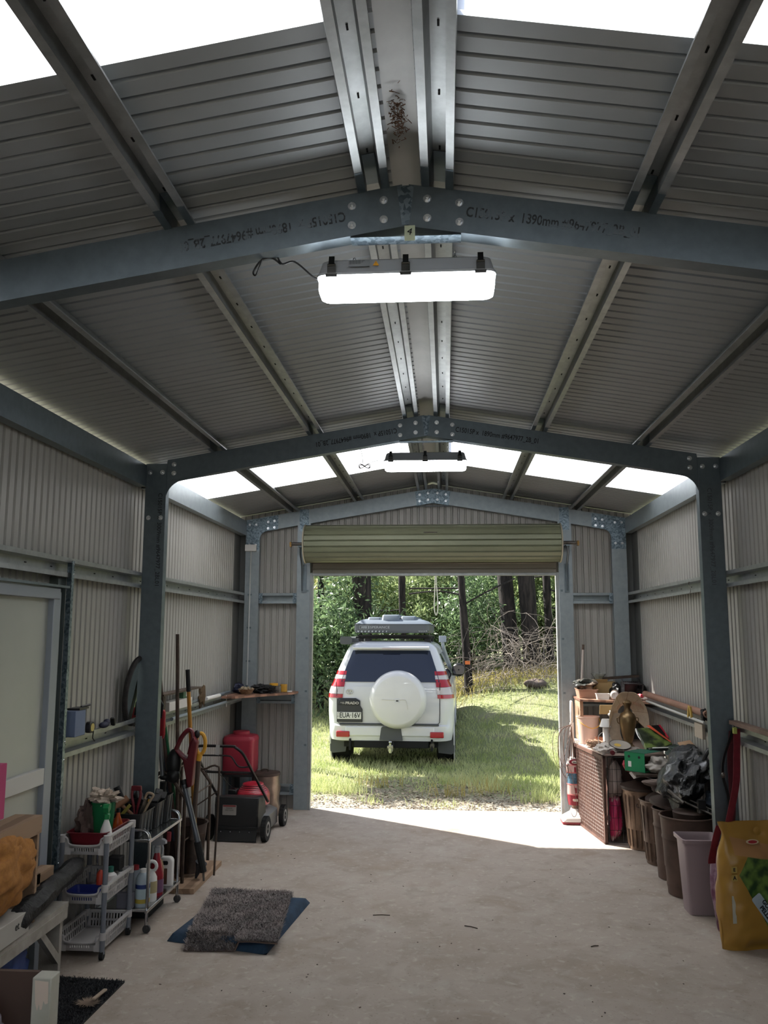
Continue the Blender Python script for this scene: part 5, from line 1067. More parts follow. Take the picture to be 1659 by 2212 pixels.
t = thing('plastic_container', 'clear white takeaway container on the front of the right corner shelf', 'container', (1.64, 8.56, zs)); g = G(); tray(g, rrect(.13, .09, .015), 0, .055); part('body', g, mat('frosted_white', 'd0ccc8', .3, sub=.3), t)
t = thing('paper_roll', 'roll with a white end and dark side lying on the right corner shelf', 'roll', (1.75, 8.52, zs + .045)); g = G(); g.lathe([(.042, 0), (.044, .16)], frame((1.735, 8.46, zs + .044), V((1, 0, 0)), V((0, 0, 1)), V((.2, .95, 0)).normalized()), 24); part('side', g, m_brownm, t, world=True)
g = G(); g.lathe([(.001, -.006), (.03, -.012), (.040, -.002), (.043, .012)], frame((1.735, 8.46, zs + .044), V((1, 0, 0)), V((0, 0, 1)), V((.2, .95, 0)).normalized()), 24, cap=False); part('end', g, mat('crinkled_white', 'cfcac6', .4, bump=1, bsc=60), t, world=True)
bag('red_white_bag', 'red and white crumpled bag at the wall end of the right corner shelf', (2.0, 8.46, 1.205), (.06, .07, .03), mat('red_white', '9c1f30', .5, 0, 'd8cfc8', 6, lo=.5, hi=.54), 5, .6)
bag('red_cloth', 'small dark red cloth on the shelf edge behind the lamp', (1.86, 8.44, 1.188), (.05, .05, .012), mat('red_cloth', '7c1820', .8), 6, .4)

# lamp
t = thing('table_lamp', 'brass urn table lamp with a scalloped cloth shade lying tipped over', 'lamp', (1.78, 8.12, .76))
g = G(); g.lathe([(.055, 0), (.06, .012), (.05, .025), (.032, .04), (.028, .055), (.038, .08), (.052, .14), (.062, .20), (.064, .235), (.05, .262), (.026, .28), (.02, .30), (.024, .32), (.034, .345), (.02, .36), (.008, .365)], T(0, 0, .0), 32); part('urn_base', G().add([tuple(V(p) * 1.22) for p in g.v], g.f), mat('aged_brass', '8c7452', .35, .8, '6f5c42', 6), t)
for s in (-1, 1): g = G(); g.tube(smooth_path([(s * .076, 0, .287), (s * .095, 0, .28), (s * .09, 0, .244), (s * .073, 0, .232)], 4), .004, 6); part('urn_handle', g, mat('aged_brass', '8c7452'), t)
m_shade = mat('lamp_cloth', 'd2c4b0', .8, 0, 'c6b6a2', 30, sub=.5)
def shade(u, v):
    a = pi * (-.08 + 1.16 * u); r_ = .07 + .115 * v; sc_ = 1 + .05 * abs(sin(a * 4)); return (.02 + r_ * cos(a) * sc_ * .98, .20 - .17 * v + .03 * sin(a * 4) * v, .30 + r_ * sin(a) * sc_ * 1.15 - .08 * (1 - sin(a)) * v)
g = G(); g.grid(shade, 48, 10, .003); sh = part('shade', g, m_shade, t)
g = G()
for k in range(7): g.tube([V(shade(k / 6, j / 8)) - V((0, .003, 0)) for j in range(9)], .0022, 5)
part('shade_ribs', g, mat('ochre_ribs', '8f6f45', .6), sh)
g = G(); 
for k in range(16): a = pi * (.22 + .56 * k / 15); g.cyl((.03 + .15 * cos(a), .002, .30 + .15 * sin(a) * .9), (.03 + .15 * cos(a), .002, .27 + .15 * sin(a) * .9), .002, n=4)
part('fringe', g, mat('rust_fringe', 'a86448', .8), sh)
g = G(); g.grid(lambda u, v: (-.11 + .10 * v - .05 * sin(u * pi), .06, .02 + u * .30 + .0 * v), 14, 6, .003); part('lower_scallop', g, m_shade, sh)
# bucket, white lamp, box, basket
t = thing('cream_bucket', 'pale cream plastic bucket on the lattice cabinet below the shelf', 'bucket', (1.49, 8.55, .763)); g = G(); g.lathe([(.085, 0), (.105, .24), (.112, .245), (.112, .255), (.10, .25), (.082, .008)], n=32); part('body', g, mat('cream_pink_plastic', 'c9aa9c', .4), t); g = G(); g.tube(smooth_path([(.108, 0, .235), (.10, -.08, .18), (.02, -.115, .15), (-.07, -.09, .19), (-.108, 0, .235)], 4), .004, 5); part('bail', g, m_yel, t)
one('twig_bundle', (lambda g: ([g.tube([(1.50 + rr.uniform(-.09, .09), 8.2 + rr.uniform(-.12, .12), .77 + rr.uniform(0, .06)), (1.50 + rr.uniform(-.1, .1), 8.2 + rr.uniform(-.12, .12), .77 + rr.uniform(0, .06))], rr.uniform(.0015, .004), 4) for _ in range(110)], g)[1])(G()), mat('twig_tan', '9c7f68', .8), 'bundle of dry twigs on top of the lattice cabinet', 'twigs', kind=None)
t = thing('small_white_lamp', 'white object with a conical top standing behind the wire basket', 'lamp', (1.60, 8.22, .763)); g = G(); g.lathe([(.028, 0), (.03, .18)], n=16, ph=pi / 4); g.lathe([(.06, .19), (.035, .26), (.001, .262)], n=20); part('body', g, m_white, t)
t = thing('white_carton', 'white carton with a blue panel between the small lamp and brass lamp', 'carton', (1.66, 8.24, .763)); g = G(); g.bb(-.035, .035, -.02, .02, 0, .18); part('body', g, m_white, t); g = G(); g.bb(-.03, .03, -.0225, -.0205, .10, .15); part('blue_panel', g, mat('pale_blue_print', '7aa8c4', .5), t)
one('tan_flap', G().box((1.66, 8.42, 1.09), (.16, .004, .09), rot(.3, 0, .1)), mat('cardboard', '9c8258'), 'tan card flap hanging under the right corner shelf', 'card')
one('white_rag', rag(G(), (1.70, 8.35, 1.06), (.04, .03, .035), 9, .6), m_white, 'white rag caught under the right corner shelf', 'rag')
one('terracotta_pot', G().lathe([(.03, 0), (.045, .075), (.05, .08), (.042, .078), (.028, .006)], T(1.565, 8.35, .763), 20), mat('terracotta', '8f5c44', .7), 'small terracotta pot beside the white carton', 'pot')
t = thing('wire_basket', 'white wire basket tray in front of the brass lamp', 'basket', (1.60, 8.05, .763)); g = G()
for i in range(12): x = -.09 + i * .0165; g.tube([(x, -.06, .05), (x, -.055, .003), (x, .055, .003), (x, .06, .05)], .0018, 4)
for z, s_ in ((.05, 1), (.028, .97), (.004, .92)): g.tube([(p[0] * s_, p[1] * s_, z) for p in rrect(.2, .125, .02)], .0025, 5, closed=True)
g.tube(smooth_path([(-.095, 0, .05), (-.10, .0, .12), (-.06, .0, .16)], 4), .003, 5); part('wire', g, mat('white_wire', 'cfcac6', .4), t)
bag('white_cloth', 'white cloth bag flopped over the near edge of the lattice cabinet', (1.53, 7.93, .79), (.085, .10, .045), mat('white_cloth', 'c0b8b0', .8), 15, .6)
one('bottle_stopper', G().lathe([(.02, 0), (.02, .03), (.001, .03)], T(1.575, 7.82, .775) @ rot(pi / 2, 0, 0), 16), m_redd, 'dark red round cap under the enamel plate', 'cap')
t = thing('enamel_plate', 'dark rimmed plate with a yellow pattern beside the white cloth', 'plate', (1.67, 7.95, .80)); M = T(0, 0, .01) @ rot(.32, .05, 0); g = G(M); g.lathe([(.04, .0), (.06, .004), (.093, .016), (.092, .019), (.058, .008), (.001, .006)], n=36); part('dish', g, mat('grey_enamel', '9a948c', .3), t)
g = G(M); g.tube([(.093 * cos(a * pi / 18), .093 * sin(a * pi / 18), .018) for a in range(36)], .003, 5, closed=True); part('rim', g, mat('dark_enamel_rim', '3a3634', .4), t); g = G(M); g.lathe([(.03, .0085), (.001, .0095)], T(-.02, .01, 0), 20); part('yellow_pattern', g, mat('egg_yellow', 'c0a04c', .5), t)
bag('clear_bag_cloth', 'crumpled grey plastic under the enamel plate', (1.71, 7.98, .785), (.12, .10, .022), mat('grey_film', 'a8a19a', .3), 19, .5)
# colourful printed sack
t = thing('printed_sack', 'green, black, orange and red printed sack lying behind the green box', 'sack', (1.93, 7.95, .80))
g = G(); q = [(1.80, 7.85, .98), (2.05, 8.0, .98), (2.07, 7.72, .86), (1.83, 7.62, .84)]
def bil(q, u, v, z=0): a, b, c, d = [V(p) for p in q]; return (a * (1 - u) + b * u) * (1 - v) + (d * (1 - u) + c * u) * v + V((0, 0, z))
g.grid(lambda u, v: bil(q, u, v, .012 * noise.noise((u * 5, v * 5, 2))), 20, 14, -.03); part('body', g, mat('camo_green', '26301f', .4, 0, '5f7038', 7, lo=.45, hi=.55), t, world=True)
for q2, mm, nm in (([(1.90, 7.91, .987), (1.935, 7.93, .987), (2.06, 7.75, .878), (2.055, 7.71, .870)], mat('print_orange', 'd0583a', .4), 'orange_stripe'), ([(1.945, 7.935, .985), (2.02, 7.98, .985), (2.04, 7.83, .925), (2.01, 7.82, .915)], m_black, 'black_panel'), ([(2.02, 7.98, .987), (2.04, 7.99, .987), (2.062, 7.78, .895), (2.045, 7.80, .90)], mat('print_red', 'b8243c', .4), 'red_stripe')):
    g = G(); g.grid(lambda u, v: bil(q2, u, v, .012), 6, 6, -.002); part(nm, g, mm, t, world=True)
g = G(); g.tube(smooth_path([(1.795, 7.86, .975), (1.80, 7.80, .92), (1.83, 7.70, .86), (1.835, 7.60, .80)], 4), .006, 6); part('white_edge', g, m_white, t, world=True)
t = thing('plastic_platform', 'dark table top holding the boxes above the metal bins', 'table', (1.83, 7.55, .66)); g = G(); g.bb(1.66, 2.06, 7.28, 7.80, .655, .672); part('top', g, m_brownm, t, world=True)
for y in (7.42, 7.64): g = G(); g.bb(2.03, 2.055, y, y + .025, 0, .655); part('leg', g, m_brownm, t, world=True)
t = thing('dark_boot_tray', 'black tray lying on the printed sack in front of the green box', 'tray', (1.95, 7.6, .83)); g = G(); g.box((1.95, 7.66, .835), (.22, .14, .018), rot(.05, 0, .1)); part('body', g, m_black, t, world=True, bevel=.006); g = G(); g.cyl((1.87, 7.58, .848), (2.03, 7.60, .85), .006); part('white_trim', g, m_white, t, world=True)
# green box
t = thing('green_box', 'open green cardboard box tipped on its side above the bins', 'box', (1.79, 7.53, .673), .80); m_gb = mat('green_box_card', '1f7a50', .45)
g = G(); g.bb(-.15, .10, -.09, -.087, 0, .012); part('front_lip', g, m_gb, t); g = G(); g.bb(-.15, -.147, -.09, .10, 0, .155); part('end', g, m_gb, t); g = G(); g.bb(-.15, .10, -.09, .10, .152, .155); part('top', g, mat('teal_card', '1d5a48', .45), t); g = G(); g.bb(-.15, .10, .097, .10, 0, .155); g.bb(-.15, .10, -.09, .10, 0, .003); part('inside', g, mat('dark_inside', '25332c', .7), t)
g = G(); g.prism(rrect(.03, .045, .002), .001, T(-.151, .05, .06) @ rot(pi / 2, 0, -pi / 2)); part('label', g, m_white, t)
g = G(); g.prism([(.011 * cos(a * pi / 8), .011 * sin(a * pi / 8)) for a in range(16)], .001, T(-.151, .055, .12) @ rot(pi / 2, 0, -pi / 2)); part('hand_hole', g, m_blackm, t); g = G(); g.prism([(.011 * cos(a * pi / 8), .011 * sin(a * pi / 8)) for a in range(16)], .001, T(-.151, -.04, .12) @ rot(pi / 2, 0, -pi / 2)); part('hand_hole', g, m_blackm, t)
bag('white_plastic_bag', 'grey white plastic bag spilling out of the green box', (1.87, 7.38, .735), (.085, .07, .055), mat('grey_white_film', 'a09a92', .4), 23, .7)
bag('red_fabric', 'dark red fabric tucked left of the green box', (1.655, 7.52, .71), (.045, .05, .05), mat('crimson_cloth', '8c1428', .7), 26, .4)
one('newspaper', (lambda g: g.grid(lambda u, v: (1.64 + .28 * u, 7.28 + .18 * v, .640 + .02 * sin(u * 6) + .02 * v), 14, 8, .003))(G()), mat('newsprint', '8a8078', .8), 'folded newspaper drooping over the furthest bin lid', 'newspaper')
bag('grey_cloth', 'brown grey cloth draped between the newspaper and the dark table', (1.86, 7.27, .60), (.12, .05, .05), mat('brown_grey_cloth', '6c5f58', .8), 31, .5)
t = thing('beige_container', 'tall beige plastic container standing behind the pink basket', 'container', (1.93, 7.12, .49)); g = G(); g.loft([[(p[0] * s_, p[1] * s_, z) for p in rrect(.10, .08, .02)] for s_, z in ((.9, 0), (1, .34), (1.05, .345), (1.05, .36), (.95, .355))]); part('body', g, mat('beige_plastic', '8f8674', .5), t)
t = thing('pink_basket', 'fluted pink plastic container leaning above the bins', 'container', (1.94, 6.93, .56)); g = G(T(0, 0, 0) @ rot(.0, .22, .0))
def pk(u, v): a = u * 2 * pi; r_ = .055 + .03 * v + .003 * sin(a * 16); return (r_ * cos(a), r_ * sin(a), v * .20)
g.grid(pk, 96, 6); g.lathe([(.086, .195), (.092, .20), (.088, .21), (.08, .205), (.05, .01), (.001, .005)], n=32, cap=False); part('body', g, mat('pink_plastic', 'b86a9c', .4), t)
t = thing('ochre_cone', 'ochre plastic pot wedged under the green tarp', 'pot', (2.0, 6.95, .70)); g = G(T(2.0, 6.95, .70) @ rot(0, .1, 0)); g.lathe([(.02, 0), (.06, .13), (.062, .135)], n=24); part('body', g, mat('ochre_plastic', 'b08240', .5), t, world=True)
bag('green_tarp', 'dark green tarp folded on top of the pile by the right wall', (1.98, 7.05, .885), (.10, .18, .05), mat('green_tarp', '22352a', .5, 0, '16211b', 6), 41, .8, 'tarp')
one('card_sheet', (lambda g: g.grid(lambda u, v: (1.94 + .10 * u, 7.05 - .16 * v, .955 - .03 * v + .02 * u), 4, 4, .004))(G()), mat('brown_card', '9a7c60', .8), 'bent piece of brown card on top of the green tarp', 'card')
# heap of shiny dark bags
t = thing('tarp_heap', 'big shiny black and grey plastic heap slumped on the near bins', 'tarp', (1.93, 6.72, .56))
def heap(u, v):
    a = u * 2 * pi; b = .03 + v * (pi - .06); p = V((sin(b) * cos(a), sin(b) * sin(a), -cos(b))); d = 1 + .40 * noise.noise(p * 1.3 + V((4, 0, 0))) + .10 * (1 - 3 * abs(noise.noise(p * 2.2 + V((0, 2, 0))))) + .03 * noise.noise(p * 7)
    q = V((p[0] * .15 * d, p[1] * .30 * d, p[2] * .19 * d)); return (q[0] - .05 + .35 * q[2] , q[1], q[2] + .19 - .0)
g = G(); g.grid(heap, 90, 54); part('sheeting', g, mat('shiny_black_film', '111214', .28, 0, '9a9ca2', 5, lo=.56, hi=.60, bump=1, bsc=16, bdist=.02), t, smooth=50)
t = thing('blue_jeans_bundle', 'grey blue denim bundle at the wall side of the black heap', 'cloth', (2.02, 6.45, .60)); part('cloth', rag(G(), (0, 0, .03), (.05, .13, .06), 51, .4), mat('denim', '3c4652', .85), t)
g = G(); g.tube(smooth_path([(1.96, 6.52, .74), (1.97, 6.50, .86), (2.0, 6.48, .96), (2.06, 6.48, 1.0)], 8), .016, 10); one('black_hose', g, m_black, 'thick black corrugated hose arching over the heap behind the right column', 'hose')
t = thing('folding_stroller_frame', 'folded frame of grey tubes poking out of the black heap', 'frame', (1.93, 6.4, .6)); g = G(); g.cyl((1.74, 6.45, .655), (2.04, 6.28, .53), .008); g.cyl((1.76, 6.5, .67), (2.02, 6.33, .57), .006); g.cyl((1.72, 6.5, .69), (1.80, 6.4, .62), .012); g.cyl((1.90, 6.38, .54), (1.91, 6.38, .65), .02); part('tubes', g, m_steel, t, world=True)
g = G(); g.box((1.91, 6.36, .62), (.05, .04, .06)); g.cyl((2.0, 6.31, .55), (2.06, 6.27, .52), .012); part('joint', g, m_black, t, world=True)
g = G(); g.box((1.80, 6.86, .69), (.07, .03, .03), rot(0, .3, 0)); g.box((1.78, 6.84, .665), (.06, .03, .02), rot(0, .2, 0)); one('timber_block', g, m_wood, 'small pale timber blocks on the third bin beside the heap', 'timber')

# things on the right girt
one('timber_pole', G().cyl((2.0, 8.36, 1.245), (1.995, 6.40, 1.235), .028, .026, 14), mat('brown_pole_wood', '8a6656', .7, 0, '70503f', 3), 'long round brown pole lying on the far right girt', 'pole')
one('white_pvc_pipe', G().cyl((1.975, 8.2, 1.19), (1.97, 6.40, 1.175), .010, n=12), mat('pvc_grey', 'a8a8a4', .5), 'thin pale pipe in front of the brown pole on the girt', 'pipe')
g = G(); g.box((1.965, 6.78, 1.22), (.012, .03, .09), rot(.35, 0, 0)); g.box((1.965, 6.72, 1.22), (.012, .03, .08), rot(-.3, 0, 0)); one('yellow_clamp', g, mat('mustard', 'a88a3c', .5), 'yellow spring clamp on the brown pole', 'clamp')
g = G(); g.box((1.99, 6.60, 1.10), (.02, .20, .105)); one('wood_packer', g, mat('packer_wood', 'a89c8c', .7), 'pale timber packer fixed to the girt beside the middle right column', 'timber')
g = G(); rag(g, (1.985, 6.46, 1.225), (.02, .05, .04), 33, .6); one('dark_rag', g, m_blackm, 'dark rag stuffed behind the middle right column on the girt', 'rag')
one('timber_batten', G().box((2.0, 5.35, 1.235), (.05, 1.05, .025), rot(0, 0, .0)), mat('old_batten', '7c6658', .7, 0, '5c493e', 4), 'old timber batten lying on the near right girt', 'batten')
one('green_tag', G().box((1.985, 5.80, 1.19), (.02, .03, .04)), mat('lime_tag', '9aa050', .5), 'small lime green tag beside the red strap', 'tag')
# ------------------------------------------------------------------ ground, grass, forest
def sm(a, b, x):
    t = max(0, min(1, (x - a) / (b - a))); return t * t * (3 - 2 * t)
def gz(x, y):
    z = -.03 - .11 * sm(9.3, 12.5, y)
    up = sm(12.6, 18.8, y) * (1 - .85 * math.exp(-((x + .85) / 1.25) ** 2) * (1 - sm(17, 19.5, y)))
    z += up * (.78 + .13 * max(-4, min(x, 8)))
    if y > 24: z += (y - 24) * .02
    z += .02 * noise.noise((x * .9, y * .9, 0)) * sm(9.3, 10, y)
    return z if y > 9.15 or abs(x) > 2.2 else -.1
m_ground = mat('ground_soil', '7f7767', .9, 0, '737a52', 1.1, bump=.6, bsc=22, detail=9, lo=.28, hi=.5, bdist=.02)
nt = m_ground.node_tree; N = nt.nodes; L = nt.links
src = N['Principled BSDF'].inputs['Base Color'].links[0].from_socket
tc = N.new('ShaderNodeTexCoord'); n2 = N.new('ShaderNodeTexNoise'); n2.inputs['Scale'].default_value = 30; n2.inputs['Detail'].default_value = 6; L.new(tc.outputs['Object'], n2.inputs['Vector'])
r2 = N.new('ShaderNodeValToRGB'); r2.color_ramp.elements[0].color = (.12, .10, .08, 1); r2.color_ramp.elements[1].color = (.55, .5, .43, 1); r2.color_ramp.elements[0].position = .35; r2.color_ramp.elements[1].position = .68; L.new(n2.outputs['Fac'], r2.inputs[0])
sepx = N.new('ShaderNodeSeparateXYZ'); L.new(tc.outputs['Object'], sepx.inputs[0])
mr = N.new('ShaderNodeMapRange'); mr.inputs[1].default_value = 10.5; mr.inputs[2].default_value = 9.6; mr.inputs[4].default_value = .85; L.new(sepx.outputs[1], mr.inputs[0])
mx = N.new('ShaderNodeMix'); mx.data_type = 'RGBA'; L.new(mr.outputs[0], mx.inputs[0]); L.new(src, mx.inputs[6]); L.new(r2.outputs[0], mx.inputs[7]); L.new(mx.outputs[2], N['Principled BSDF'].inputs['Base Color'])
xs = [-40, -30, -22, -16, -12, -9, -7] + [-6 + .25 * i for i in range(57)] + [9.5, 11, 14, 18, 24, 32, 40]
ys = [-30, -15, -6, 0, 4, 7, 9.0, 9.13] + [9.25 + .25 * i for i in range(64)] + [26, 28, 31, 35, 40, 48, 60]
g = G(); vs = [(x, y, gz(x, y)) for y in ys for x in xs]; nx = len(xs)
g.add(vs, [(j * nx + i, j * nx + i + 1, (j + 1) * nx + i + 1, (j + 1) * nx + i) for j in range(len(ys) - 1) for i in range(nx - 1)])
tag(mesh('ground', g, m_ground), 'grassy clearing and gravel outside the shed', None, None, 'structure')

m_grass = mat('grass_blades', '9aa866', .6, 0, 'cfd09c', 1.3, sub=.35, lo=.35, hi=.65)
m_dryg = mat('dry_grass', 'b5a66a', .7, 0, '8d8a4e', 2, sub=.35)
def blades(spots, hmin, hmax, w, lean, seed):
    r = random.Random(seed); g = G(); vs = []; fs = []
    for x, y in spots:
        h = r.uniform(hmin, hmax); a = r.uniform(0, 2 * pi); l = r.uniform(0, lean) * h; b = r.uniform(0, 2 * pi)
        z = gz(x, y) - .01; ww = w * r.uniform(.6, 1.3); dx, dy = cos(a) * ww, sin(a) * ww; lx, ly = cos(b) * l, sin(b) * l
        n = len(vs); vs += [(x - dx, y - dy, z), (x + dx, y + dy, z), (x + dx * .7 + lx * .4, y + dy * .7 + ly * .4, z + h * .6), (x - dx * .7 + lx * .4, y - dy * .7 + ly * .4, z + h * .6), (x + lx, y + ly, z + h)]
        fs += [(n, n + 1, n + 2, n + 3), (n + 3, n + 2, n + 4)]
    g.v = vs; g.f = fs; return g
r = random.Random(5); spots = []
while len(spots) < 85000:
    y = 9.35 + 15 * r.random() ** 1.5; hw = .36 * y; x = r.uniform(-1.0 - hw * .62, hw * .62 + .6)
    d = noise.noise((x * .55, y * .55, 3)) + .4 * noise.noise((x * 2.2, y * 2.2, 1))
    bare = (1 - sm(9.8, 10.7, y)) * .75
    track = max(0, 1 - abs(x - (-.2 + (12 - y) * .35)) / 1.3) * (1 - sm(11.5, 12.6, y)) * .75
    if d > -.25 + bare + track - .2 + r.uniform(-.25, .25): spots.append((x, y))
tag(mesh('grass', blades(spots, .03, .10, .0055, .9, 8), m_grass, smooth=0), 'short green grass of the clearing', 'grass', None, 'stuff')
# taller tufts near the slab and beside the track
k = 0
for tx, ty, n_, h, mm, nm in ((-1.15, 10.3, 260, .26, 0, 'leafy grass tuft left of the track, behind the left tyre'), (-1.55, 9.75, 120, .12, 0, 'low grass tuft just outside the left door post'), (.18, 10.15, 70, .28, 1, 'thin seeding grass tuft in the middle of the track'), (1.15, 9.9, 240, .2, 0, 'bushy weed tuft outside near the right door post'), (.1, 9.5, 90, .1, 0, 'low grass tuft at the slab edge'), (1.45, 10.4, 180, .26, 0, 'tall grass tuft at the right edge of the opening'), (-.75, 10.9, 60, .3, 1, 'seeding grass stems beside the left rear tyre'), (.62, 10.5, 60, .33, 1, 'single bent seed stems in the car shadow'), (1.9, 12.9, 200, .35, 0, 'tall grass tuft at the near edge of the far shade band')):
    sp = [(tx + r.gauss(0, .17), ty + r.gauss(0, .09)) for _ in range(n_)]
    one('grass_tuft', blades(sp, h * .4, h, .004, .8, k + 30), m_dryg if mm else m_grass, nm, 'grass tuft', None, smooth=0); k += 1
sp = []
while len(sp) < 9000:
    x = r.uniform(-.2, 7); y = 18.6 + r.gauss(0, .55) + .1 * x
    sp.append((x, y))
tag(mesh('dry_grass', blades(sp, .08, .30, .006, .8, 77), m_dryg, smooth=0), 'tall straw coloured grass at the foot of the forest', 'grass', None, 'stuff')
# leaf litter on track
vs = []; fs = []
for _ in range(9000):
    y = 9.25 + abs(r.gauss(0, 1.5)); x = -.1 + r.gauss(0, 1.3); z = gz(x, y) + r.uniform(.002, .02); a = r.uniform(0, 6.3); l = r.uniform(.006, .028); w_ = l * .35
    if y > 12.5: continue
    c, s_ = cos(a), sin(a); tz = r.uniform(-.01, .01); n = len(vs)
    vs += [(x - c * l, y - s_ * l, z), (x - s_ * w_, y + c * w_, z + tz), (x + c * l, y + s_ * l, z), (x + s_ * w_, y - c * w_, z - tz * .3)]; fs.append((n, n + 1, n + 2, n + 3))
g = G(); g.v = vs; g.f = fs
tag(mesh('leaf_litter', g, mat('litter', '6f6254', .9, 0, 'a89c88', 7, lo=.45, hi=.55), smooth=0), 'fallen leaves and bark chips over the gravel track', 'leaf litter', None, 'stuff')

# foliage prototypes
def leaf_cloud(n, r, sx=1, sz=1, size=.07, clumps=26, hollow=.3, taper=0):
    vs = []; fs = []; cl = []
    for _ in range(clumps):
        d = V((r.gauss(0, 1), r.gauss(0, 1), r.gauss(0, 1))).normalized() * r.uniform(hollow, 1); cl.append(d)
    for i in range(n):
        c = cl[i % clumps]; p = c + V((r.gauss(0, .14), r.gauss(0, .14), r.gauss(0, .12))); w_ = 1 - taper * max(0, p[2])
        p = V((p[0] * sx * w_, p[1] * sx * w_, p[2] * sz)); a = V((r.gauss(0, 1), r.gauss(0, 1), r.gauss(-.5, .8))).normalized(); b = a.cross(V((r.gauss(0, 1), r.gauss(0, 1), r.gauss(0, 1)))).normalized()
        l = size * r.uniform(.6, 1.3); w2 = l * .3; m_ = len(vs)
        vs += [p - a * l, p + b * w2, p + a * l, p - b * w2]; fs.append((m_, m_ + 1, m_ + 2, m_ + 3))
    g = G(); g.v = vs; g.f = fs; return g
leafm = [mat('leaf_mid', '667a50', .4, 0, 'a3b07c', 5, sub=.5, lo=.4, hi=.6), mat('leaf_dark', '42583e', .4, 0, '748a60', 5, sub=.45, lo=.4, hi=.6), mat('leaf_yellow', 'a0a662', .4, 0, 'cecb90', 5, sub=.55, lo=.4, hi=.6)]
m_bark = mat('dark_bark', '151212', .95, 0, '352f2c', 14, bump=1, bsc=30, sx=(1, 1, .18), bdist=.03, lo=.4, hi=.62)
def trunk(pts, rad, seed):
    g = G(); rr = random.Random(seed); pts = smooth_path(pts, 6); k = len(pts)
    rs = [rad[0] + (rad[1] - rad[0]) * i / (k - 1) + rr.gauss(0, rad[0] * .035) for i in range(k)]
    g.tube(pts, rs, 14); return g
protos = []
for i in range(5):
    rr = random.Random(50 + i); protos.append((leaf_cloud(9000, rr, 1.25, 1.5 + .2 * (i % 3), .062, 44 + 8 * i, .2, .25 if i % 2 else 0), i % 3))
def tree_proto(i):
    g, k = protos[i]; o = bpy.data.objects.new('forest_tree', None); COL.objects.link(o)
    f = part('foliage', g, leafm[k], o, smooth=0); f.location = (0, 0, 1.9)
    rr = random.Random(i); t = trunk([(0, 0, -2.0), (rr.uniform(-.1, .1), 0, .3), (rr.uniform(-.2, .2), .1, 2.6)], (.055, .025), i)
    for _ in range(7):
        a = rr.uniform(0, 6.3); z = rr.uniform(.4, 2); t.tube([(0, 0, z), (.6 * cos(a), .6 * sin(a), z + .4), (1.0 * cos(a), 1.0 * sin(a), z + .9)], [.02, .012, .005], 5)
    part('stem', t, m_bark, o); return o
base = [tree_proto(i) for i in range(5)]; used = [0] * 5; rr = random.Random(99)
kinds = {0: 'mid green', 1: 'dark green', 2: 'yellow green'}
rows = [(20.5, -7.5, 8.8, 1.35, .0), (23.0, -9, 10.5, 1.6, .5), (26, -11, 12, 1.9, 1.1), (30, -13, 14, 2.3, 1.8)]
nrow = ['front row of the forest edge', 'second row of the forest', 'third row of the forest', 'back row of the forest']
for ri, (y, xa, xb, st, lift) in enumerate(rows):
    x = xa; n = 0
    while x < xb:
        i = rr.randrange(5); o = base[i] if not used[i] else copy_tree(base[i]); used[i] = 1
        sc = rr.uniform(.85, 1.15) * (1 + .14 * ri); yy = y + rr.uniform(-.7, .7) + .05 * x; 
        if x < -1.2 and ri == 0: yy -= 2.2
        if -1 < x < 7 and ri == 0: yy += .6; 
        o.location = (x, yy, gz(x, yy) + lift * .5 - .55 + rr.uniform(-.25, .25)); o.scale = (sc, sc, sc * 1.05); o.rotation_euler = (0, 0, rr.uniform(0, 6.3))
        tag(o, '%s tree %s, %s' % (kinds[protos[i][1]], ['leftmost', 'second', 'third', 'fourth', 'fifth', 'sixth', 'seventh', 'eighth', 'ninth', 'tenth', 'eleventh', 'twelfth', 'thirteenth', 'fourteenth'][min(n, 13)] + ' from left', nrow[ri]), 'tree', 'leafy trees behind the clearing'); n += 1
        x += st * rr.uniform(.85, 1.15)
# upper crowns reach above the door head too
for j in range(9):
    i = j % 5; o = copy_tree(base[i]); x = -9 + j * 2.4; y = 27 + (j % 3); o.location = (x, y, 3.2 + (j % 2) * .6); o.scale = (1.8, 1.8, 1.6); o.rotation_euler = (0, 0, j)
    tag(o, 'tall leafy tree rising behind the forest rows, %s from left' % ['first', 'second', 'third', 'fourth', 'fifth', 'sixth', 'seventh', 'eighth', 'ninth'][j], 'tree', 'leafy trees behind the clearing')
# dark trunks
def bigtrunk(x, y, xt, r0, r1, H, label, seed, lean=0):
    z0 = gz(x, y) - .2; t = thing('tree_trunk', label, 'tree', (x, y, z0))
    part('trunk', trunk([(x, y, z0), ((x * .7 + xt * .3), y, z0 + H * .3), (xt, y, z0 + H)], (r0, r1), seed), m_bark, t, world=True)
    rr = random.Random(seed); 
    if r0 < .2:
        g = G()
        for q in range(6):
            z = rr.uniform(.25, .9) * H; a = rr.choice([-1, 1]); f = z / H; bx = x + (xt - x) * f
            g.tube(smooth_path([(bx, y, z0 + z), (bx + a * .5, y + rr.uniform(-.3, .3), z0 + z + rr.uniform(-.1, .3)), (bx + a * 1.1, y + rr.uniform(-.4, .4), z0 + z + rr.uniform(0, .6))], 3), .018, 5)
        part('branches', g, m_bark, t, world=True)
def wx(px, y): return .127 + (px - 962) / 1842 * y
bigtrunk(wx(791, 17.6), 17.6, wx(770, 17.6), .23, .19, 6.5, 'thick dark tree trunk rising behind the roof box of the car', 1)
bigtrunk(wx(1106, 19.2), 19.2, wx(1060, 19.2), .20, .15, 6.5, 'leaning dark trunk, left one of the thick pair right of the car', 2)
bigtrunk(wx(1146, 19), 19.0, wx(1114, 19), .20, .15, 6.5, 'thick dark trunk, right one of the pair right of the car', 3)
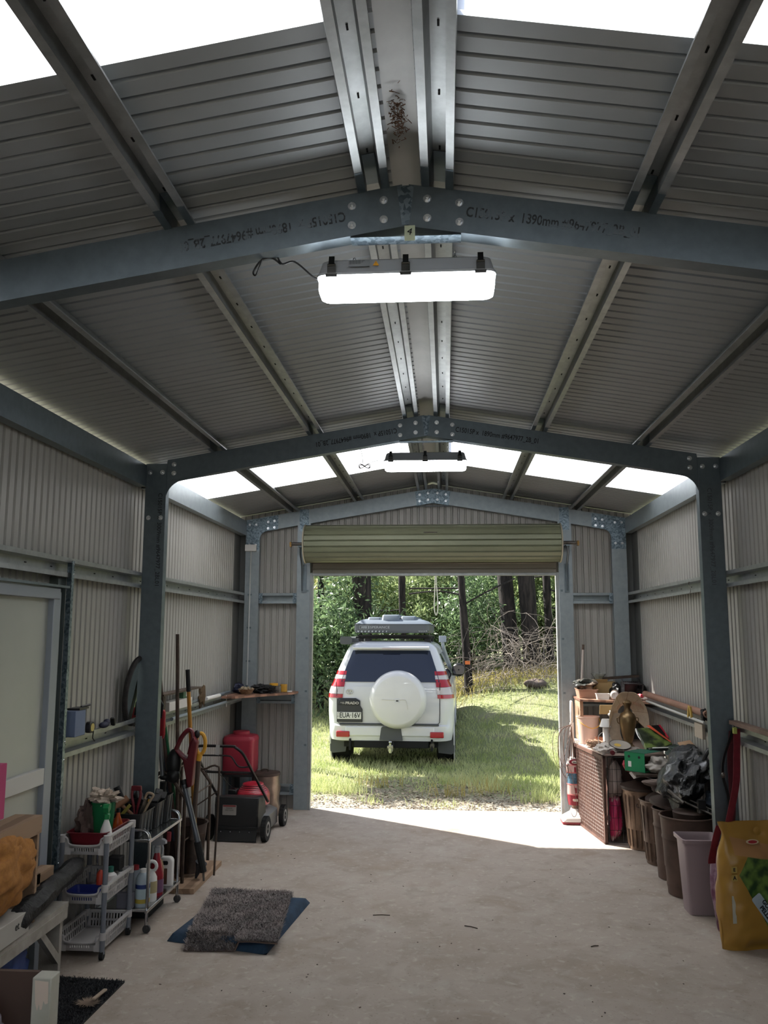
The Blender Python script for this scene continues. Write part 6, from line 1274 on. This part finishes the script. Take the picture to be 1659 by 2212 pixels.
bigtrunk(wx(1012, 18), 18.0, wx(978, 18), .10, .06, 5.5, 'slender dark trunk with side branches just right of the car', 4)
bigtrunk(wx(1182, 20), 20.0, wx(1170, 20), .10, .08, 6, 'slender dark trunk near the right edge of the opening', 5)
bigtrunk(wx(872, 19), 19, wx(864, 19), .09, .07, 6.5, 'slender trunk rising directly behind the roof box', 6)
bigtrunk(wx(694, 18), 18, wx(690, 18), .08, .06, 6, 'slender trunk at the left edge of the opening', 8)
bigtrunk(-10, 16.5, -10.2, .3, .2, 7, 'forest trunk out of sight on the left', 9) if False else None
# dry brush
g = G(); rr = random.Random(21)
for _ in range(420):
    x = rr.gauss(wx(1100, 18.3), .75); y = 18.0 + rr.gauss(0, .35); z = gz(x, y) + abs(rr.gauss(.4, .42)); p = V((x, y, z)); pts = [p]; d = V((rr.gauss(0, 1), rr.gauss(0, .6), rr.gauss(.2, .8))).normalized() * .13
    for q in range(5): d = (d + V((rr.gauss(0, .05), rr.gauss(0, .04), rr.gauss(-.02, .05)))); pts.append(pts[-1] + d)
    g.tube(pts, [.006, .0055, .005, .004, .003, .002], 4, cap=False)
tag(mesh('dry_brush', g, mat('dry_twigs', '8a8078', .9), smooth=40), 'tangle of dead grey twigs in front of the thick trunk pair', 'brush', None, 'stuff')
rr = random.Random(31); g = G(); x = wx(1152, 17.4); y = 17.4
def rock(u, v):
    a, b = u * 2 * pi, v * pi; p = V((sin(b) * cos(a) * .24, sin(b) * sin(a) * .2, -cos(b) * .11)); return V((x, y, gz(x, y) + .06)) + p * (1 + .3 * noise.noise(p * 5))
g.grid(rock, 20, 12); one('rock', g, mat('rock_brown', '6d6058', .95, 0, '4f4640', 6, bump=.6), 'brown rock on the grass by the forest edge', 'rock')
# hanging rope
g = G(); y = 17.5; x = wx(942, y); g.tube(smooth_path([(x - .02, y, 3.9), (x - .015, y, 2.9), (x - .035, y, 2.35), (x, y, 2.16), (x + .04, y, 2.35), (x + .01, y, 2.9), (x, y, 3.9)], 4), .010, 6)
g.cyl((x + .3, y, 4.0), (x - 1.8, y, 3.85), .03, n=6)
one('rope_loop', g, mat('rope_pale', 'b5b2a6', .8), 'pale rope loop hanging from a branch right of the roof box', 'rope')
# shade trees left of the clearing that throw the far shade band
for j, (x, y, s) in enumerate(((-9.0, 22.0, 1.5), (-6.9, 21.2, 1.25), (-4.2, 20.5, 1.0))):
    o = copy_tree(base[j]); o.location = (x, y, .9 if j < 2 else .2); o.scale = (s, s, s * 1.1); o.rotation_euler = (0, 0, j * 2)
    tag(o, 'leafy tree standing left of the clearing, %s from left' % ['first', 'second', 'third'][j], 'tree', 'leafy trees behind the clearing')

o = thing('forest_tree', 'small unseen tree added left of the parked car for its shadow', 'tree', (-3.3, 13.3, gz(-3.3, 13.3)), 0, 'leafy trees behind the clearing')  # added out of view, crown shaped to shade the gravel behind the car
rr = random.Random(77); part('foliage', leaf_cloud(15000, rr, 1.25, .75, .10, 60, .05), leafm[1], o, smooth=0).location = (0, 0, 4.15)
g = trunk([(0, 0, -.1), (.05, 0, 2), (-.05, 0, 3.9)], (.09, .05), 3)
for q in range(8): a_ = q * .8; g.tube([(0, 0, 3.1), (.5 * cos(a_), .5 * sin(a_), 3.6), (.9 * cos(a_), .9 * sin(a_), 4.1)], [.03, .02, .008], 5)
part('stem', g, m_bark, o)
one('ribbon_tag', G().box((wx(1008, 17.90), 17.90, 1.2), (.10, .02, .07)), mat('orange_ribbon', 'd8743c', .6), 'orange ribbon tied around the slender trunk right of the car', 'ribbon')
# ------------------------------------------------------------------ car
CG = -.15
car = thing('car', 'white four wheel drive parked outside with its rear to the shed', 'car', (-.70, 12.78, CG), -.02)
m_paint = mat('white_car_paint', 'c9cacd', .3, 0, coat=.6)
m_glass = mat('tinted_glass', '101a30', .04, 0, spec=.9)
m_grey = mat('grey_trim', '4c4e50', .6)
m_dark = mat('underbody_black', '0e0e0f', .8)
m_lred = mat('red_lens', '9c1020', .15, coat=.5)
m_lclr = mat('clear_lens', 'b8b0b0', .12, coat=.5)
def rr_ring(hw, yr, yf, rad, z, n=8):
    w, d = hw * 2, yf - yr; return [(p[0], p[1] + (yr + yf) / 2, z) for p in rrect(w, d, rad, n)]
low = [(.37, .84, .12, 4.4, .18), (.39, .90, .03, 4.5, .26), (.50, .925, .0, 4.6, .28), (.60, .93, .0, 4.62, .28), (.625, .935, .035, 4.62, .26), (.80, .942, .03, 4.62, .24), (1.0, .94, .03, 4.55, .22), (1.10, .925, .035, 4.45, .22), (1.17, .90, .05, 4.2, .2)]
g = G(); g.loft([rr_ring(hw, yr, yf, rd, z) for z, hw, yr, yf, rd in low])
part('body', g, m_paint, car, smooth=30)
up = [(1.16, .895, .055, 3.7, .20), (1.24, .87, .075, 3.55, .2), (1.40, .815, .14, 3.3, .2), (1.60, .735, .235, 3.0, .2), (1.72, .685, .30, 2.8, .2), (1.775, .64, .32, 2.6, .2), (1.815, .56, .38, 2.4, .2), (1.83, .42, .6, 2.2, .2)]
g = G(); g.loft([rr_ring(hw, yr, yf, rd, z) for z, hw, yr, yf, rd in up]); part('cabin', g, m_paint, car, smooth=40)
def interp(tab, z, k):
    for a, b in zip(tab, tab[1:]):
        if a[0] <= z <= b[0]:
            f = (z - a[0]) / (b[0] - a[0]); return a[k] + (b[k] - a[k]) * f
    return tab[-1][k]
# rear window follows the slanted tailgate and wraps at its edges
def rw(u, v):
    z = 1.235 + v * .455; hw = interp(up, z, 1) - .115 - .025 * (1 - v); x = (u * 2 - 1) * hw; yr = interp(up, z, 2)
    e = max(0, abs(x) - (interp(up, z, 1) - .2)); return (x, yr - .008 + (.2 - sqrt(max(0, .04 - e * e))), z)
g = G(); g.grid(rw, 24, 8, -.006); part('rear_window', g, m_glass, car)
g = G(); g.box((0, .245, 1.735), (1.16, .12, .035), rot(.1, 0, 0)); part('spoiler', g, m_paint, car, bevel=.012)
g = G(); g.box((0, .18, 1.722), (.26, .01, .016)); part('high_brake_light', g, mat('pale_lens', 'b8a8a4', .3), car)
for sgn in (-1, 1):
    for (ya, yb, nm) in ((.45, 1.25, 'quarter'), (1.32, 2.15, 'rear'), (2.22, 3.0, 'front')):
        def sw(u, v):
            z = 1.235 + v * .40; y = ya + u * (yb - ya) + (.12 * v if nm == 'quarter' else 0) - (.28 * v * u if nm == 'front' else 0); return (sgn * (interp(up, z, 1) + .004), y, z)
        g = G(); g.grid(sw, 8, 6, .006 * sgn); part('side_window', g, m_glass, car)
    # mirror
    x = sgn * 1.0; y = 2.95
    g = G(); g.ell((x, y + .06, 1.30), (.125, .09, .12), nu=20); g.box((sgn * .94, y + .05, 1.22), (.12, .05, .05)); mr_ = part('wing_mirror', g, m_black, car)
    g = G(); g.prism(rrect(.20, .16, .05), .006, T(x, y - .022, 1.30) @ rot(pi / 2, 0, 0)); part('mirror_glass', g, m_glass, mr_)
    # tail lights: red, clear, red, clear, red
    for za, zb, mm, nm in ((1.335, 1.395, m_lred, 'red'), (1.275, 1.335, m_lclr, 'clear'), (1.165, 1.275, m_lred, 'red'), (1.06, 1.165, m_lclr, 'clear'), (1.0, 1.06, m_lred, 'red')):
        def tl(u, v):
            z = za + .003 + v * (zb - za - .006); f = (z - 1.0) / .39; tab = up if z > 1.17 else low; hw = interp(tab, z, 1); yr = interp(tab, z, 2)
            xi = .705 - .05 * f; xo = hw + .006; rad = interp(tab, z, 4) if z > 1.17 else .2
            xx = xi + (xo - xi) * min(1, u * 1.5); 
            e = max(0, xx - (hw - rad)); e = min(e, rad); y = yr - .014 + (rad - sqrt(max(0, rad * rad - e * e)))
            if u > .66: y += (u - .66) * (.30 - .15 * f)
            return (sgn * xx, y, z)
        g = G(); g.grid(tl, 18, 2, .015 * sgn); part('tail_light', g, mm, car, label='%s lens of the %s tail light' % (nm, SIDE[sgn]))
    g = G(); g.box((sgn * .69, -.006, .485), (.20, .03, .085)); part('reflector', g, m_lred, car, bevel=.012)
    # flares, wheels and mud flaps
    for yw in (.86, 3.65):
        g = G(); g.lathe([(.385, -.13), (.39, -.10), (.392, .10), (.37, .13), (.26, .135), (.24, .11), (.0, .10)], frame((sgn * .80, yw, .39), V((0, 1, 0)), V((0, 0, 1)), V((sgn, 0, 0))), 40); w_ = part('wheel', g, m_rub, car)
        g = G(); g.lathe([(.24, 0), (.235, .02), (.06, .03), (0, .03)], frame((sgn * .905, yw, .39), V((0, 1, 0)), V((0, 0, 1)), V((sgn, 0, 0))), 30); part('rim', g, m_steel, w_)
        g = G(); g.lathe([(.40, 0), (.49, .0), (.49, .02), (.40, .02)], frame((sgn * .925, yw, .42), V((0, 1, 0)), V((0, 0, 1)), V((sgn, 0, 0))), 30, cap=False); part('wheel_arch', g, m_paint, car)
        g = G(); g.lathe([(.43, 0), (.43, .012), (0, .012)], frame((sgn * .926, yw, .42), V((0, 1, 0)), V((0, 0, 1)), V((sgn, 0, 0))), 30); part('arch_liner', g, m_dark, car)
    g = G(); g.prism([(-.13, .02), (-.10, -.20), (.10, -.22), (.135, -.19), (.145, .10), (-.13, .10)] if sgn > 0 else [(.13, .02), (.10, -.20), (-.10, -.22), (-.135, -.19), (-.145, .10), (.13, .10)], .012, T(sgn * .80, .40, .38) @ rot(pi / 2, 0, 0)); part('mud_flap', g, m_grey, car, bevel=.003)
# tailgate seam, handle plate, number plate
def rear_path(z, x, off=-.004):
    tab = up if z > 1.17 else low; return (x, interp(tab, z, 2) + off, z)
g = G(); sm_ = [rear_path(1.23, -.80), rear_path(1.1, -.79), rear_path(.8, -.785), rear_path(.66, -.78), rear_path(.635, -.75), rear_path(.635, .70), rear_path(.66, .73), rear_path(.8, .735), rear_path(1.1, .735), rear_path(1.23, .74)]
sm_ = [(a, min(b, .03), c) for a, b, c in sm_]
g.tube(sm_, .005, 5); part('tailgate_seam', g, m_dark, car)
g = G(); g.bb(-.74, .72, -.012, .04, .615, .634); part('bumper_step', g, m_grey, car, bevel=.004)
g = G(); g.bb(-.66, .66, -.008, .05, .455, .60)
part('bumper', g, m_paint, car, bevel=.02)
g = G(); g.prism([(-.17, -.10), (.17, -.10), (.145, .08), (.12, .10), (-.12, .10), (-.145, .08)], .02, T(.02, .004, .50) @ rot(pi / 2, 0, 0)); part('hitch_recess', g, m_grey, car, bevel=.004)
g = G(); g.prism([(-.19, -.19), (.19, -.19), (.19, -.01), (.155, .05), (.155, .12), (.09, .155), (-.19, .155)], .035, T(-.595, .034, .845) @ rot(pi / 2, 0, 0)); hp = part('handle_surround', g, mat('dark_grey_handle', '2c2e32', .35), car, bevel=.006)
g = G(); g.prism([(-.17, -.03), (.15, -.03), (.15, .02), (.11, .045), (-.15, .045)], .02, T(-.60, .002, .935) @ rot(pi / 2, 0, 0)); part('handle_garnish', g, mat('smoked_chrome', '33373b', .2, .7), hp, bevel=.005)
txt('PRADO', .052, T(-.555, -.020, .93) @ rot(pi / 2, 0, 0), m_chrome, hp, 'model_badge', .001, bold=.001, sx=1.15)
txt('LAND', .02, T(-.70, -.020, .937) @ rot(pi / 2, 0, 0), m_chrome, hp, 'small_badge', .001, sx=1.1); txt('CRUISER', .012, T(-.685, -.020, .922) @ rot(pi / 2, 0, 0), m_chrome, hp, 'small_badge', .001)
g = G(); g.bb(-.775, -.42, -.012, -.004, .70, .80); npl = part('number_plate', g, mat('plate_white', 'c9c8c4', .5), car, bevel=.003)
txt('EUA·16V', .104, T(-.588, -.0125, .752) @ rot(pi / 2, 0, 0), m_ink, npl, 'plate_letters', .001, sx=.80, bold=.0012)
txt('N\nS\nW', .024, T(-.763, -.0125, .762) @ rot(pi / 2, 0, 0), m_ink, npl, 'state_letters', .0005)
# emblem: three ellipses
g = G(); ex, ez, ey = -.60, 1.09, .018
for a, b, cx_, cz_ in ((.052, .036, 0, 0), (.017, .033, 0, 0), (.038, .014, 0, .018)):
    g.tube([(ex + cx_ + a * cos(k * pi / 12), ey, ez + cz_ + b * sin(k * pi / 12)) for k in range(24)], .0038, 6, closed=True)
part('emblem', g, m_chrome, car)
# spare wheel cover
M = frame((.125, -.005, .99), V((1, 0, 0)), V((0, 0, 1)), V((0, -1, 0)))
g = G(); g.lathe([(.39, -.06), (.412, -.03), (.42, .04), (.412, .10), (.385, .155), (.35, .185), (.335, .190), (.0, .195)], M, 64)
g.bb(-.10, .30, -.02, .05, .8, 1.2); sp_ = part('spare_wheel_cover', g, mat('wheel_cover_white', 'cfcecd', .35, coat=.4), car, smooth=28)
g = G(); g.tube(smooth_path([(-.10, -.201, 1.0), (.07, -.202, .995), (.22, -.202, 1.0), (.255, -.202, .98), (.28, -.20, .86)], 5), .004, 5); part('cover_crease', g, mat('soft_shadow_line', 'c4c1bb', .5), sp_)
g = G(); g.box((.125, -.2, .985), (.075, .006, .06)); k_ = part('lock_flap', g, m_paint, sp_, bevel=.008)
g = G(); g.box((.125, -.204, .982), (.035, .005, .016)); part('keyhole', g, m_dark, k_)
# tow bar
g = G(); g.box((.02, .06, .34), (1.10, .08, .10)); g.box((.02, .0, .35), (.09, .16, .06)); g.bb(-.60, -.57, .0, .12, .25, .42); g.bb(.60, .63, .0, .12, .25, .42); tb = part('tow_bar', g, m_dark, car, bevel=.008)
g = G(); g.box((.02, -.10, .325), (.085, .10, .03)); g.cyl((.02, -.13, .30), (.02, -.13, .375), .018); g.ell((.02, -.13, .39), .025); g.cyl((.02, -.13, .24), (.02, -.13, .30), .022, n=6); g.box((.02, -.08, .30), (.07, .03, .09)); part('tow_ball', g, m_chrome, tb)
g = G(); g.cyl((.62, .0, .33), (.60, .3, .36), .035); part('exhaust', g, m_steel, car)
g = G(); g.bb(-.7, .7, .2, 4.3, .28, .45); g.cyl((-.7, .86, .39), (.7, .86, .39), .06); g.ell((-.1, .86, .37), (.14, .14, .13)); part('underbody', g, m_dark, car)
# roof box on bars
g = G()
for yy in (.75, 1.9): g.bb(-.60, .60, yy - .03, yy + .03, 1.865, 1.90); g.bb(-.58, -.48, yy - .05, yy + .05, 1.79, 1.87); g.bb(.48, .58, yy - .05, yy + .05, 1.79, 1.87)
g.bb(-.56, .56, .60, 2.1, 1.90, 1.925); part('roof_bars', g, m_black, car, bevel=.004)
rb = thing('roof_tent_case', 'grey ribbed hard shell case carried on the roof of the white car', 'roof case', (-.70, 13.3, 1.955 + CG), -.02)
bw = .585
g = G(); sec = []
for z, ins in ((0, .025), (.035, .0), (.13, .0)): sec.append([(p[0], p[1] + 1.0, z) for p in rrect(2 * (bw - ins), 2.1 - 2 * ins, .06)])
g.loft(sec); part('lower_shell', g, mat('case_grey', '53575c', .5), rb, bevel=.004)
g = G(); sec = []
for z, ins in ((.13, .0), (.14, .01), (.20, .09), (.215, .16)): sec.append([(p[0], p[1] + 1.0, z) for p in rrect(2 * (bw - ins), 2.1 - 2 * ins, .06)])
g.loft(sec); cs_ = mat('case_top_blue_grey', '66707a', .45); tp_ = part('upper_shell', g, cs_, rb)
for a, b, h in ((-.39, -.175, .245), (-.165, .12, .283), (.13, .375, .262)):
    g = G(); g.loft([[(p[0] + (a + b) / 2, p[1] + 1.0, z) for p in rrect((b - a) - i_, 2.06 - 2 * j_, .03)] for z, i_, j_ in ((.12, .0, .03), (h - .02, .012, .09), (h - .004, .03, .11), (h, .05, .13))]); part('raised_rib', g, cs_, tp_)
m_dec = mat('decal_grey', 'a5a9ad', .5)
txt('ESPERANCE', .052, T(-.20, -.052, .085) @ rot(pi / 2, 0, 0), m_dec, rb, 'case_lettering', .001, sx=1.25)
txt('ARB', .045, T(-.43, -.052, .085) @ rot(pi / 2, 0, 0), m_dec, rb, 'badge_lettering', .001, sx=1.1, bold=.001)
g = G(); g.tube([(-.43 + p[0], -.053, .085 + p[1]) for p in rrect(.145, .052, .012)], .002, 4, closed=True); part('badge_outline', g, m_dec, rb)
g = G()
for i in range(9): g.box((-.52 + i * .055, -.047, .028), (.030 - .002 * i, .004, .032), rot(0, .45, 0))
for i in range(5): g.box((.42 + i * .028, -.047, .034), (.010, .004, .03), rot(0, -.7, 0))
part('decal_stripes', g, m_dec, rb)
g = G(); g.tube([(p[0] * 1.0, p[1] + 1.0, .132) for p in rrect(2 * bw + .004, 2.104, .06)], .004, 5, closed=True); part('shell_seam', g, m_dark, rb)
aw = thing('awning_roll', 'rolled awning in a silver case on the left side of the car roof', 'awning', (-1.40, 13.2, 1.84 + CG), -.02)
g = G(); g.loft([[(p[0], y, p[1]) for p in rrect(.17, .10, .03)] for y in (0, 2.2)]); part('case', g, mat('awning_silver', 'a4a8aa', .35, .6), aw)
g = G(); g.prism(rrect(.19, .12, .04), .03, T(0, .0, 0) @ rot(pi / 2, 0, 0)); g.box((.12, .1, .0), (.12, .05, .05)); part('end_cap', g, m_grey, aw, bevel=.004)
sn_ = part('snorkel', G().tube(smooth_path([(.86, 3.5, 1.1), (.87, 3.2, 1.25), (.74, 2.75, 1.68), (.72, 2.7, 1.80)]), .03, 8).box((.72, 2.68, 1.85), (.13, .11, .11)), mat('snorkel_grey', '9fa6b2', .4), car, bevel=.01)

# ------------------------------------------------------------------ camera and light
cam = bpy.data.cameras.new('camera'); co = bpy.data.objects.new('camera', cam); COL.objects.link(co)
yaw, pit, rl = .0717, .1405, .0024
Fv = V((-sin(yaw) * cos(pit), cos(yaw) * cos(pit), sin(pit))); Rv = V((cos(yaw), sin(yaw), 0)); Uv = Rv.cross(Fv)
R2 = Rv * cos(rl) + Uv * sin(rl); U2 = -Rv * sin(rl) + Uv * cos(rl)
co.matrix_world = frame((.1266, 0, 1.8102), R2, U2, -Fv)
cam.sensor_fit = 'HORIZONTAL'; cam.sensor_width = 36; cam.lens = 1842.1 / 1659 * 36; cam.clip_start = .05; cam.clip_end = 300
SC.camera = co
sd = V((2.13, -1.44, -2.39)).normalized()
su = bpy.data.lights.new('sun', 'SUN'); su.energy = 17; su.angle = radians(.6); su.color = (1, .96, .89)
so = bpy.data.objects.new('sun', su); COL.objects.link(so); so.rotation_euler = sd.to_track_quat('-Z', 'Y').to_euler(); so.location = (-6, 14, 12)
w = bpy.data.worlds.new('sky'); SC.world = w; w.use_nodes = True; N = w.node_tree.nodes; L = w.node_tree.links
sk = N.new('ShaderNodeTexSky'); sk.sky_type = 'NISHITA'; sk.sun_disc = False; sk.sun_elevation = radians(43); sk.sun_rotation = atan2(-sd[0], -sd[1]); sk.altitude = 200; sk.dust_density = 1.5
hs = N.new('ShaderNodeHueSaturation'); hs.inputs['Saturation'].default_value = .55
L.new(sk.outputs[0], hs.inputs['Color']); L.new(hs.outputs[0], N['Background'].inputs[0]); N['Background'].inputs[1].default_value = .28
SC.view_settings.view_transform = 'Standard'; SC.view_settings.look = 'None'; SC.view_settings.exposure = .2; SC.view_settings.gamma = 1; SC.view_settings.use_curve_mapping = False
SC.cycles.max_bounces = 10; SC.cycles.diffuse_bounces = 6; SC.cycles.glossy_bounces = 4; SC.cycles.transmission_bounces = 6; SC.cycles.transparent_max_bounces = 12; SC.cycles.sample_clamp_indirect = 6
SC.cycles.use_denoising = True
